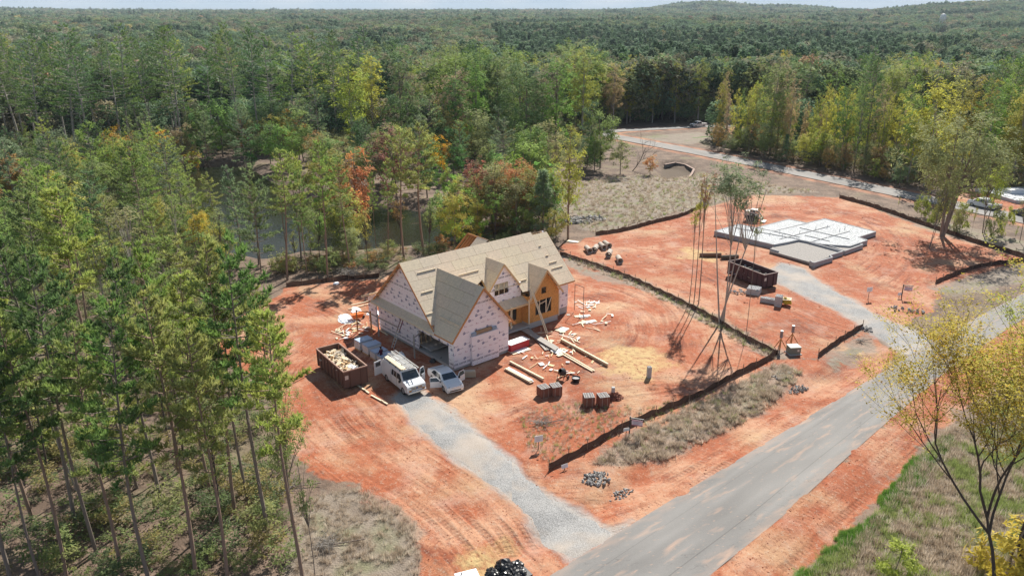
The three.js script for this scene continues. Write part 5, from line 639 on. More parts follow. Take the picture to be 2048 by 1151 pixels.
// clods of clay thrown up beside the tracks and along the verges
{ const clod = (() => { const g = new THREE.IcosahedronGeometry(1, 0), p = g.attributes.position; for (let i = 0; i < p.count; i++) { const x = p.getX(i), y = p.getY(i), z = p.getZ(i), b = 1 + 0.5 * noise(x * 2 + 3, y * 2 + z); p.setXYZ(i, x * b, y * b * 0.6, z * b); } g.computeVertexNormals(); return plain(g); })();
  const tone = (r) => pick(r, [[0.36, 0.12, 0.055], [0.25, 0.075, 0.035], [0.45, 0.2, 0.11], [0.2, 0.06, 0.03]]), cm = mat(1, 1, 1, 0.95);
  massOf('clay_clods', 'lumps of red clay strewn over the house lot and verge', clod, cm, sow(331, pts(-25.1,-75.77, -1.84,-112.68, 28.57,-74.49, 35.58,-68.6, 9.94,-46.31, 2.75,-39.65, -6.2,-39.65, -17.13,-53.43), 5200, (x, z, r) => look(Z.clay, x, z) < -0.3 && look(Z.road1, x, z) > 0.3 && r() < 0.25 + 1.3 * clamp(fbm(x / 4 + 12, z / 4, 3) + 0.1), (x, y, z, r) => [x, y, z, 0.025 + 0.11 * r() * r() * r(), r() * TAU, tone(r)]), 'clods');
  massOf('clay_clods', 'lumps of red clay along the right verge of the road', clod, cm, sow(332, pts(12.28,-40.11, 27.98,-55.06, 45.38,-72.03, 45.29,-66.46, 30.34,-51.32, 16.83,-38.76), 1300, (x, z) => look(Z.clay, x, z) < 0, (x, y, z, r) => [x, y, z, 0.02 + 0.09 * r() * r() * r(), r() * TAU, tone(r)]), 'clods');
  massOf('clay_clods', 'lumps of red clay over the slab lot', clod, cm, sow(333, pts(13.82,-121.66, 48.09,-152.33, 69.84,-130.65, 77.86,-110.12, 43.46,-81.3, 28.36,-74.49), 3000, (x, z, r) => look(Z.clay, x, z) < -0.3 && look(Z.pad, x, z) > 1 && r() < 0.25 + 1.3 * clamp(fbm(x / 5 + 12, z / 5, 3) + 0.1), (x, y, z, r) => [x, y, z, 0.03 + 0.16 * r() * r() * r(), r() * TAU, tone(r)]), 'clods'); }


// ---------------------------------------------------------------- things on the site
const at = (o, x, z, turn = 0, y = 0) => { o.position.set(x, hgt(x, z) + y, z); o.rotation.y = turn; return o; };
const dirTurn = (x0, z0, x1, z1) => Math.atan2(-(z1 - z0), x1 - x0);   // turn that brings local +x onto the line
function loftSheet(P, t) { return null; }
// --- silt fences: dark cloth between stakes
const cloth = phys(0.065, 0.04, 0.032, 1, { transmission: 0.35, thickness: 0, specularIntensity: 0.2 }), stakeMat = mat(0.24, 0.17, 0.12, 0.9), stakeGeo = box(0.055, 1.2, 0.055, 0, 0.42, 0);
function siltFence(P, label, H = 0.72, seed = 1) {
  const c = new THREE.CatmullRomCurve3(P.map((p) => V3(p[0], 0, p[1])), false, 'centripetal'), L = c.getLength(), n = Math.ceil(L / 0.45), f = thing('silt_fence', label, 'silt fence'), o = c.getPointAt(0), r = rng(seed * 31); f.position.set(o.x, hgt(o.x, o.z), o.z);
  const pos = [], id = []; for (let i = 0; i <= n; i++) { const p = c.getPointAt(i / n), t = c.getTangentAt(i / n), nx = -t.z, nz = t.x, y0 = hgt(p.x, p.z) - f.position.y, sag = H * (0.86 + 0.2 * noise(i * 0.21, seed) - 0.17 * Math.abs(Math.sin(i / n * L / 2.2 * Math.PI + Math.PI / 2))), bow = 0.16 * noise(i * 0.4, seed + 5);
    for (const [h, b] of [[-0.1, 0], [0.5 * sag, bow], [sag, bow * 0.4]]) pos.push(p.x - o.x + nx * b, y0 + h, p.z - o.z + nz * b); }
  for (let i = 0; i < n; i++) for (let k = 0; k < 2; k++) { const a = i * 3 + k, b = a + 3; id.push(a, b, a + 1, b, b + 1, a + 1); }
  const g = new THREE.BufferGeometry(); g.setAttribute('position', new THREE.Float32BufferAttribute(pos, 3)); g.setIndex(id); const ng = g.toNonIndexed(); ng.computeVertexNormals(); mesh('cloth', ng, cloth, f);
  const m = Math.round(L / 2.2); for (let i = 0; i <= m; i++) { const p = c.getPointAt(i / m), s = mesh('stake', stakeGeo, stakeMat, f); s.position.set(p.x - o.x, hgt(p.x, p.z) - f.position.y, p.z - o.z); s.rotation.set(rnorm(r) * 0.06, r() * 3, rnorm(r) * 0.06); }
  return f;
}
siltFence(pts(-30.25,-96.7, -26.08,-98.32, -22.25,-99.56, -18.44,-100.62), 'black silt fence along the wood edge behind the house', 0.8, 1);
siltFence(fenceA, 'long black silt fence dividing the two building lots', 0.75, 2);
siltFence(pts(28.53,-75, 26.51,-73, 22.41,-69.49, 17.96,-65.43, 14.06,-62.51, 9.94,-59.27, 6.1,-55.68, 2.96,-52.85), 'brown backlit silt fence along the front of the house lot', 0.85, 3);
siltFence(pts(32.63,-74.36, 36.57,-78.45, 40.87,-82.49), 'short silt fence at the front of the slab lot', 0.8, 4);
siltFence(pts(13.85,-121.96, 19.01,-124.74, 24.98,-129.96, 30.2,-134.15, 35.55,-140.92), 'silt fence below the dry field behind the slab lot', 0.85, 5);
siltFence(pts(65.2,-149.65, 68.03,-142.51, 70.1,-134.87, 72.69,-122.88, 74.92,-115.36, 77.23,-109.12), 'silt fence between the slab lot and the far road', 0.9, 6);
siltFence(pts(57.38,-97.91, 64.15,-103.02, 70.3,-106.23, 77.66,-108.63), 'silt fence in tree shade at the right of the slab lot', 0.8, 7);
// --- roll-off dumpsters
const rust = mat(0.15, 0.082, 0.062, 0.75), rustRim = mat(0.34, 0.2, 0.15, 0.7), maroon = mat(0.075, 0.03, 0.034, 0.7), maroonRim = mat(0.2, 0.13, 0.12, 0.7);
function dumpster(x, z, turn, label, m, rim, fill) {
  const d = at(thing('roll_off_dumpster', label, 'dumpster'), x, z, turn), L = 6.7, W = 2.44, H = 1.72, y0 = 0.3;
  mesh('side_wall', box(L, H, 0.06, 0, y0 + H / 2, W / 2), m, d); mesh('side_wall', box(L, H, 0.06, 0, y0 + H / 2, -W / 2), m, d); mesh('end_wall', box(0.06, H, W - 0.14, L / 2 - 0.04, y0 + H / 2, 0), m, d); mesh('tailgate', merge([box(0.06, H, W - 0.14, -L / 2 + 0.04, y0 + H / 2, 0), box(0.08, H, 0.09, -L / 2 - 0.02, y0 + H / 2, 0)]), m, d); mesh('floor', box(L - 0.14, 0.08, W - 0.14, 0, y0 + 0.06, 0), m, d);
  for (let i = 0; i < 8; i++) for (const s of [-1, 1]) mesh('rib', box(0.1, H - 0.16, 0.1, -L / 2 + 0.35 + i * (L - 0.7) / 7, y0 + H / 2 - 0.05, s * (W / 2 + 0.075)), m, d);
  for (const s of [-0.55, 0.55]) { mesh('rib', box(0.1, H - 0.1, 0.1, L / 2 + 0.045, y0 + H / 2, s), m, d); mesh('skid_rail', box(L, 0.2, 0.12, 0, 0.16, s), m, d); }
  for (const s of [-1, 1]) mesh('top_rail', box(L + 0.1, 0.12, 0.12, 0, y0 + H + 0.04, s * W / 2), rim, d); for (const s of [-1, 1]) mesh('top_rail', box(0.12, 0.12, W - 0.16, s * L / 2, y0 + H + 0.04, 0), rim, d);
  for (const [xx, zz] of [[-2.6, 0.7], [-2.6, -0.7], [2.7, 0.7], [2.7, -0.7]]) mesh('roller', cyl(0.14, 0.14, 0.2, 12, xx, 0.14, zz, Math.PI / 2), darkMetal, d);
  mesh('warning_label', box(0.012, 0.42, 0.36, L / 2 + 0.012, y0 + 1.1, 0.95), mat(0.7, 0.62, 0.55, 0.6), d);
  const r = rng(fill), G = []; return { d, L, W, H, y0, r };
}
function debris(parent, r, n, x0, x1, z0, z1, y0, y1, tones) { for (let k = 0; k < tones.length; k++) { const G = []; for (let i = 0; i < n / tones.length; i++) { const w = 0.25 + r() * 0.9; G.push(box(w, 0.03 + r() * 0.05, 0.1 + r() * 0.35, lerp(x0, x1, r()), lerp(y0, y1, r()), lerp(z0, z1, r()), rnorm(r) * 0.5, r() * TAU, rnorm(r) * 0.5)); } stuffOf(mesh('debris', merge(G), tones[k], parent)); } }
function crumple(seed, rx, ry, rz, n = 3) { const g = new THREE.IcosahedronGeometry(1, n), p = g.attributes.position; for (let i = 0; i < p.count; i++) { const x = p.getX(i), y = p.getY(i), z = p.getZ(i), b = 1 + 0.45 * noise(x * 1.7 + seed, y * 1.7 + z * 1.3) + 0.3 * noise(x * 4 + seed, z * 4 - y * 3); p.setXYZ(i, x * rx * b, Math.max(-0.05, y) * ry * b, z * rz * b); } g.computeVertexNormals(); return g; }
const plastic = mat(0.8, 0.83, 0.88, 0.35), woodTones = [lumberPale, lumber, mat(0.6, 0.52, 0.42, 0.8)];
{ const q = [-14.25,-67.85, -16.13,-66.52, -18.16,-73.28], cx = (q[2] + q[4]) / 2, cz = (q[3] + q[5]) / 2, t = dirTurn(q[4], q[5], q[0], q[1]);
  const b = dumpster(cx, cz, t, 'rusty brown dumpster full of wood scraps left of the white van', rust, rustRim, 5); const heap = crumple(9, 2.7, 0.5, 0.95, 4).translate(-0.3, 1.05, 0); mesh('scrap_heap', heap, mat(0.42, 0.34, 0.25, 0.9), b.d);
  debris(b.d, b.r, 260, -3.0, 2.3, -1.0, 1.0, 1.25, 1.72, woodTones); mesh('plastic_waste', crumple(3, 0.75, 0.35, 0.6, 3).translate(1.9, 1.45, -0.25), plastic, b.d); }
{ const q = [31.39,-102.03, 35.47,-97.2, 33.69,-95.13]; const t = dirTurn(q[0], q[1], (q[2] + q[4]) / 2, (q[3] + q[5]) / 2), cx = (q[0] + (q[2] + q[4]) / 2) / 2 - 0.3, cz = (q[1] + (q[3] + q[5]) / 2) / 2 + 0.2;
  const b = dumpster(cx, cz, t, 'dark maroon dumpster beside the gravel drive of the slab lot', maroon, maroonRim, 6); debris(b.d, b.r, 190, -3.1, 2.0, -1.05, 1.05, 0.7, 1.45, [greyWood, darkMetal, lumberPale]); }
// --- brick packs, blocks and pallets
const brickM = [mat(0.22, 0.085, 0.055, 0.9), mat(0.28, 0.11, 0.07, 0.9)], brickGrey = mat(0.42, 0.40, 0.39, 0.9), blockGrey = mat(0.46, 0.46, 0.46, 0.95), strapM = mat(0.5, 0.42, 0.36, 0.5);
const packCourse = (() => { const a = [], b = []; for (let i = 0; i < 5; i++) for (let s = 0; s < 4; s++) { const g = box(0.186, 0.06, 0.09, -0.4 + i * 0.2, 0, 0.44); xf(g, 0, 0, 0, 0, s * Math.PI / 2); ((i + s) % 2 ? a : b).push(g); } a.push(box(0.8, 0.06, 0.8)); return [merge(a), merge(b)]; })();
const packTop = (() => { const G = []; for (let i = 0; i < 5; i++) G.push(box(0.96, 0.05, 0.075, 0, 0, -0.44 + i * 0.22)); for (let i = 0; i < 3; i++) for (let k = 0; k < 4; k++) G.push(box(0.075, 0.05, 0.14, -0.44 + i * 0.44, 0, -0.33 + k * 0.22)); return merge(G); })();
function brickPack(x, z, turn, label, h = 14) { const p = at(thing('brick_pack', label, 'bricks', 'strapped brick packs in the yard'), x, z, turn); for (let i = 0; i < h; i++) for (let k = 0; k < 2; k++) { const m = stuffOf(mesh('brick_course', packCourse[k], brickM[(k + i) % 2], p)); m.position.y = 0.1 + i * 0.066; m.rotation.y = (i & 1) * 0.01; } const t = mesh('top_course', packTop, brickGrey, p); t.position.y = 0.1 + h * 0.066; for (const s of [-0.25, 0.25]) mesh('strap', merge([box(0.03, h * 0.066 + 0.08, 0.01, s, 0.07 + h * 0.033, 0.495), box(0.03, h * 0.066 + 0.08, 0.01, s, 0.07 + h * 0.033, -0.495), box(0.03, 0.01, 1.0, s, 0.13 + h * 0.066, 0)]), strapM, p); return p; }
brickPack(3.01,-65.53, 0.5, 'strapped brick pack nearest the long lumber, leftmost of four'); brickPack(4.17,-65.74, 0.35, 'strapped brick pack second from the left'); brickPack(7.14,-63.65, 0.1, 'strapped brick pack third from the left with loose bricks on top'); brickPack(8.5,-63.75, 0.25, 'strapped brick pack fourth from the left, beside the brick heap');
{ const p = at(thing('brick_heap', 'heap of loose dark red bricks beside the strapped packs', 'bricks'), 9.72,-65.23), r = rng(17), G = [[], []]; for (let i = 0; i < 260; i++) { const a = r() * TAU, u = Math.sqrt(r()), h = (1 - u) * 0.75 * r(); G[i & 1].push(box(0.2, 0.065, 0.095, Math.cos(a) * u * 0.85, 0.05 + h, Math.sin(a) * u * 0.7, rnorm(r) * 0.4, r() * TAU, rnorm(r) * 0.4)); } G.forEach((g, k) => stuffOf(mesh('loose_bricks', merge(g), brickM[k], p))); mesh('block_stub', box(0.3, 0.5, 0.3, -0.1, 0.85, 0), blockGrey, p); }
const blockGeo = (() => { const s = shapeOf(rect(-0.195, 0.195, -0.095, 0.095), [rect(-0.165, -0.02, -0.06, 0.06), rect(0.02, 0.165, -0.06, 0.06)]); return new THREE.ExtrudeGeometry(s, { depth: 0.185, bevelEnabled: false }).rotateX(-Math.PI / 2); })();
function blockStack(x, z, turn, nx, ny, nz, label, group) { const p = at(thing('block_stack', label, 'blocks', group), x, z, turn), r = rng(nx * 31 + nz * 7 + Math.round(x)); for (let j = 0; j < ny; j++) for (let i = 0; i < nx; i++) for (let k = 0; k < nz; k++) { if (j === ny - 1 && r() < 0.08) continue; const b = mesh('block', blockGeo, blockGrey, p); b.position.set((i - (nx - 1) / 2) * 0.4, j * 0.195, (k - (nz - 1) / 2) * 0.2); b.rotation.y = rnorm(r) * 0.02; } return p; }
blockStack(13.77,-69.49, 0.2, 1, 6, 2, 'lone stack of grey concrete blocks beside the straw patch');
blockStack(31.59,-93.98, -0.5, 4, 4, 8, 'wide low stack of concrete blocks by the second dumpster'); blockStack(32.5,-90.68, -0.55, 5, 3, 4, 'long low stack of concrete blocks in the middle of the row'); blockStack(33.36,-89.62, -0.5, 2, 7, 5, 'tallest stack of concrete blocks at the right end of the row');
{ const p = at(thing('material_bag', 'yellow sack of building material beside the tallest block stack', 'sack'), 34.42,-89.8, -0.4); mesh('sack', crumple(8, 0.55, 0.7, 0.4, 3).translate(0, 0.25, 0), mat(0.6, 0.42, 0.03, 0.7), p); mesh('cover', rbox(1.1, 0.06, 0.8, 0.02, 0, 0.82, 0, 0.1, 0, 0.08), lumberPale, p); }
{ const p = thing('loose_blocks', 'broken concrete blocks scattered left of the wide block stack', 'blocks'); at(p, 30.19,-94.36); const r = rng(33); for (let i = 0; i < 14; i++) { const b = mesh('block', blockGeo, blockGrey, p); b.position.set(rnorm(r) * 1.3, 0.02 + r() * 0.15, rnorm(r) * 0.5); b.rotation.set(r() * 0.9, r() * TAU, r() * 0.6); } }
// --- wrapped material pallets behind the van
function boardPallet(x, z, turn, w, h, d, label, layers) { const p = at(thing('material_pallet', label, 'pallet', 'wrapped pallets behind the van'), x, z, turn); mesh('pallet_base', merge([box(w, 0.03, d, 0, 0.13, 0), box(0.1, 0.1, d, -w / 2 + 0.06, 0.06, 0), box(0.1, 0.1, d, 0, 0.06, 0), box(0.1, 0.1, d, w / 2 - 0.06, 0.06, 0)]), lumber, p); const r = rng(Math.round(x * 10)), n = layers; for (let i = 0; i < n; i++) mesh('bundle', rbox(w - 0.04 + rnorm(r) * 0.03, h / n - 0.02, d - 0.04, 0.02, rnorm(r) * 0.02, 0.16 + (i + 0.5) * h / n, rnorm(r) * 0.02), i === n - 1 ? mat(0.42, 0.52, 0.66, 0.4) : paper, p); return p; }
boardPallet(-16.16,-76.56, 0.72, 1.7, 1.0, 1.2, 'back wrapped pallet with pale blue top behind the van', 6); boardPallet(-15.08,-75.38, 0.72, 1.7, 0.95, 1.2, 'second wrapped pallet with pale blue top behind the van', 6); boardPallet(-14.12,-74.11, 0.72, 1.6, 0.75, 1.1, 'third and lower wrapped pallet behind the van', 5); boardPallet(-13.28,-73.12, 0.72, 1.5, 0.7, 1.05, 'front low pallet next to the man in dark red', 5);
// --- concrete pipes
function pipe(x0, z0, x1, z1, label) { const p = thing('concrete_pipe', label, 'pipe', 'concrete pipes'), L = 2.0, t = dirTurn(x0, z0, x1, z1); at(p, (x0 + x1) / 2, (z0 + z1) / 2, t); const prof = [[0.3, -L / 2], [0.4, -L / 2], [0.4, L / 2 - 0.2], [0.46, L / 2 - 0.15], [0.46, L / 2], [0.3, L / 2], [0.3, -L / 2]].map((a) => new THREE.Vector2(a[0], a[1])); const g = new THREE.LatheGeometry(prof, 24); mesh('pipe_barrel', plain(g.rotateZ(-Math.PI / 2).translate(0, 0.43, 0)), mat(0.46, 0.40, 0.34, 0.9), p); return p; }
pipe(11.35,-114.27, 12.02,-110.88, 'leftmost concrete pipe of the group, lying beside the fence'); pipe(13.34,-114.81, 12.3,-111.39, 'second concrete pipe from the left, turned towards the fence'); pipe(13.62,-115.91, 14.43,-112.68, 'front concrete pipe of the side by side pair'); pipe(14.42,-116.74, 15.32,-113.74, 'rear concrete pipe of the side by side pair'); pipe(15.13,-112.16, 14.21,-108.88, 'single concrete pipe in front of the pair'); pipe(15.73,-109.12, 15.86,-106.23, 'rightmost concrete pipe lying apart on the red clay');
// --- rock heaps
const stoneM = [mat(0.34, 0.32, 0.3, 0.95), mat(0.22, 0.21, 0.2, 0.95), mat(0.44, 0.42, 0.39, 0.95)];
const stoneG = [1, 2, 3].map((s) => { const g = new THREE.IcosahedronGeometry(1, 0), p = g.attributes.position; for (let i = 0; i < p.count; i++) { const x = p.getX(i), y = p.getY(i), z = p.getZ(i), b = 1 + 0.9 * noise(x * 1.6 + s * 7, y * 1.6 + z * 2); p.setXYZ(i, x * b * 1.2, y * b * 0.6, z * b * 0.85); } const q = plain(g); q.computeVertexNormals(); return q; });
function rocks(x, z, rx, rz, n, size, label, turn = 0) { const p = at(thing('rock_pile', label, 'rocks'), x, z, turn), r = rng(n + Math.round(x)); for (let i = 0; i < n; i++) { const a = r() * TAU, u = Math.sqrt(r()), s = size * (0.5 + r() * 0.8), m = mesh('stone', stoneG[i % 3], stoneM[Math.floor(r() * 3)], p); const lx = Math.cos(a) * u * rx, lz = Math.sin(a) * u * rz; m.position.set(lx, s * 0.3 + (1 - u) * 0.25 * r(), lz); m.rotation.set(r() * 6, r() * 6, r() * 6); m.scale.setScalar(s); } return p; }
rocks(6.64,-51.66, 1.2, 0.9, 110, 0.14, 'largest pile of grey rocks in the ditch below the hanging sign', 0.4); rocks(8.38,-49.99, 1.2, 0.6, 60, 0.11, 'flat spread of pale rocks nearer the road', 0.6); rocks(27.38,-69.94, 1.3, 1.0, 100, 0.13, 'pile of rocks at the upper end of the dry grass strip', 0.5); rocks(28.02,-67.3, 1.4, 0.6, 70, 0.12, 'dark rock spread beside the road near the gap', 0.5); rocks(12.73,-131.68, 4.5, 2.4, 130, 0.34, 'grey riprap rocks at the corner of the dry field', 0.3); rocks(41.02,-81.89, 0.9, 0.7, 26, 0.15, 'rocks where the second drive meets the fence', 0.2); rocks(48.49,-87.91, 2.2, 0.9, 24, 0.22, 'rocks partly hidden behind the yellow tree', -0.2); rocks(34.75,-54.53, 1.1, 0.7, 26, 0.14, 'rocks at the end of the green grass strip', 0.4);
// --- lumber: long timbers and boards lying on the clay
function plank(x0, z0, x1, z1, w, h, m, label, group, y = 0.04) { const p = thing('timber', label, 'lumber', group), L = Math.hypot(x1 - x0, z1 - z0); at(p, (x0 + x1) / 2, (z0 + z1) / 2, dirTurn(x0, z0, x1, z1), y); return { p, L, w, h }; }
{ const t = plank(-0.62,-71.32, 1.98,-68.16, 0, 0, null, 'stack of white trim boards nearest the brick packs'); for (let i = 0; i < 3; i++) for (let k = 0; k < 2; k++) mesh('board', box(t.L - k * 0.3, 0.09, 0.17, 0, 0.06 + k * 0.1, (i - 1) * 0.18), i === 0 ? paper : lumberPale, t.p); }
{ const t = plank(-0.21,-72.76, 3.14,-68.71, 0, 0, null, 'long pale timber lying beside the white trim boards'); for (let i = 0; i < 2; i++) mesh('board', box(t.L, 0.09, 0.19, 0, 0.06 + i * 0.1, 0), lumberPale, t.p); }
{ const t = plank(5.46,-78.45, 9.93,-71.91, 0, 0, null, 'longest timber beam pointing at the straw patch'); mesh('flange', box(t.L, 0.05, 0.2, 0, 0.06, 0), lumber, t.p); mesh('web', box(t.L, 0.2, 0.05, 0, 0.18, 0), lumberPale, t.p); mesh('flange', box(t.L, 0.05, 0.2, 0, 0.3, 0), lumberPale, t.p); for (const s of [-0.28, 0.1, 0.42]) mesh('bearer', box(0.1, 0.07, 0.9, s * t.L, 0, 0), lumberPale, t.p); }
{ const t = plank(4.27,-76.83, 8.3,-70.63, 0, 0, null, 'long double timber left of the longest beam'); for (let i = 0; i < 2; i++) mesh('board', box(t.L * (1 - i * 0.15), 0.08, 0.15, i * 0.5, 0.06, (i - 0.5) * 0.32, 0, i * 0.02), lumberPale, t.p); }
{ const t = plank(0.23,-82.8, 4.76,-75.77, 0, 0, null, 'grey gangway of long boards running off the porch', undefined, 0.3); for (let i = 0; i < 3; i++) mesh('board', box(t.L, 0.05, 0.26, i * 0.2, 0.05, (i - 1) * 0.28), greyWood, t.p); mesh('landing_sheet', box(1.3, 0.03, 1.1, t.L / 2 + 0.4, -0.15, 0, 0, 0.3, -0.12), paper, t.p); }
{ const t = plank(0.95,-84.34, 3.84,-75.77, 0, 0, null, 'second gangway of boards beside the porch', undefined, 0.12); for (let i = 0; i < 2; i++) mesh('board', box(t.L, 0.05, 0.25, 0, 0.05, (i - 0.5) * 0.3), greyWood, t.p); }
{ const g = thing('leaning_planks', 'two long planks leaning against the orange bay wall', 'lumber'); g.position.copy(house.position); g.rotation.copy(house.rotation); for (const s of [0, 0.16]) mesh('plank', beam([14.0 + s, 0.08, 8.0 + s * 0.6], [13.66 + s, 4.5, 5.95], 0.12, 0.05), lumberPale, g); mesh('foot_brace', beam([13.3, 0.1, 7.4], [14.9, 0.1, 8.1], 0.08, 0.05), lumberPale, g); }
const scrapG = [box(1.5, 0.04, 0.12), box(2.3, 0.05, 0.1), box(0.8, 0.03, 0.3), box(1.1, 0.03, 0.16), box(0.7, 0.02, 0.55)];
function scrap(seed, P, n, label, group, tones, name = 'scrap_board') { const r = rng(seed), x0 = Math.min(...P.map((p) => p[0])), x1 = Math.max(...P.map((p) => p[0])), z0 = Math.min(...P.map((p) => p[1])), z1 = Math.max(...P.map((p) => p[1])); for (let k = 0, g = 0; k < n && g < 4000; g++) { const x = lerp(x0, x1, r()), z = lerp(z0, z1, r()); if (!inside(P, x, z)) continue; const m = mesh(name, scrapG[Math.floor(r() * 5)], pick(r, tones)); at(m, x, z, 0.9 + rnorm(r) * 1.6, 0.05 + r() * 0.12); m.rotation.x = rnorm(r) * 0.08; m.rotation.z = rnorm(r) * 0.06; m.scale.setScalar(0.45 + r() * 0.5); tag(m, label, 'lumber', group); k++; } }
scrap(41, pts(3.35,-77.09, 4.94,-81.3, 7.19,-80.57, 8.02,-77.09, 6.23,-75.13, 4.08,-75.13), 34, 'white scrap board in the heap in front of the porch', 'scrap boards in front of the porch', [paper, lumberPale, lumberPale]);
scrap(42, pts(0.87,-75.77, 3.57,-75.77, 8.44,-75.77, 9.12,-72.03, 4.8,-69.15, 1.85,-71.44), 34, 'loose scrap board strewn between the long timbers', 'scrap boards between the timbers', [lumberPale, lumber, paper]);
scrap(43, pts(7.66,-86.74, 12.12,-91.03, 12.23,-84.34, 9.47,-80.57, 7.3,-82.04), 20, 'scrap piece right of the orange bay wall', 'scrap right of the bay wall', [paper, lumberPale]); scrap(44, pts(8,-91.03, 11.49,-91.03, 11.18,-88.25, 7.78,-88.25), 16, 'white board lying right of the house end', 'boards right of the house end', [paper]);
scrap(45, pts(-20.24,-81.3, -19.23,-84.34, -17.01,-83.56, -15.91,-80.57, -17.22,-78.45, -19.88,-79.15), 36, 'pale scrap of wood on the clay behind the dumpster', 'wood scraps behind the dumpster', [lumberPale, paper, lumber]); scrap(46, pts(-1.42,-84.34, 6.84,-92.86, 7.73,-87.57, 0.88,-77.09), 14, 'board lying in the shade of the front of the house', 'boards in the shade of the house', [greyWood, lumber]);
for (const [a, b, l] of [[[-20.16,-88.08], [-17.62,-90.15], 'long board behind the orange wheelbarrow'], [[-20.15,-89.62], [-17.57,-91.39], 'upper long board behind the orange wheelbarrow'], [[-18.93,-84.34], [-17.75,-83.41], 'short board in front of the orange wheelbarrow'], [[-15.34,-67.73], [-13.73,-65.84], 'edging board left of the white van, rear half'], [[-13.47,-65.43], [-11.62,-63.65], 'edging board left of the white van, front half'], [[-15.4,-81.6], [-14.12,-80], 'board on the ground under the left wall'], [[-9,-77.09], [-7.15,-80.14], 'white rail lying across the garage floor']]) { const t = plank(a[0], a[1], b[0], b[1], 0, 0, null, l); t.p.remove(); const m = mesh('board', box(t.L, 0.07, 0.16, 0, 0.05, 0), lumberPale, t.p); mesh('batten', box(0.3, 0.05, 0.12, t.L * 0.2, 0.11, 0), lumberPale, t.p); }
for (const [x, z, w, d, tn, l] of [[0.76,-75.9, 2.4, 1.3, 0.6, 'sheet of plywood on the clay in front of the garage'], [5.78,-81.75, 1.4, 1.2, 0.9, 'square sheet lying in front of the bay wall'], [8.99,-84.02, 2.2, 0.7, 0.4, 'white sheet right of the bay wall, lower one'], [8.51,-85.93, 2.0, 0.6, 0.2, 'white sheet right of the bay wall, upper one'], [9.77,-118.15, 2.0, 0.8, -0.5, 'white sheet near the corner of the wood']]) { const s = at(thing('sheet_panel', l, 'board'), x, z, tn, 0.03); mesh('sheet', box(w, 0.03, d, 0, 0.03, 0), lumberPale, s); mesh('second_sheet', box(w * 0.7, 0.025, d * 0.8, 0.2, 0.06, 0.1, 0, 0.15), paper, s); }
{ const p = at(thing('insulation_bundle', 'long red bundle with white top lying by the garage corner', 'bundle'), 0.55,-76.56, 0.71); mesh('red_wrap', rbox(2.7, 0.78, 1.1, 0.05, 0, 0.42, 0), mat(0.5, 0.03, 0.04, 0.5), p); mesh('white_top', rbox(2.72, 0.06, 1.12, 0.02, 0, 0.83, 0), mat(0.85, 0.85, 0.86, 0.5), p); }
{ const p = at(thing('stone_slab', 'pale stone block lying by the corner of the garage', 'stone'), -4.33,-69.6, 0.1); mesh('slab', rbox(1.35, 0.62, 0.5, 0.06, 0, 0.32, 0), mat(0.42, 0.36, 0.27, 0.95), p); mesh('slab_top', rbox(1.2, 0.1, 0.42, 0.03, 0.02, 0.66, 0), mat(0.5, 0.44, 0.34, 0.95), p); }
// --- small site gear
{ const p = at(thing('cement_mixer', 'small dark cement mixer behind the brick packs', 'mixer'), 5,-69.04, 0.9); mesh('drum', xf(new THREE.LatheGeometry([[0, -0.45], [0.3, -0.4], [0.42, 0], [0.22, 0.45], [0.2, 0.45], [0.39, 0]].map((a) => new THREE.Vector2(...a)), 16), 0, 0.85, 0, 0, 0, 0.9), darkMetal, p); mesh('stand', merge([rod([-0.4, 0, -0.35], [0, 0.85, -0.4], 0.035), rod([0.4, 0, -0.35], [0, 0.85, -0.4], 0.035), rod([-0.4, 0, 0.35], [0, 0.85, 0.4], 0.035), rod([0.4, 0, 0.35], [0, 0.85, 0.4], 0.035), rod([-0.4, 0.05, -0.35], [-0.4, 0.05, 0.35], 0.03)]), darkMetal, p); for (const s of [-0.42, 0.42]) mesh('wheel', cyl(0.18, 0.18, 0.07, 14, 0.5, 0.18, s, Math.PI / 2), darkMetal, p); mesh('mortar_tray', box(0.7, 0.1, 0.5, -0.9, 0.06, 0.1, 0, 0.4), lumberRed, p); }
{ const p = at(thing('bucket_tub', 'black mortar tub behind the brick packs', 'tub'), 6.37,-68.71, 0.3); const g = new THREE.LatheGeometry([[0.01, 0], [0.36, 0], [0.44, 0.42], [0.41, 0.42], [0.34, 0.04], [0.01, 0.04]].map((a) => new THREE.Vector2(...a)), 20); mesh('tub', g, darkMetal, p); mesh('mortar', cyl(0.38, 0.38, 0.02, 18, 0, 0.3, 0), concrete, p); }
{ const p = at(thing('wheelbarrow', 'orange wheelbarrow on the clay left of the house', 'wheelbarrow'), -18.52,-84.97, 0.5), pl = mat(0.72, 0.16, 0.02, 0.45); const s = shapeOf([[-0.55, 0], [0.45, 0], [0.75, 0.42], [-0.7, 0.42]]); const g = new THREE.ExtrudeGeometry(s, { depth: 0.7, bevelEnabled: true, bevelSize: 0.05, bevelThickness: 0.05, bevelSegments: 2 }).translate(0, 0.32, -0.35); mesh('tray', g, pl, p); mesh('handle', rod([0.55, 0.15, 0.25], [-1.2, 0.6, 0.32], 0.03), lumber, p); mesh('handle', rod([0.55, 0.15, -0.25], [-1.2, 0.6, -0.32], 0.03), lumber, p); mesh('wheel', merge([xf(new THREE.TorusGeometry(0.17, 0.06, 8, 18), 0.75, 0.2, 0), cyl(0.12, 0.12, 0.06, 12, 0.75, 0.2, 0, Math.PI / 2)]), darkMetal, p); for (const q of [-0.25, 0.25]) mesh('leg', rod([-0.4, 0, q], [-0.4, 0.35, q], 0.025), darkMetal, p); }
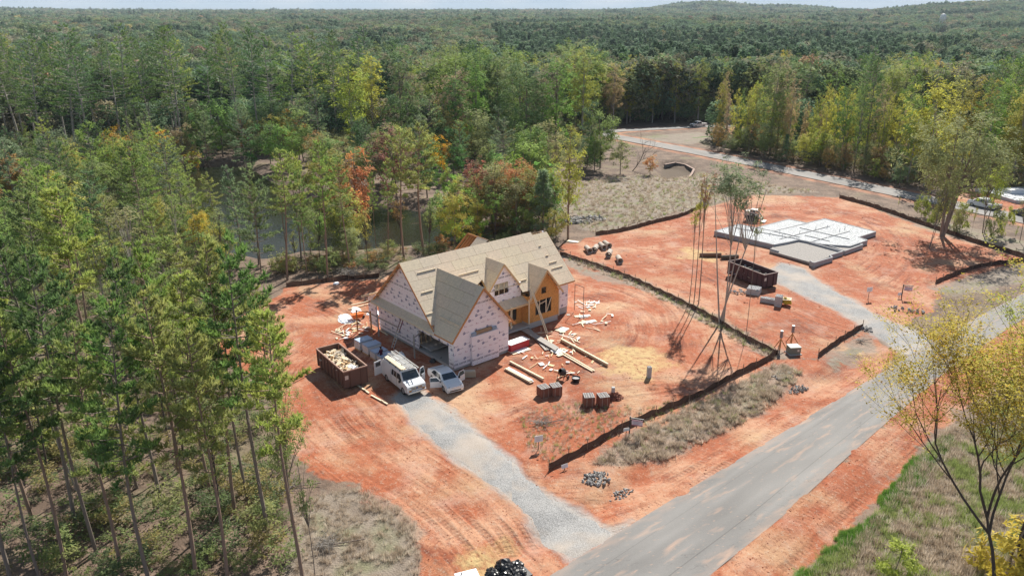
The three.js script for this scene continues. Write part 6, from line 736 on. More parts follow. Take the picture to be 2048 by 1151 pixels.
for (const [x, z, a, b, l, s] of [[-19.83,-84.97, 1.6, 0.9, 'white crumpled plastic sheet beside the wheelbarrow', 2], [-19.14,-87.57, 1.4, 0.6, 'white plastic sheet behind the wheelbarrow', 5], [-16.82,-86.91, 0.9, 0.8, 'white plastic bundle at the back corner of the house', 7], [-11.68,-73.74, 0.4, 0.4, 'pale plastic sack on the ground right of the van', 9], [-23.82,-97.91, 0.5, 0.4, 'small white scrap by the rear silt fence', 11]]) { const m = mesh('plastic_sheet', crumple(s, a, l.includes('sack') ? 0.8 : 0.16, b, 4), plastic); at(m, x, z, s); tag(m, l, 'plastic sheet'); }
// --- ladder and rails at the left wall
{ const g = thing('ladder', 'tall ladder leaning on the left wall of the house', 'ladder'); g.position.copy(house.position); g.rotation.copy(house.rotation); const A = [-1.5, 0.05, 0.15], B = [0.1, 3.5, 0.15], lad = (v0, v1, col) => { for (const s of [-0.22, 0.22]) mesh('rail', beam([lerp(A[0], B[0], v0), lerp(A[1], B[1], v0), A[2] + s], [lerp(A[0], B[0], v1), lerp(A[1], B[1], v1), B[2] + s], 0.05, 0.09), col, g); }; lad(0, 0.55, mat(0.5, 0.48, 0.46, 0.5)); lad(0.5, 1, mat(0.16, 0.02, 0.05, 0.5)); for (let i = 0; i < 11; i++) { const t = 0.05 + i * 0.09; mesh('rung', beam([lerp(A[0], B[0], t), lerp(A[1], B[1], t), A[2] - 0.22], [lerp(A[0], B[0], t), lerp(A[1], B[1], t), A[2] + 0.22], 0.05, 0.06), lumberPale, g); } }
{ const g = thing('work_rail', 'wooden post and rail scaffold along the left wall of the house', 'scaffold'); g.position.copy(house.position); g.rotation.copy(house.rotation); for (const [v, m, u] of [[-6.6, lumberRed, -1.9], [-5.2, lumberRed, -0.9], [-3.8, greyWood, -0.8], [3.6, greyWood, -0.9]]) mesh('post', box(0.12, 2.7, 0.12, u, 1.3, v), m, g); mesh('rail', beam([-0.9, 2.35, -6.0], [-0.7, 2.35, 0.2], 0.06, 0.16), greyWood, g); mesh('rail', beam([-0.9, 2.3, 3.6], [0.4, 2.4, 3.1], 0.06, 0.14), greyWood, g); mesh('rail', beam([-1.9, 2.5, -6.6], [-0.9, 2.5, -5.2], 0.05, 0.1), lumberRed, g); }
{ const g = thing('pipe_frame', 'thin dark pipe scaffold frame at the right end of the house', 'scaffold'); g.position.copy(house.position); g.rotation.copy(house.rotation); for (const v of [4.9, 6.4]) mesh('upright', rod([21.6, 0.05, v], [21.6, 3.4, v], 0.035), darkMetal, g); mesh('cross_bar', rod([21.6, 3.4, 4.9], [21.6, 3.4, 6.4], 0.035), darkMetal, g); mesh('cross_bar', rod([21.6, 1.2, 4.9], [21.6, 1.2, 6.4], 0.03), darkMetal, g); mesh('base_bar', rod([21.6, 0.06, 6.4], [20.6, 0.06, 7.6], 0.035), darkMetal, g); }
{ const p = at(thing('tool_clutter', 'black tool bags at the garage opening behind the car', 'bags'), -7.4,-73.74, 0.71); for (const [a, b, s] of [[-1.2, 0, 0.35], [-0.3, 0.2, 0.28], [0.9, 0.3, 0.32]]) { mesh('bag', crumple(s * 20, s, s * 0.9, s, 3).translate(a, 0.1, b), darkMetal, p); } mesh('hose', rod([-1.5, 0.1, -0.3], [1.3, 0.1, 0.6], 0.04), greyWood, p); }
// --- signs
const signWhite = (() => { const c = document.createElement('canvas'); c.width = 128; c.height = 96; const x = c.getContext('2d'); x.fillStyle = '#f4f4f2'; x.fillRect(0, 0, 128, 96); x.fillStyle = '#b9bcc4'; for (let i = 0; i < 5; i++) x.fillRect(14, 18 + i * 14, 60 + ((i * 37) % 40), 5); const t = new THREE.CanvasTexture(c); t.colorSpace = THREE.SRGBColorSpace; return new THREE.MeshStandardMaterial({ map: t, roughness: 0.6 }); })();
function stakeSign(x, z, turn, h, w, hh, label, tilt = 0) { const p = at(thing('notice_sign', label, 'sign'), x, z, turn); mesh('sign_board', box(w, hh, 0.02, 0, h - hh / 2, 0.03, tilt), signWhite, p); mesh('post', box(0.06, h - 0.05, 0.04, 0, (h - 0.05) / 2 - 0.05, 0, tilt), stakeMat, p); return p; }
stakeSign(2.22,-55.99, 0.35, 1.35, 0.75, 0.6, 'white permit sign on a stake beside the gravel drive'); stakeSign(45.56,-91.76, 0.2, 1.7, 0.8, 0.6, 'white permit sign on a stake at the second drive'); stakeSign(9.84,-57.92, 0.3, 0.9, 0.55, 0.3, 'small white lot sign behind the hanging sign post'); stakeSign(4.21,-52.99, 0.5, 0.5, 0.6, 0.32, 'low white sign at the end of the front silt fence', -0.3); stakeSign(49.87,-92.49, 0.2, 0.8, 0.55, 0.4, 'small white sign left of the hanging sign by the yellow tree');
function hangSign(x, z, turn, h, label, m) { const p = at(thing('hanging_sign', label, 'sign'), x, z, turn); mesh('post', box(0.1, h, 0.1, 0, h / 2 - 0.05, 0), darkMetal, p); mesh('arm', box(1.25, 0.09, 0.09, 0.55, h - 0.2, 0), darkMetal, p); mesh('sign_board', box(0.95, 0.55, 0.03, 0.62, h - 0.6, 0), m, p); for (const s of [0.25, 1.0]) mesh('chain', rod([s, h - 0.33, 0], [s, h - 0.24, 0], 0.01), darkMetal, p); return p; }
const signPink = (() => { const c = document.createElement('canvas'); c.width = 128; c.height = 80; const x = c.getContext('2d'); x.fillStyle = '#d9cdd6'; x.fillRect(0, 0, 128, 80); x.fillStyle = '#a86a7c'; x.fillRect(0, 0, 128, 14); x.fillRect(0, 66, 128, 14); x.fillStyle = '#9c93a8'; for (let i = 0; i < 3; i++) x.fillRect(18, 24 + i * 14, 92 - i * 16, 6); const t = new THREE.CanvasTexture(c); t.colorSpace = THREE.SRGBColorSpace; return new THREE.MeshStandardMaterial({ map: t, roughness: 0.6 }); })();
hangSign(10.15,-58.09, -0.3, 1.95, 'dark post with a hanging sign board in front of the silt fence', signPink); hangSign(50.19,-92.49, -0.25, 1.95, 'dark post with a hanging sign board beside the yellow tree', signPink);
// --- utility gear in the gap between the fences
{ const p = at(thing('transformer_box', 'grey green utility transformer box in the gap between fences', 'utility box'), 30.32,-75.38, 0.12), gm = mat(0.2, 0.21, 0.17, 0.6); mesh('cabinet', rbox(1.2, 0.75, 1.0, 0.04, 0, 0.42, 0), gm, p); mesh('lid', rbox(1.28, 0.1, 1.08, 0.03, 0, 0.83, 0), mat(0.42, 0.43, 0.38, 0.6), p); mesh('pad', box(1.4, 0.1, 1.2, 0, 0.03, 0), concrete, p); mesh('warning_label', box(0.22, 0.22, 0.01, 0.3, 0.5, 0.507), mat(0.75, 0.7, 0.6, 0.5), p); }
for (const [x, z, l] of [[29.12,-76.16, 'left utility pedestal on wooden braces near the transformer'], [30.88,-77.63, 'right utility pedestal on wooden braces behind the transformer']]) { const p = at(thing('utility_pedestal', l, 'pedestal'), x, z, 0.3); mesh('post', box(0.1, 1.9, 0.1, 0, 0.95, 0), lumberRed, p); mesh('meter_can', cyl(0.16, 0.16, 0.75, 16, 0, 1.85, 0), mat(0.26, 0.2, 0.2, 0.4), p); mesh('cap', cyl(0.165, 0.165, 0.06, 16, 0, 2.25, 0), mat(0.7, 0.68, 0.66, 0.4), p); for (let k = 0; k < 3; k++) { const a = k * TAU / 3 + 0.4; mesh('brace', beam([Math.cos(a) * 0.8, 0, Math.sin(a) * 0.8], [0, 1.3, 0], 0.05, 0.09), lumberRed, p); } }
// --- slab foundation of the next house
{
  const f = thing('slab_foundation', 'pale new house foundation of block walls filled with gravel and sheeting', 'foundation'); const O = [33.69,-122.88], A = [45.11,-105.06]; const t = dirTurn(O[0], O[1], 44.22,-110.62); f.position.set(O[0], 0, O[1]); f.rotation.y = t;
  const c = Math.cos(t), s = Math.sin(t), loc = (x, z) => [(x - O[0]) * c - (z - O[1]) * s, (x - O[0]) * s + (z - O[1]) * c], Q = (...a) => pts(...a).map((p) => loc(p[0], p[1]));
  const sheet = new THREE.MeshStandardMaterial({ color: 0xffffff, roughness: 0.35 }); sheet.color.setRGB(0.56, 0.58, 0.6); sheet.bumpMap = dataTex(512, 512, (i, j, o) => { o[0] = o[1] = o[2] = 0.5 + 0.6 * noise(i / 30, j / 22) + 0.3 * noise(i / 9, j / 12); }, false); sheet.bumpMap.repeat.set(0.2, 0.2); sheet.bumpScale = 0.25;
  const flat = (P, h0, h1) => { const g = new THREE.ExtrudeGeometry(shapeOf(P.map((p) => [p[0], -p[1]])), { depth: h1 - h0, bevelEnabled: false }); return g.rotateX(-Math.PI / 2).translate(0, h0, 0); };
  const H = 0.75, wallM = mat(0.36, 0.36, 0.37, 0.95);
  const ring = (P, h, name, y0 = -0.1) => { for (let i = 0; i < P.length; i++) { const a = P[i], b = P[(i + 1) % P.length], L = Math.hypot(b[0] - a[0], b[1] - a[1]), n = Math.max(1, Math.round(L / 2.4)); mesh(name, beam([a[0], (h + y0) / 2, a[1]], [b[0], (h + y0) / 2, b[1]], 0.2, h - y0 + (i % 2) * 0.006), wallM, f); } };
  const main = Q(33.16,-120.99, 38.29,-125.36, 42.79,-120.99, 54.2,-129.01, 59.32,-120.68, 55.17,-117.45, 55.78,-115.75, 51.68,-112.48, 47.88,-113.55, 45.13,-116.03, 42.86,-114.64, 40.32,-113.29);
  const rear = Q(40.92,-123.45, 47.85,-128.67, 50.34,-126.01, 42.79,-120.99), gar = Q(45.4,-116.72, 49.75,-110.28, 44.8,-106.34, 43.27,-105.15, 39.02,-111.05, 40.56,-113.96), side = Q(48.45,-113.96, 52.56,-116.44, 54.22,-113.69, 50.05,-110.28);
  mesh('sheeting', flat(main, 0.35, H - 0.05), sheet, f); mesh('sheeting', flat(rear, 0.3, H - 0.07), sheet, f); mesh('gravel_fill', flat(gar, 0.1, 0.42), gravelMat, f); mesh('gravel_fill', flat(side, 0.1, 0.5), gravelMat, f);
  ring(main, H, 'block_wall'); ring(rear, H - 0.03, 'block_wall'); ring(side, 0.66, 'block_wall');
  { const g = Q(45.27,-116.37, 49.6,-109.96, 46.87,-107.96, 46.86,-106.98, 43.19,-104.38, 43.03,-105.31); for (let i = 0; i + 1 < g.length; i++) mesh('block_wall', beam([g[i][0], 0.28, g[i][1]], [g[i + 1][0], 0.28, g[i + 1][1]], 0.22, 0.86 + (i % 2) * 0.008), wallM, f); const h = Q(39.23,-111.5, 40.09,-110.21); mesh('block_wall', beam([h[0][0], 0.25, h[0][1]], [h[1][0], 0.25, h[1][1]], 0.22, 0.8), wallM, f); }
  // footings lines and plumbing stubs on the sheet
  const r = rng(71), inner = [[36.96,-122.96, 45.32,-116.14], [42.73,-120.81, 45.72,-117.28], [47.73,-122.96, 53.19,-116.14], [42.17,-116.14, 53.07,-123.9], [46.29,-114.47, 55.12,-120.81], [46.93,-118.43, 49.61,-115.02]]; inner.forEach((a, i) => { const P = Q(...a); mesh('form_board', beam([P[0][0], H + 0.0, P[0][1]], [P[1][0], H + 0.0, P[1][1]], 0.08, 0.1), concrete, f); });
  for (let i = 0; i < 26; i++) { const x = 1460 + i * 9.5; } for (const [x, z] of [[38.17,-121.41], [39.61,-120.2], [39.58,-119.02], [41.33,-118.43], [42.94,-117.28], [46.55,-119.61], [50.03,-122.03], [52.29,-122.96], [53.49,-120.81], [54.81,-122.03], [43.31,-119.61], [38.01,-116.71]]) { const p = loc(x, z); mesh('pipe_stub', cyl(0.05, 0.05, 0.55, 8, p[0], H + 0.22, p[1]), mat(0.6, 0.6, 0.6, 0.5), f); }
}
{ // the far slab at the right edge
  const f = at(thing('distant_slab', 'pale slab foundation beyond the far road at the right edge', 'foundation'), 102.32,-150.98, 0.15); mesh('slab', box(16, 0.7, 11, 2, 0.3, 0), mat(0.6, 0.61, 0.62, 0.7), f); mesh('wall', box(16.2, 0.5, 0.25, 2, 0.25, 5.6), concrete, f); mesh('pallet_load', rbox(3.5, 0.7, 2.5, 0.1, -1, 1, -1), paper, f); }
// --- retention basin wall by the far field
{ const P = pts(37.54,-187.6, 40.78,-190.31, 42.69,-187.6, 43.46,-181.75, 41.52,-175.64, 39.6,-171.03), w = thing('retaining_wall', 'curved dark retaining wall of the retention basin', 'wall'); w.position.set(P[0][0], hgt(P[0][0], P[0][1]), P[0][1]); for (let i = 0; i + 1 < P.length; i++) { const a = P[i], b = P[i + 1], n = 4; for (let k = 0; k < n; k++) { const x0 = lerp(a[0], b[0], k / n) - P[0][0], z0 = lerp(a[1], b[1], k / n) - P[0][1], x1 = lerp(a[0], b[0], (k + 1) / n) - P[0][0], z1 = lerp(a[1], b[1], (k + 1) / n) - P[0][1]; mesh('wall_panel', beam([x0, -0.3, z0], [x1, -0.3, z1], 0.35, 2.2), mat(0.2, 0.19, 0.18, 0.9), w); mesh('cap', beam([x0, 0.84, z0], [x1, 0.84, z1], 0.5, 0.1), mat(0.34, 0.24, 0.2, 0.9), w); } } }
// --- water tower on the far hill
{ const d = 1480, x = (1838 - 1024) / 1534 * d * 0.95, z = -d * 0.95, p = thing('water_tower', 'pale water tower standing above the far woods', 'water tower'), wm = mat(0.72, 0.72, 0.7, 0.5); p.position.set(x, -9.5, z); p.scale.set(0.7, 1, 0.7); const g = new THREE.LatheGeometry([[0.1, 40], [3, 39.6], [6, 37.5], [7, 34], [6.6, 30.5], [4.5, 28], [1.6, 26.6], [0.1, 26.4]].map((a) => new THREE.Vector2(a[0], a[1])), 24); mesh('tank', g, wm, p); mesh('riser', cyl(1.3, 1.5, 28, 12, 0, 13, 0), wm, p); for (let k = 0; k < 6; k++) { const a = k * TAU / 6; mesh('leg', rod([Math.cos(a) * 9.5, 0, Math.sin(a) * 9.5], [Math.cos(a) * 6.3, 32, Math.sin(a) * 6.3], 0.7, 6, 0.5), wm, p); } mesh('balcony', xf(new THREE.TorusGeometry(7.2, 0.4, 6, 24), 0, 31.5, 0, Math.PI / 2), wm, p); }
// --- logs and brush
{ const p = at(thing('log_pair', 'two brown logs on the clay between fence and dumpster', 'logs'), 30.9,-109.87, -0.1); mesh('log', cyl(0.28, 0.32, 3.2, 10, -1.1, 0.3, 0, 0, 0.1, Math.PI / 2), mat(0.2, 0.11, 0.07, 0.95), p); mesh('log', cyl(0.3, 0.34, 2.6, 10, 1.6, 0.3, 0.8, 0, 0.2, Math.PI / 2), mat(0.12, 0.1, 0.07, 0.95), p); }
function brush(x, z, n, s, label) { const p = at(thing('brush_pile', label, 'brush'), x, z), r = rng(n * 3 + Math.round(z)), G = new Tris(); for (let i = 0; i < n; i++) { const a = r() * TAU, u = r() * s * 0.6, L = s * (0.4 + r() * 0.7), b = r() * TAU, X = Math.cos(a) * u, Z0 = Math.sin(a) * u; limb(G, [[X, 0.05 + r() * 0.2, Z0], [X + Math.cos(b) * L * 0.5, 0.1 + r() * 0.45 * s, Z0 + Math.sin(b) * L * 0.5], [X + Math.cos(b) * L, 0.05 + r() * 0.5 * s, Z0 + Math.sin(b) * L]], 0.025, 0.006, 3); } stuffOf(mesh('twigs', G.geo(), barkGrey, p)); mesh('branch', xf(rod([0, 0.05, 0], [s * 1.8, 0.25, -0.3 * s], 0.04), 0, 0, 0), bark, p); return p; }
brush(2.72,-60.14, 60, 1.1, 'pile of grey twigs at the left of the brick packs'); brush(-12.67,-43.56, 70, 1.4, 'pale brush heap at the clay edge left of the drive'); brush(-17.67,-50.31, 70, 1.6, 'brush and stones at the foot of the near pines'); brush(38.8,-78.45, 30, 0.8, 'twigs at the short silt fence'); brush(-22.72,-101.92, 80, 2.2, 'long brush windrow behind the rear silt fence'); brush(-5.82,-115.91, 90, 2.6, 'tangled grey brush behind the roof ridge'); brush(2.9,-118.72, 70, 2.0, 'grey brush behind the right end of the roof'); brush(-13.55,-107.66, 60, 2.0, 'grey brush behind the left end of the roof');
// --- black tarp and white lid at the very bottom
{ const p = at(thing('trash_trailer', 'trailer heaped with black plastic bags at the bottom edge', 'trailer'), -0.62,-40.48, 0.6); mesh('bed', box(2.6, 0.5, 1.6, 0.1, 0.35, 0.6), darkMetal, p); const bm = phys(0.012, 0.012, 0.014, 0.28); for (const [x, y, z, s, k] of [[-0.7, 0.55, 0, 0.55, 1], [0.2, 0.7, -0.1, 0.6, 2], [0.9, 0.55, 0.2, 0.5, 3], [-0.1, 0.5, 0.7, 0.6, 4], [0.7, 0.5, 0.8, 0.55, 5]]) mesh('plastic_bag', crumple(k * 3.3, s, s * 0.75, s, 4).translate(x, y, z), bm, p); for (const s of [-0.3, 1.5]) mesh('wheel', cyl(0.28, 0.28, 0.16, 16, 0.1, 0.28, s, Math.PI / 2), darkMetal, p); }
{ const p = at(thing('white_bin', 'white lidded site box at the bottom edge beside the black bags', 'box'), -2.85,-39.84, 0.35); mesh('body', rbox(1.4, 0.75, 1.0, 0.04, 0, 0.4, 0), paper, p); mesh('lid', rbox(1.5, 0.08, 1.1, 0.03, 0, 0.82, 0), mat(0.85, 0.86, 0.87, 0.4), p); mesh('latch', box(0.06, 0.2, 0.04, -0.3, 0.9, -0.3), darkMetal, p); }


// ---------------------------------------------------------------- vehicles (local x forward, z to the right-hand side)
const paintWhite = phys(0.78, 0.79, 0.8, 0.3, { clearcoat: 0.7, clearcoatRoughness: 0.1 }), paintDark = phys(0.03, 0.035, 0.045, 0.3, { clearcoat: 0.8, clearcoatRoughness: 0.1 }), glassDark = phys(0.02, 0.03, 0.035, 0.06, { clearcoat: 1 }), rubber = mat(0.02, 0.02, 0.022, 0.9), rimM = mat(0.5, 0.5, 0.5, 0.35, { metalness: 0.7 }), blackTrim = mat(0.025, 0.025, 0.028, 0.6), lampM = phys(0.6, 0.62, 0.62, 0.12, { clearcoat: 1 }), chrome = mat(0.62, 0.62, 0.62, 0.25, { metalness: 0.9 }), redLamp = mat(0.35, 0.02, 0.02, 0.3);
function bodyShell(P, hw, belt, top, inset, arches) {   // side outline extruded to the full width, upper part drawn in
  const s = new THREE.Shape(P.map((p) => new THREE.Vector2(...p))); const g = new THREE.ExtrudeGeometry(s, { depth: hw * 2 - 0.12, bevelEnabled: true, bevelSize: 0.05, bevelThickness: 0.06, bevelSegments: 3, curveSegments: 8 }).translate(0, 0, -(hw - 0.06)), p = g.attributes.position;
  for (let i = 0; i < p.count; i++) { const y = p.getY(i), k = 1 - inset * clamp((y - belt) / (top - belt)); p.setZ(i, p.getZ(i) * k); } g.computeVertexNormals(); return g;
}
function arch(x, r, y0) { const a = []; for (let i = 0; i <= 10; i++) { const t = Math.PI * i / 10; a.push([x + Math.cos(t) * r, Math.max(y0, 0.34 + Math.sin(t) * r)]); } return a; }
function slabPts(P, t) { const A = P.map((p) => V3(...p)), n = V3().crossVectors(A[1].clone().sub(A[0]), A[2].clone().sub(A[0])).normalize().multiplyScalar(t), g = new THREE.BufferGeometry(), v = []; const B = A.map((a) => a.clone().add(n)), q = (a, b, c) => v.push(a.x, a.y, a.z, b.x, b.y, b.z, c.x, c.y, c.z); for (let i = 1; i + 1 < A.length; i++) { q(B[0], B[i], B[i + 1]); q(A[0], A[i + 1], A[i]); } for (let i = 0; i < A.length; i++) { const j = (i + 1) % A.length; q(A[i], A[j], B[j]); q(A[i], B[j], B[i]); } g.setAttribute('position', new THREE.Float32BufferAttribute(v, 3)); g.computeVertexNormals(); return g; }
function wheels(car, xs, hw, r, w = 0.22) { for (const x of xs) for (const s of [-1, 1]) { const t = mesh('wheel', xf(new THREE.TorusGeometry(r * 0.8, r * 0.24, 10, 22), x, r, s * (hw - w / 2), 0, 0, 0, [1, 1, 1.25]), rubber, car); mesh('rim', merge([cyl(r * 0.62, r * 0.62, w * 0.7, 18, x, r, s * (hw - w / 2), Math.PI / 2), cyl(r * 0.2, r * 0.2, w * 0.9, 10, x, r, s * (hw - w / 2), Math.PI / 2)]), rimM, t); } }
function door(car, m, hinge, turn, L, h0, h1, hTop, side) { const d = new THREE.Group(); d.name = 'door'; car.add(d); d.position.set(...hinge); d.rotation.y = turn; mesh('door_panel', box(L, h1 - h0, 0.08, -L / 2, (h0 + h1) / 2, 0), m, d); mesh('window_frame', merge([beam([-0.03, h1, 0], [-L * 0.42, hTop, side * -0.12], 0.05, 0.06), beam([-L * 0.42, hTop, side * -0.12], [-L, hTop, side * -0.12], 0.05, 0.06), beam([-L, hTop, side * -0.12], [-L, h1, 0], 0.05, 0.06)]), m, d); mesh('window', slabPts([[-0.1, h1, 0], [-L * 0.43, hTop - 0.02, side * -0.12], [-L + 0.02, hTop - 0.02, side * -0.12], [-L + 0.02, h1, 0]], 0.01), glassDark, d); mesh('mirror', rbox(0.12, 0.2, 0.18, 0.03, -0.12, h1 + 0.05, side * 0.14), blackTrim, d); return d; }
function van(x, z, turn, label) {
  const c = at(thing('work_van', label, 'van'), x, z, turn), hw = 1.0;
  const P = [[-2.72, 0.5], [-2.74, 1.3], [-2.68, 1.98], [-2.5, 2.08], [0.9, 2.1], [1.1, 2.04], [1.72, 1.32], [2.5, 1.14], [2.66, 1.04], [2.72, 0.5], ...arch(1.72, 0.44, 0.4), ...arch(-1.72, 0.44, 0.4)];
  mesh('body', bodyShell(P, hw, 1.2, 2.1, 0.13), paintWhite, c);
  mesh('windshield', slabPts([[1.72, 1.38, -0.86], [1.72, 1.38, 0.86], [1.17, 2.0, 0.76], [1.17, 2.0, -0.76]].map((p) => [p[0] + 0.03, p[1] + 0.03, p[2]]).reverse(), 0.02), glassDark, c);
  const sw = (x0, x1, y0, y1, s, nm) => { const k = (y) => s * (hw * (1 - 0.13 * clamp((y - 1.2) / 0.9)) + 0.006); const Q = [[x0, y0, k(y0)], [x1, y0, k(y0)], [x1 - (nm ? 0.42 : 0), y1, k(y1)], [x0, y1, k(y1)]]; mesh('side_window', slabPts(s > 0 ? Q : Q.reverse(), 0.012), glassDark, c); };
  sw(0.62, 1.55, 1.32, 1.86, 1, true); sw(0.0, 0.5, 1.3, 1.84, 1); sw(-0.5, -0.1, 1.3, 1.84, 1); sw(-0.5, 0.5, 1.3, 1.84, -1);
  for (const [xx, s] of [[0.55, 1], [-0.62, 1], [0.55, -1]]) mesh('door_seam', box(0.015, 1.3, 0.01, xx, 1.1, s * (hw + 0.002)), blackTrim, c);
  mesh('grille', rbox(0.08, 0.36, 1.5, 0.03, 2.72, 0.86, 0), blackTrim, c); for (const y of [0.76, 0.88, 1.0]) mesh('grille_bar', box(0.04, 0.04, 1.1, 2.77, y, 0), chrome, c); mesh('badge', cyl(0.09, 0.09, 0.02, 18, 2.8, 0.9, 0, 0, 0, Math.PI / 2), mat(0.05, 0.1, 0.3, 0.3), c);
  for (const s of [-0.72, 0.72]) { mesh('headlight', rbox(0.08, 0.26, 0.32, 0.03, 2.74, 0.88, s), lampM, c); mesh('turn_lamp', box(0.06, 0.1, 0.3, 2.74, 0.68, s), mat(0.6, 0.25, 0.03, 0.3), c); }
  mesh('bumper', rbox(0.22, 0.24, 1.98, 0.06, 2.78, 0.5, 0), chrome, c); mesh('rear_bumper', rbox(0.18, 0.2, 1.9, 0.05, -2.8, 0.5, 0), chrome, c); mesh('hood_seam', box(0.02, 0.02, 1.5, 2.45, 1.165, 0), blackTrim, c); mesh('underbody', box(5.0, 0.2, 1.6, 0, 0.42, 0), blackTrim, c);
  wheels(c, [1.72, -1.72], hw, 0.37, 0.26);
  door(c, paintWhite, [1.5, 0, -hw + 0.02], -1.05, 1.0, 0.5, 1.3, 1.9, -1); mesh('door_mirror', rbox(0.12, 0.26, 0.2, 0.04, 1.45, 1.3, hw + 0.14), blackTrim, c);
  { const d = new THREE.Group(); d.name = 'rear_door'; c.add(d); d.position.set(-2.74, 0, hw - 0.04); d.rotation.y = 0.25; mesh('door_panel', box(0.07, 1.45, 0.9, 0, 1.25, 0.46), paintWhite, d); mesh('window', box(0.08, 0.45, 0.6, 0, 1.62, 0.46), glassDark, d); }
  { const d = new THREE.Group(); d.name = 'rear_door'; c.add(d); d.position.set(-2.74, 0, -hw + 0.04); d.rotation.y = 0.6; mesh('door_panel', box(0.9, 1.45, 0.07, -0.46, 1.25, 0), paintWhite, d); mesh('window', box(0.6, 0.45, 0.08, -0.46, 1.62, 0), glassDark, d); }
  for (const xx of [-2.3, -1.1, 0.1, 1.0]) { mesh('rack_bar', box(0.06, 0.06, 1.8, xx, 2.26, 0), blackTrim, c); for (const s of [-0.82, 0.82]) mesh('rack_foot', box(0.06, 0.24, 0.05, xx, 2.14, s), blackTrim, c); } for (const s of [-0.86, 0.86]) mesh('rack_rail', box(3.6, 0.05, 0.05, -0.6, 2.3, s), blackTrim, c);
  return c;
}
const vanPos = [-11.45,-67.2], vanTurn = dirTurn(-12.47,-68.6, -10.47,-65.8);
{ const c = Math.cos(vanTurn), s = Math.sin(vanTurn), off = -0.9, V = van(vanPos[0] + s * off + 0.1 * c, vanPos[1] + c * off - 0.1 * s, vanTurn, 'white work van with ladders on its roof rack, doors open');
  const lad = (zz, L, x0, label, m) => { const g = thing('roof_ladder', label, 'ladder'); g.position.copy(V.position); g.rotation.copy(V.rotation); for (const q of [-0.2, 0.2]) mesh('rail', box(L, 0.08, 0.05, x0, 2.36, zz + q), m, g); for (let i = 0; i < L / 0.3; i++) mesh('rung', box(0.035, 0.035, 0.38, x0 - L / 2 + 0.15 + i * 0.3, 2.36, zz), m, g); }; const alu = mat(0.6, 0.58, 0.55, 0.4);
  lad(-0.6, 5.0, -0.7, 'aluminium ladder on the far side of the van roof', alu); lad(-0.08, 4.4, -0.7, 'second aluminium ladder in the middle of the van roof', alu); const pl = thing('roof_planks', 'long wooden planks on the near side of the van roof', 'lumber'); pl.position.copy(V.position); pl.rotation.copy(V.rotation); for (const q of [0.36, 0.52, 0.68]) mesh('plank', box(4.2 - q, 0.05, 0.14, -0.6, 2.32, q), lumberPale, pl); }
function sedan(x, z, turn, label, m, open) {
  const c = at(thing('sedan_car', label, 'car'), x, z, turn), hw = 0.88;
  const P = [[-2.22, 0.42], [-2.27, 0.72], [-2.2, 0.98], [-1.65, 1.06], [-1.05, 1.38], [-0.5, 1.46], [0.2, 1.45], [0.5, 1.38], [1.15, 1.03], [1.9, 0.88], [2.2, 0.7], [2.27, 0.5], [2.2, 0.25], ...arch(1.32, 0.37, 0.24), ...arch(-1.3, 0.37, 0.24), [-2.0, 0.3]];
  mesh('body', bodyShell(P, hw, 0.92, 1.46, 0.2), m, c);
  mesh('windshield', slabPts([[1.13, 1.05, -0.7], [1.13, 1.05, 0.7], [0.5, 1.40, 0.62], [0.5, 1.40, -0.62]].map((p) => [p[0] + 0.02, p[1] + 0.04, p[2]]).reverse(), 0.02), glassDark, c); mesh('rear_window', slabPts([[-1.68, 1.08, -0.66], [-1.68, 1.08, 0.66], [-1.06, 1.40, 0.6], [-1.06, 1.40, -0.6]].map((p) => [p[0] - 0.02, p[1] + 0.04, p[2]]), 0.02), glassDark, c);
  for (const s of [-1, 1]) { const k = (y) => s * (hw * (1 - 0.2 * clamp((y - 0.92) / 0.54)) + 0.008), w = (Q) => mesh('side_window', slabPts(s > 0 ? Q : Q.slice().reverse(), 0.012), glassDark, c); w([[-1.35, 0.99, k(0.99)], [-0.38, 0.97, k(0.97)], [-0.38, 1.38, k(1.38)], [-0.9, 1.36, k(1.36)]]); w([[-0.3, 0.97, k(0.97)], [0.9, 0.98, k(0.98)], [0.35, 1.36, k(1.36)], [-0.3, 1.38, k(1.38)]]); mesh('headlight', rbox(0.42, 0.16, 0.3, 0.05, 2.04, 0.74, s * 0.62, 0, s * -0.35, -0.2), lampM, c); mesh('tail_light', rbox(0.14, 0.2, 0.3, 0.04, -2.22, 0.86, s * 0.64), redLamp, c); mesh('mirror', rbox(0.14, 0.12, 0.2, 0.04, 0.85, 1.0, s * (hw + 0.08)), m, c); for (const xx of [-0.34, 0.98]) mesh('door_seam', box(0.012, 0.62, 0.008, xx, 0.68, s * (hw + 0.001)), blackTrim, c); }
  mesh('grille', rbox(0.08, 0.1, 0.9, 0.03, 2.25, 0.62, 0), chrome, c); mesh('lower_intake', rbox(0.08, 0.16, 1.2, 0.03, 2.26, 0.38, 0), blackTrim, c); mesh('hood_seam', box(0.9, 0.012, 0.012, 1.55, 0.985, 0.6, 0, 0, -0.2), blackTrim, c);
  wheels(c, [1.32, -1.3], hw, 0.31, 0.2);
  if (open) { door(c, m, [0.98, 0, hw - 0.02], 1.15, 1.1, 0.34, 0.96, 1.34, 1); door(c, m, [0.98, 0, -hw + 0.02], -1.15, 1.1, 0.34, 0.96, 1.34, -1); mesh('interior', box(1.1, 0.5, 1.5, 0.35, 0.75, 0), blackTrim, c); }
  return c;
}
{ const q = [-8.05,-68.82, -6.51,-66.19], t = dirTurn(q[0], q[1], q[2], q[3]), c = Math.cos(t), s = Math.sin(t), off = -0.82; sedan((q[0] + q[2]) / 2 + s * off, (q[1] + q[3]) / 2 + c * off, t, 'white sedan with both front doors open beside the garage', paintWhite, true); }
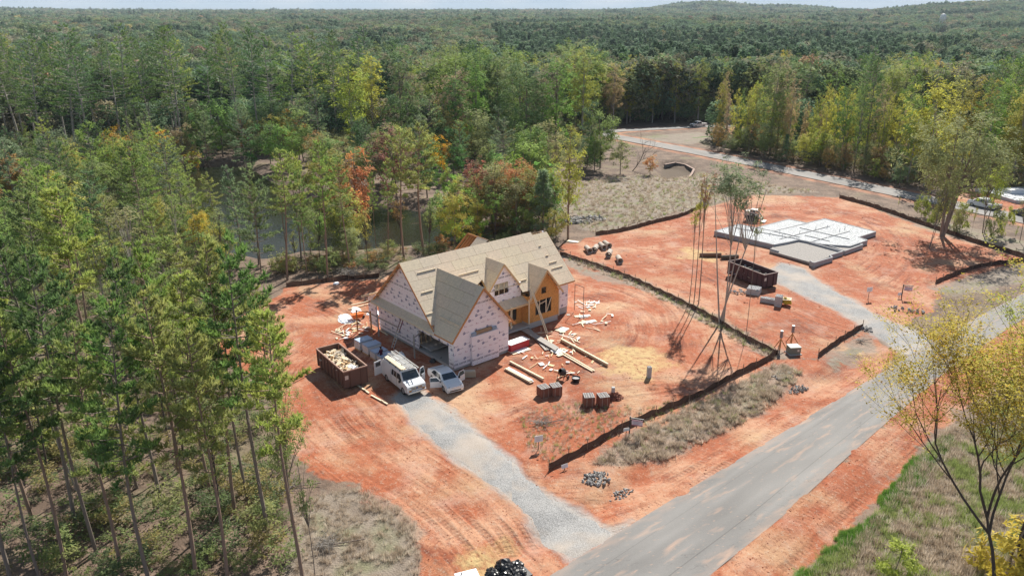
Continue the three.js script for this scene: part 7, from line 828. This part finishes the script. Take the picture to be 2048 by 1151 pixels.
sedan(92.87,-134.87, dirTurn(92.87,-134.87, 91.32,-138.59), 'dark car cut off by the right picture edge on the far road', paintDark, false);
function pickup(x, z, turn, label, m) {
  const c = at(thing('pickup_truck', label, 'pickup'), x, z, turn), hw = 0.97;
  const P = [[-2.85, 0.55], [-2.9, 1.2], [-0.75, 1.22], [-0.7, 1.78], [-0.5, 1.86], [0.7, 1.86], [0.9, 1.8], [1.45, 1.25], [2.5, 1.15], [2.7, 1.0], [2.74, 0.5], ...arch(1.75, 0.47, 0.42), ...arch(-1.75, 0.47, 0.42)];
  mesh('body', bodyShell(P, hw, 1.2, 1.86, 0.14), m, c); mesh('windshield', slabPts([[1.47, 1.28, -0.8], [1.47, 1.28, 0.8], [0.93, 1.78, 0.72], [0.93, 1.78, -0.72]].map((p) => [p[0] + 0.03, p[1] + 0.03, p[2]]).reverse(), 0.02), glassDark, c);
  for (const s of [-1, 1]) { const k = (y) => s * (hw * (1 - 0.14 * clamp((y - 1.2) / 0.66)) + 0.008); for (const [x0, x1, d] of [[-0.55, 0.22, 0], [0.3, 1.3, 0.45]]) { const Q = [[x0, 1.25, k(1.25)], [x1, 1.25, k(1.25)], [x1 - d, 1.74, k(1.74)], [x0, 1.74, k(1.74)]]; mesh('side_window', slabPts(s > 0 ? Q : Q.reverse(), 0.012), glassDark, c); } mesh('headlight', rbox(0.1, 0.24, 0.3, 0.03, 2.7, 0.92, s * 0.74), lampM, c); mesh('tail_light', rbox(0.06, 0.35, 0.14, 0.02, -2.9, 0.98, s * 0.88), redLamp, c); for (const xx of [0.26, -0.66]) mesh('door_seam', box(0.012, 0.72, 0.008, xx, 0.85, s * (hw + 0.001)), blackTrim, c); mesh('mirror', rbox(0.14, 0.2, 0.2, 0.04, 1.2, 1.3, s * (hw + 0.12)), blackTrim, c); }
  mesh('bed_well', box(1.95, 0.06, 1.6, -1.82, 1.245, 0), blackTrim, c); mesh('grille', rbox(0.08, 0.32, 1.1, 0.03, 2.74, 0.9, 0), blackTrim, c); mesh('bumper', rbox(0.2, 0.24, 1.9, 0.05, 2.8, 0.54, 0), blackTrim, c); mesh('rear_bumper', rbox(0.18, 0.22, 1.85, 0.05, -2.95, 0.55, 0), blackTrim, c); wheels(c, [1.75, -1.75], hw, 0.4, 0.26); return c;
}
pickup(89.01,-141.31, dirTurn(89.01,-141.31, 87.45,-144.95), 'white pickup parked on the far road behind the forked tree', paintWhite); pickup(61.35,-255.77, dirTurn(61.35,-255.77, 54.53,-252.21), 'small white pickup on the far bend of the road', paintWhite);
// --- skid steer loader by the slab
{ const c = at(thing('skid_steer_loader', 'white and dark skid steer loader behind the slab', 'loader'), 42.19,-130.3, -0.5), wm = mat(0.6, 0.56, 0.5, 0.6); mesh('chassis', rbox(2.2, 0.7, 1.3, 0.08, -0.2, 0.75, 0), blackTrim, c); mesh('engine_cover', rbox(0.9, 0.8, 1.3, 0.1, -1.0, 1.35, 0), wm, c); mesh('cab_roof', rbox(1.2, 0.1, 1.1, 0.03, 0.1, 2.05, 0), wm, c); for (const [x, z] of [[-0.45, -0.5], [-0.45, 0.5], [0.6, -0.5], [0.6, 0.5]]) mesh('cab_post', box(0.07, 1.0, 0.07, x, 1.55, z), blackTrim, c); mesh('rear_screen', box(0.04, 0.8, 0.95, -0.48, 1.55, 0), blackTrim, c); for (const s of [-0.78, 0.78]) { mesh('lift_arm', merge([beam([-1.2, 1.75, s], [0.7, 1.5, s], 0.14, 0.2), beam([0.7, 1.5, s], [1.5, 0.5, s], 0.14, 0.2)]), wm, c); mesh('track', merge([rbox(1.9, 0.62, 0.34, 0.28, -0.05, 0.34, s)]), rubber, c); mesh('track_wheel', cyl(0.2, 0.2, 0.36, 12, 0.5, 0.34, s, Math.PI / 2), greyWood, c); } const b = new THREE.ExtrudeGeometry(shapeOf([[0, 0], [0.8, 0], [0.8, 0.06], [0.15, 0.1], [0.06, 0.6], [-0.02, 0.6]]), { depth: 1.75, bevelEnabled: false }).translate(1.4, 0.12, -0.87); mesh('bucket', b, wm, c); mesh('seat', rbox(0.5, 0.7, 0.5, 0.05, 0.0, 1.3, 0), blackTrim, c); }
// --- the man in dark red behind the van
{
  const res = 88, MC = new MarchingCubes(res, mat(0.3, 0.3, 0.3), false, false, 60000), F = MC.field, S = 1.9, smin = (a, b, k) => { const h = clamp(0.5 + 0.5 * (b - a) / k); return lerp(b, a, h) - k * h * (1 - h); };
  const J = { head: [0, 1.63, 0.02], neck: [0, 1.47, 0], chest: [0, 1.3, 0], waist: [0, 1.02, 0], hip: [0, 0.92, 0] }, cap = (a, b, ra, rb, k) => ({ a, b, ra, rb, k });
  const bones = [cap([0, 1.38, 0], [0, 1.0, 0], 0.15, 0.135, 0.05), cap([-0.13, 1.38, 0], [0.13, 1.38, 0], 0.085, 0.085, 0.06), cap([0, 1.42, 0], [0, 1.55, 0.01], 0.06, 0.055, 0.03), cap([0, 1.6, 0.01], [0, 1.68, 0.0], 0.085, 0.095, 0.03), cap([0, 1.6, 0.085], [0, 1.585, 0.1], 0.018, 0.016, 0.015), cap([-0.09, 1.63, 0], [-0.098, 1.63, -0.005], 0.02, 0.018, 0.01), cap([0.09, 1.63, 0], [0.098, 1.63, -0.005], 0.02, 0.018, 0.01)];
  for (const s of [-1, 1]) { const sh = [s * 0.19, 1.38, 0], el = [s * 0.27, 1.1, 0.06], wr = [s * 0.2, 0.93, 0.24], hn = [s * 0.17, 0.91, 0.32]; bones.push(cap(sh, el, 0.06, 0.047, 0.04), cap(el, wr, 0.045, 0.032, 0.03), cap(wr, hn, 0.034, 0.036, 0.02)); for (let k = 0; k < 4; k++) { const z0 = [hn[0] + (k - 1.5) * 0.021, hn[1], hn[2] + 0.02], z1 = [z0[0], z0[1] - 0.015, z0[2] + [0.05, 0.058, 0.055, 0.042][k]], z2 = [z1[0], z1[1] - 0.03, z1[2] + 0.012]; bones.push(cap(z0, z1, 0.01, 0.009, 0.008), cap(z1, z2, 0.009, 0.008, 0.008)); } bones.push(cap([hn[0] - s * 0.035, hn[1], hn[2] - 0.03], [hn[0] - s * 0.06, hn[1] + 0.01, hn[2] + 0.02], 0.012, 0.009, 0.01)); const hp = [s * 0.095, 0.93, 0], kn = [s * 0.11, 0.5, 0.02], an = [s * 0.11, 0.09, -0.02]; bones.push(cap(hp, kn, 0.1, 0.062, 0.05), cap(kn, an, 0.06, 0.04, 0.03), cap([s * 0.11, 0.05, -0.04], [s * 0.125, 0.04, 0.17], 0.045, 0.038, 0.03)); }
  const n = res; for (let k = 0; k < n; k++) for (let j = 0; j < n; j++) for (let i = 0; i < n; i++) { const x = (i / n * 2 - 1) * S / 2, y = (j / n * 2 - 1) * S / 2 + 0.9, z = (k / n * 2 - 1) * S / 2; let d = 9; if (Math.abs(x) < 0.5 && Math.abs(z) < 0.55) for (const b of bones) { const ex = b.b[0] - b.a[0], ey = b.b[1] - b.a[1], ez = b.b[2] - b.a[2], wx = x - b.a[0], wy = y - b.a[1], wz = z - b.a[2], t = clamp((wx * ex + wy * ey + wz * ez) / (ex * ex + ey * ey + ez * ez)), q = Math.hypot(wx - ex * t, wy - ey * t, wz - ez * t) - lerp(b.ra, b.rb, t); d = smin(d, q, b.k); } F[i + j * n + k * n * n] = -d; }
  MC.isolation = 0; MC.update(); const cnt = MC.count, g = new THREE.BufferGeometry(), pos = new Float32Array(cnt * 3), col = new Float32Array(cnt * 3); for (let i = 0; i < cnt; i++) { const x = MC.positionArray[i * 3] * S / 2, y = MC.positionArray[i * 3 + 1] * S / 2 + 0.9, z = MC.positionArray[i * 3 + 2] * S / 2; pos[i * 3] = x; pos[i * 3 + 1] = y; pos[i * 3 + 2] = z; const arm = Math.abs(x) > 0.14 && y < 1.12 && z > 0.08, c = y > 1.68 || (y > 1.6 && z < -0.02) ? [0.02, 0.015, 0.012] : y > 1.47 || arm ? [0.28, 0.15, 0.1] : y > 0.93 ? [0.1, 0.008, 0.03] : y > 0.09 ? [0.03, 0.035, 0.05] : [0.03, 0.025, 0.02]; col.set(c, i * 3); }
  g.setAttribute('position', new THREE.BufferAttribute(pos, 3)); g.setAttribute('color', new THREE.BufferAttribute(col, 3)); const nn = new Float32Array(MC.normalArray.subarray(0, cnt * 3)); g.setAttribute('normal', new THREE.BufferAttribute(nn, 3)); g.computeVertexNormals();
  const p = at(thing('person', 'man in a dark red shirt standing by the pallets behind the van', 'person'), -13.68,-73, -2.2); mesh('body', g, new THREE.MeshStandardMaterial({ vertexColors: true, roughness: 0.85 }), p); mesh('eye', merge([xf(new THREE.SphereGeometry(0.011, 8, 6), -0.033, 1.645, 0.083), xf(new THREE.SphereGeometry(0.011, 8, 6), 0.033, 1.645, 0.083)]), darkMetal, p); mesh('cap', merge([xf(new THREE.SphereGeometry(0.108, 16, 8, 0, TAU, 0, 1.4), 0, 1.69, 0), rbox(0.15, 0.015, 0.1, 0.006, 0, 1.705, 0.13)]), mat(0.06, 0.01, 0.02, 0.9), p);
}


// ---------------------------------------------------------------- the airy yellowing trees at the lower right
function airyTree(seed, h, lean, o = {}) {
  const { leafSize = 0.078, per = 10, forks = 3, base = 0.32, spread = 0.55, levels = 5, r0 = 0.14 } = o, r = rng(seed), T = new Tris(), C = new Tris();
  const grow = (p, d, L, rad, lev) => { const n = 5, P = [p]; let q = p.slice(), e = d.slice(); for (let i = 0; i < n; i++) { e = [e[0] + rnorm(r) * 0.13, e[1] + rnorm(r) * 0.07 + 0.045, e[2] + rnorm(r) * 0.13]; const M = Math.hypot(...e); e = e.map((v) => v / M); q = [q[0] + e[0] * L / n, q[1] + e[1] * L / n, q[2] + e[2] * L / n]; P.push(q); } limb(T, P, rad, rad * 0.55, lev < 2 ? 6 : lev < 3 ? 4 : 3);
    if (lev >= 3) for (let i = 1; i <= n; i++) if (r() < (lev > 3 ? 0.6 : 0.3) && P[i][1] > h * base) { const b = 0.8 + r() * 0.4, yl = r() < 0.18 ? [1.25, 1.0, 0.7] : [1, 1, 1]; leafCluster(C, r, P[i][0], P[i][1], P[i][2], 0.34, Math.round(per * (0.5 + r())), leafSize, rnorm(r) * 0.4, 0.5, rnorm(r) * 0.4, true, [b * yl[0], b * yl[1], b * yl[2]]); }
    if (lev < levels) { const m = lev === 0 ? forks : 3 + Math.floor(r() * 2); for (let k = 0; k < m; k++) { const t = lev === 0 ? n - (k > 1 ? 1 : 0) : 2 + Math.floor(r() * (n - 1)), a = (k / m) * TAU + r() * 1.6, sp = spread * (0.7 + r() * 0.6); grow(P[Math.min(t, n)], [e[0] * 0.8 + Math.cos(a) * sp + lean[0] * 0.25, e[1] * 0.85 + 0.12, e[2] * 0.8 + Math.sin(a) * sp + lean[1] * 0.25], L * (lev === 0 ? 1.15 : 0.62 + r() * 0.16), rad * (lev === 0 ? 0.62 : 0.52), lev + 1); } } };
  grow([0, 0, 0], [lean[0] * 0.5, 1, lean[1] * 0.5], h * 0.3, r0, 0); C.p; const crown = C.geo(), trunk = T.geo(); trunk.computeBoundingBox(); return { trunk, crown, h: trunk.boundingBox.max.y };
}
const yellowLeaf = leafMat(0.5, 0.475, 0.065), yellowLeaf2 = leafMat(0.43, 0.44, 0.075);
KIND.yellow = [airyTree(511, 17, [-0.5, -0.22], { forks: 4 }), airyTree(523, 19, [-0.15, -0.2], { forks: 3, r0: 0.19 }), airyTree(537, 17, [-0.2, 0.1], { forks: 4 })];
put('yellow', 'yellow_tree', 30.52,-38.76, 22.0, yellowLeaf, 'yellow leaved tree with slanting stems, leftmost at the lower right', undefined, { v: 0, bark: barkDark, turn: 0, wide: 0.95 });
put('yellow', 'yellow_tree', 33.04,-40.58, 23.5, yellowLeaf2, 'thick forked yellow leaved tree at the lower right', undefined, { v: 1, bark: barkDark, turn: 0.3, wide: 1.0 });
put('yellow', 'yellow_tree', 40.69,-48.09, 22.5, yellowLeaf, 'yellow green tree cut off by the right edge', undefined, { v: 2, bark: barkDark, turn: 0.4, wide: 1.1 });
put('shrub', 'shrub', 24.88,-40.53,2.59, L_.lime, 'small green bush in the rough grass at the bottom', undefined, { category: 'shrub' });
put('shrub', 'shrub', 32.36,-40.53,4.3, L_.yellow, 'yellow leaved bush at the foot of the forked yellow tree', undefined, { category: 'shrub' });


// ---------------------------------------------------------------- look-alikes are told apart by their order from the left
{
  const U = ['', 'first', 'second', 'third', 'fourth', 'fifth', 'sixth', 'seventh', 'eighth', 'ninth', 'tenth', 'eleventh', 'twelfth', 'thirteenth', 'fourteenth', 'fifteenth', 'sixteenth', 'seventeenth', 'eighteenth', 'nineteenth'], TT = ['', '', 'twenty', 'thirty', 'forty', 'fifty', 'sixty', 'seventy', 'eighty', 'ninety'], TH = ['', '', 'twentieth', 'thirtieth', 'fortieth', 'fiftieth', 'sixtieth', 'seventieth', 'eightieth', 'ninetieth'];
  const word = (n) => n < 20 ? U[n] : n % 10 ? TT[Math.floor(n / 10)] + '-' + U[n % 10] : TH[n / 10], by = new Map();
  for (const o of scene.children) { const l = o.userData.label; if (l && o.userData.kind !== 'stuff') by.set(l, [...(by.get(l) || []), o]); }
  for (const [l, list] of by) if (list.length > 1 && list.length < 100) { list.sort((a, b) => a.position.x / -a.position.z - b.position.x / -b.position.z); list.forEach((o, i) => { o.userData.label = l + ', ' + (i === list.length - 1 ? 'rightmost' : i === 0 ? 'leftmost' : word(i + 1) + ' from left'); }); }
}

renderer.render(scene, camera);
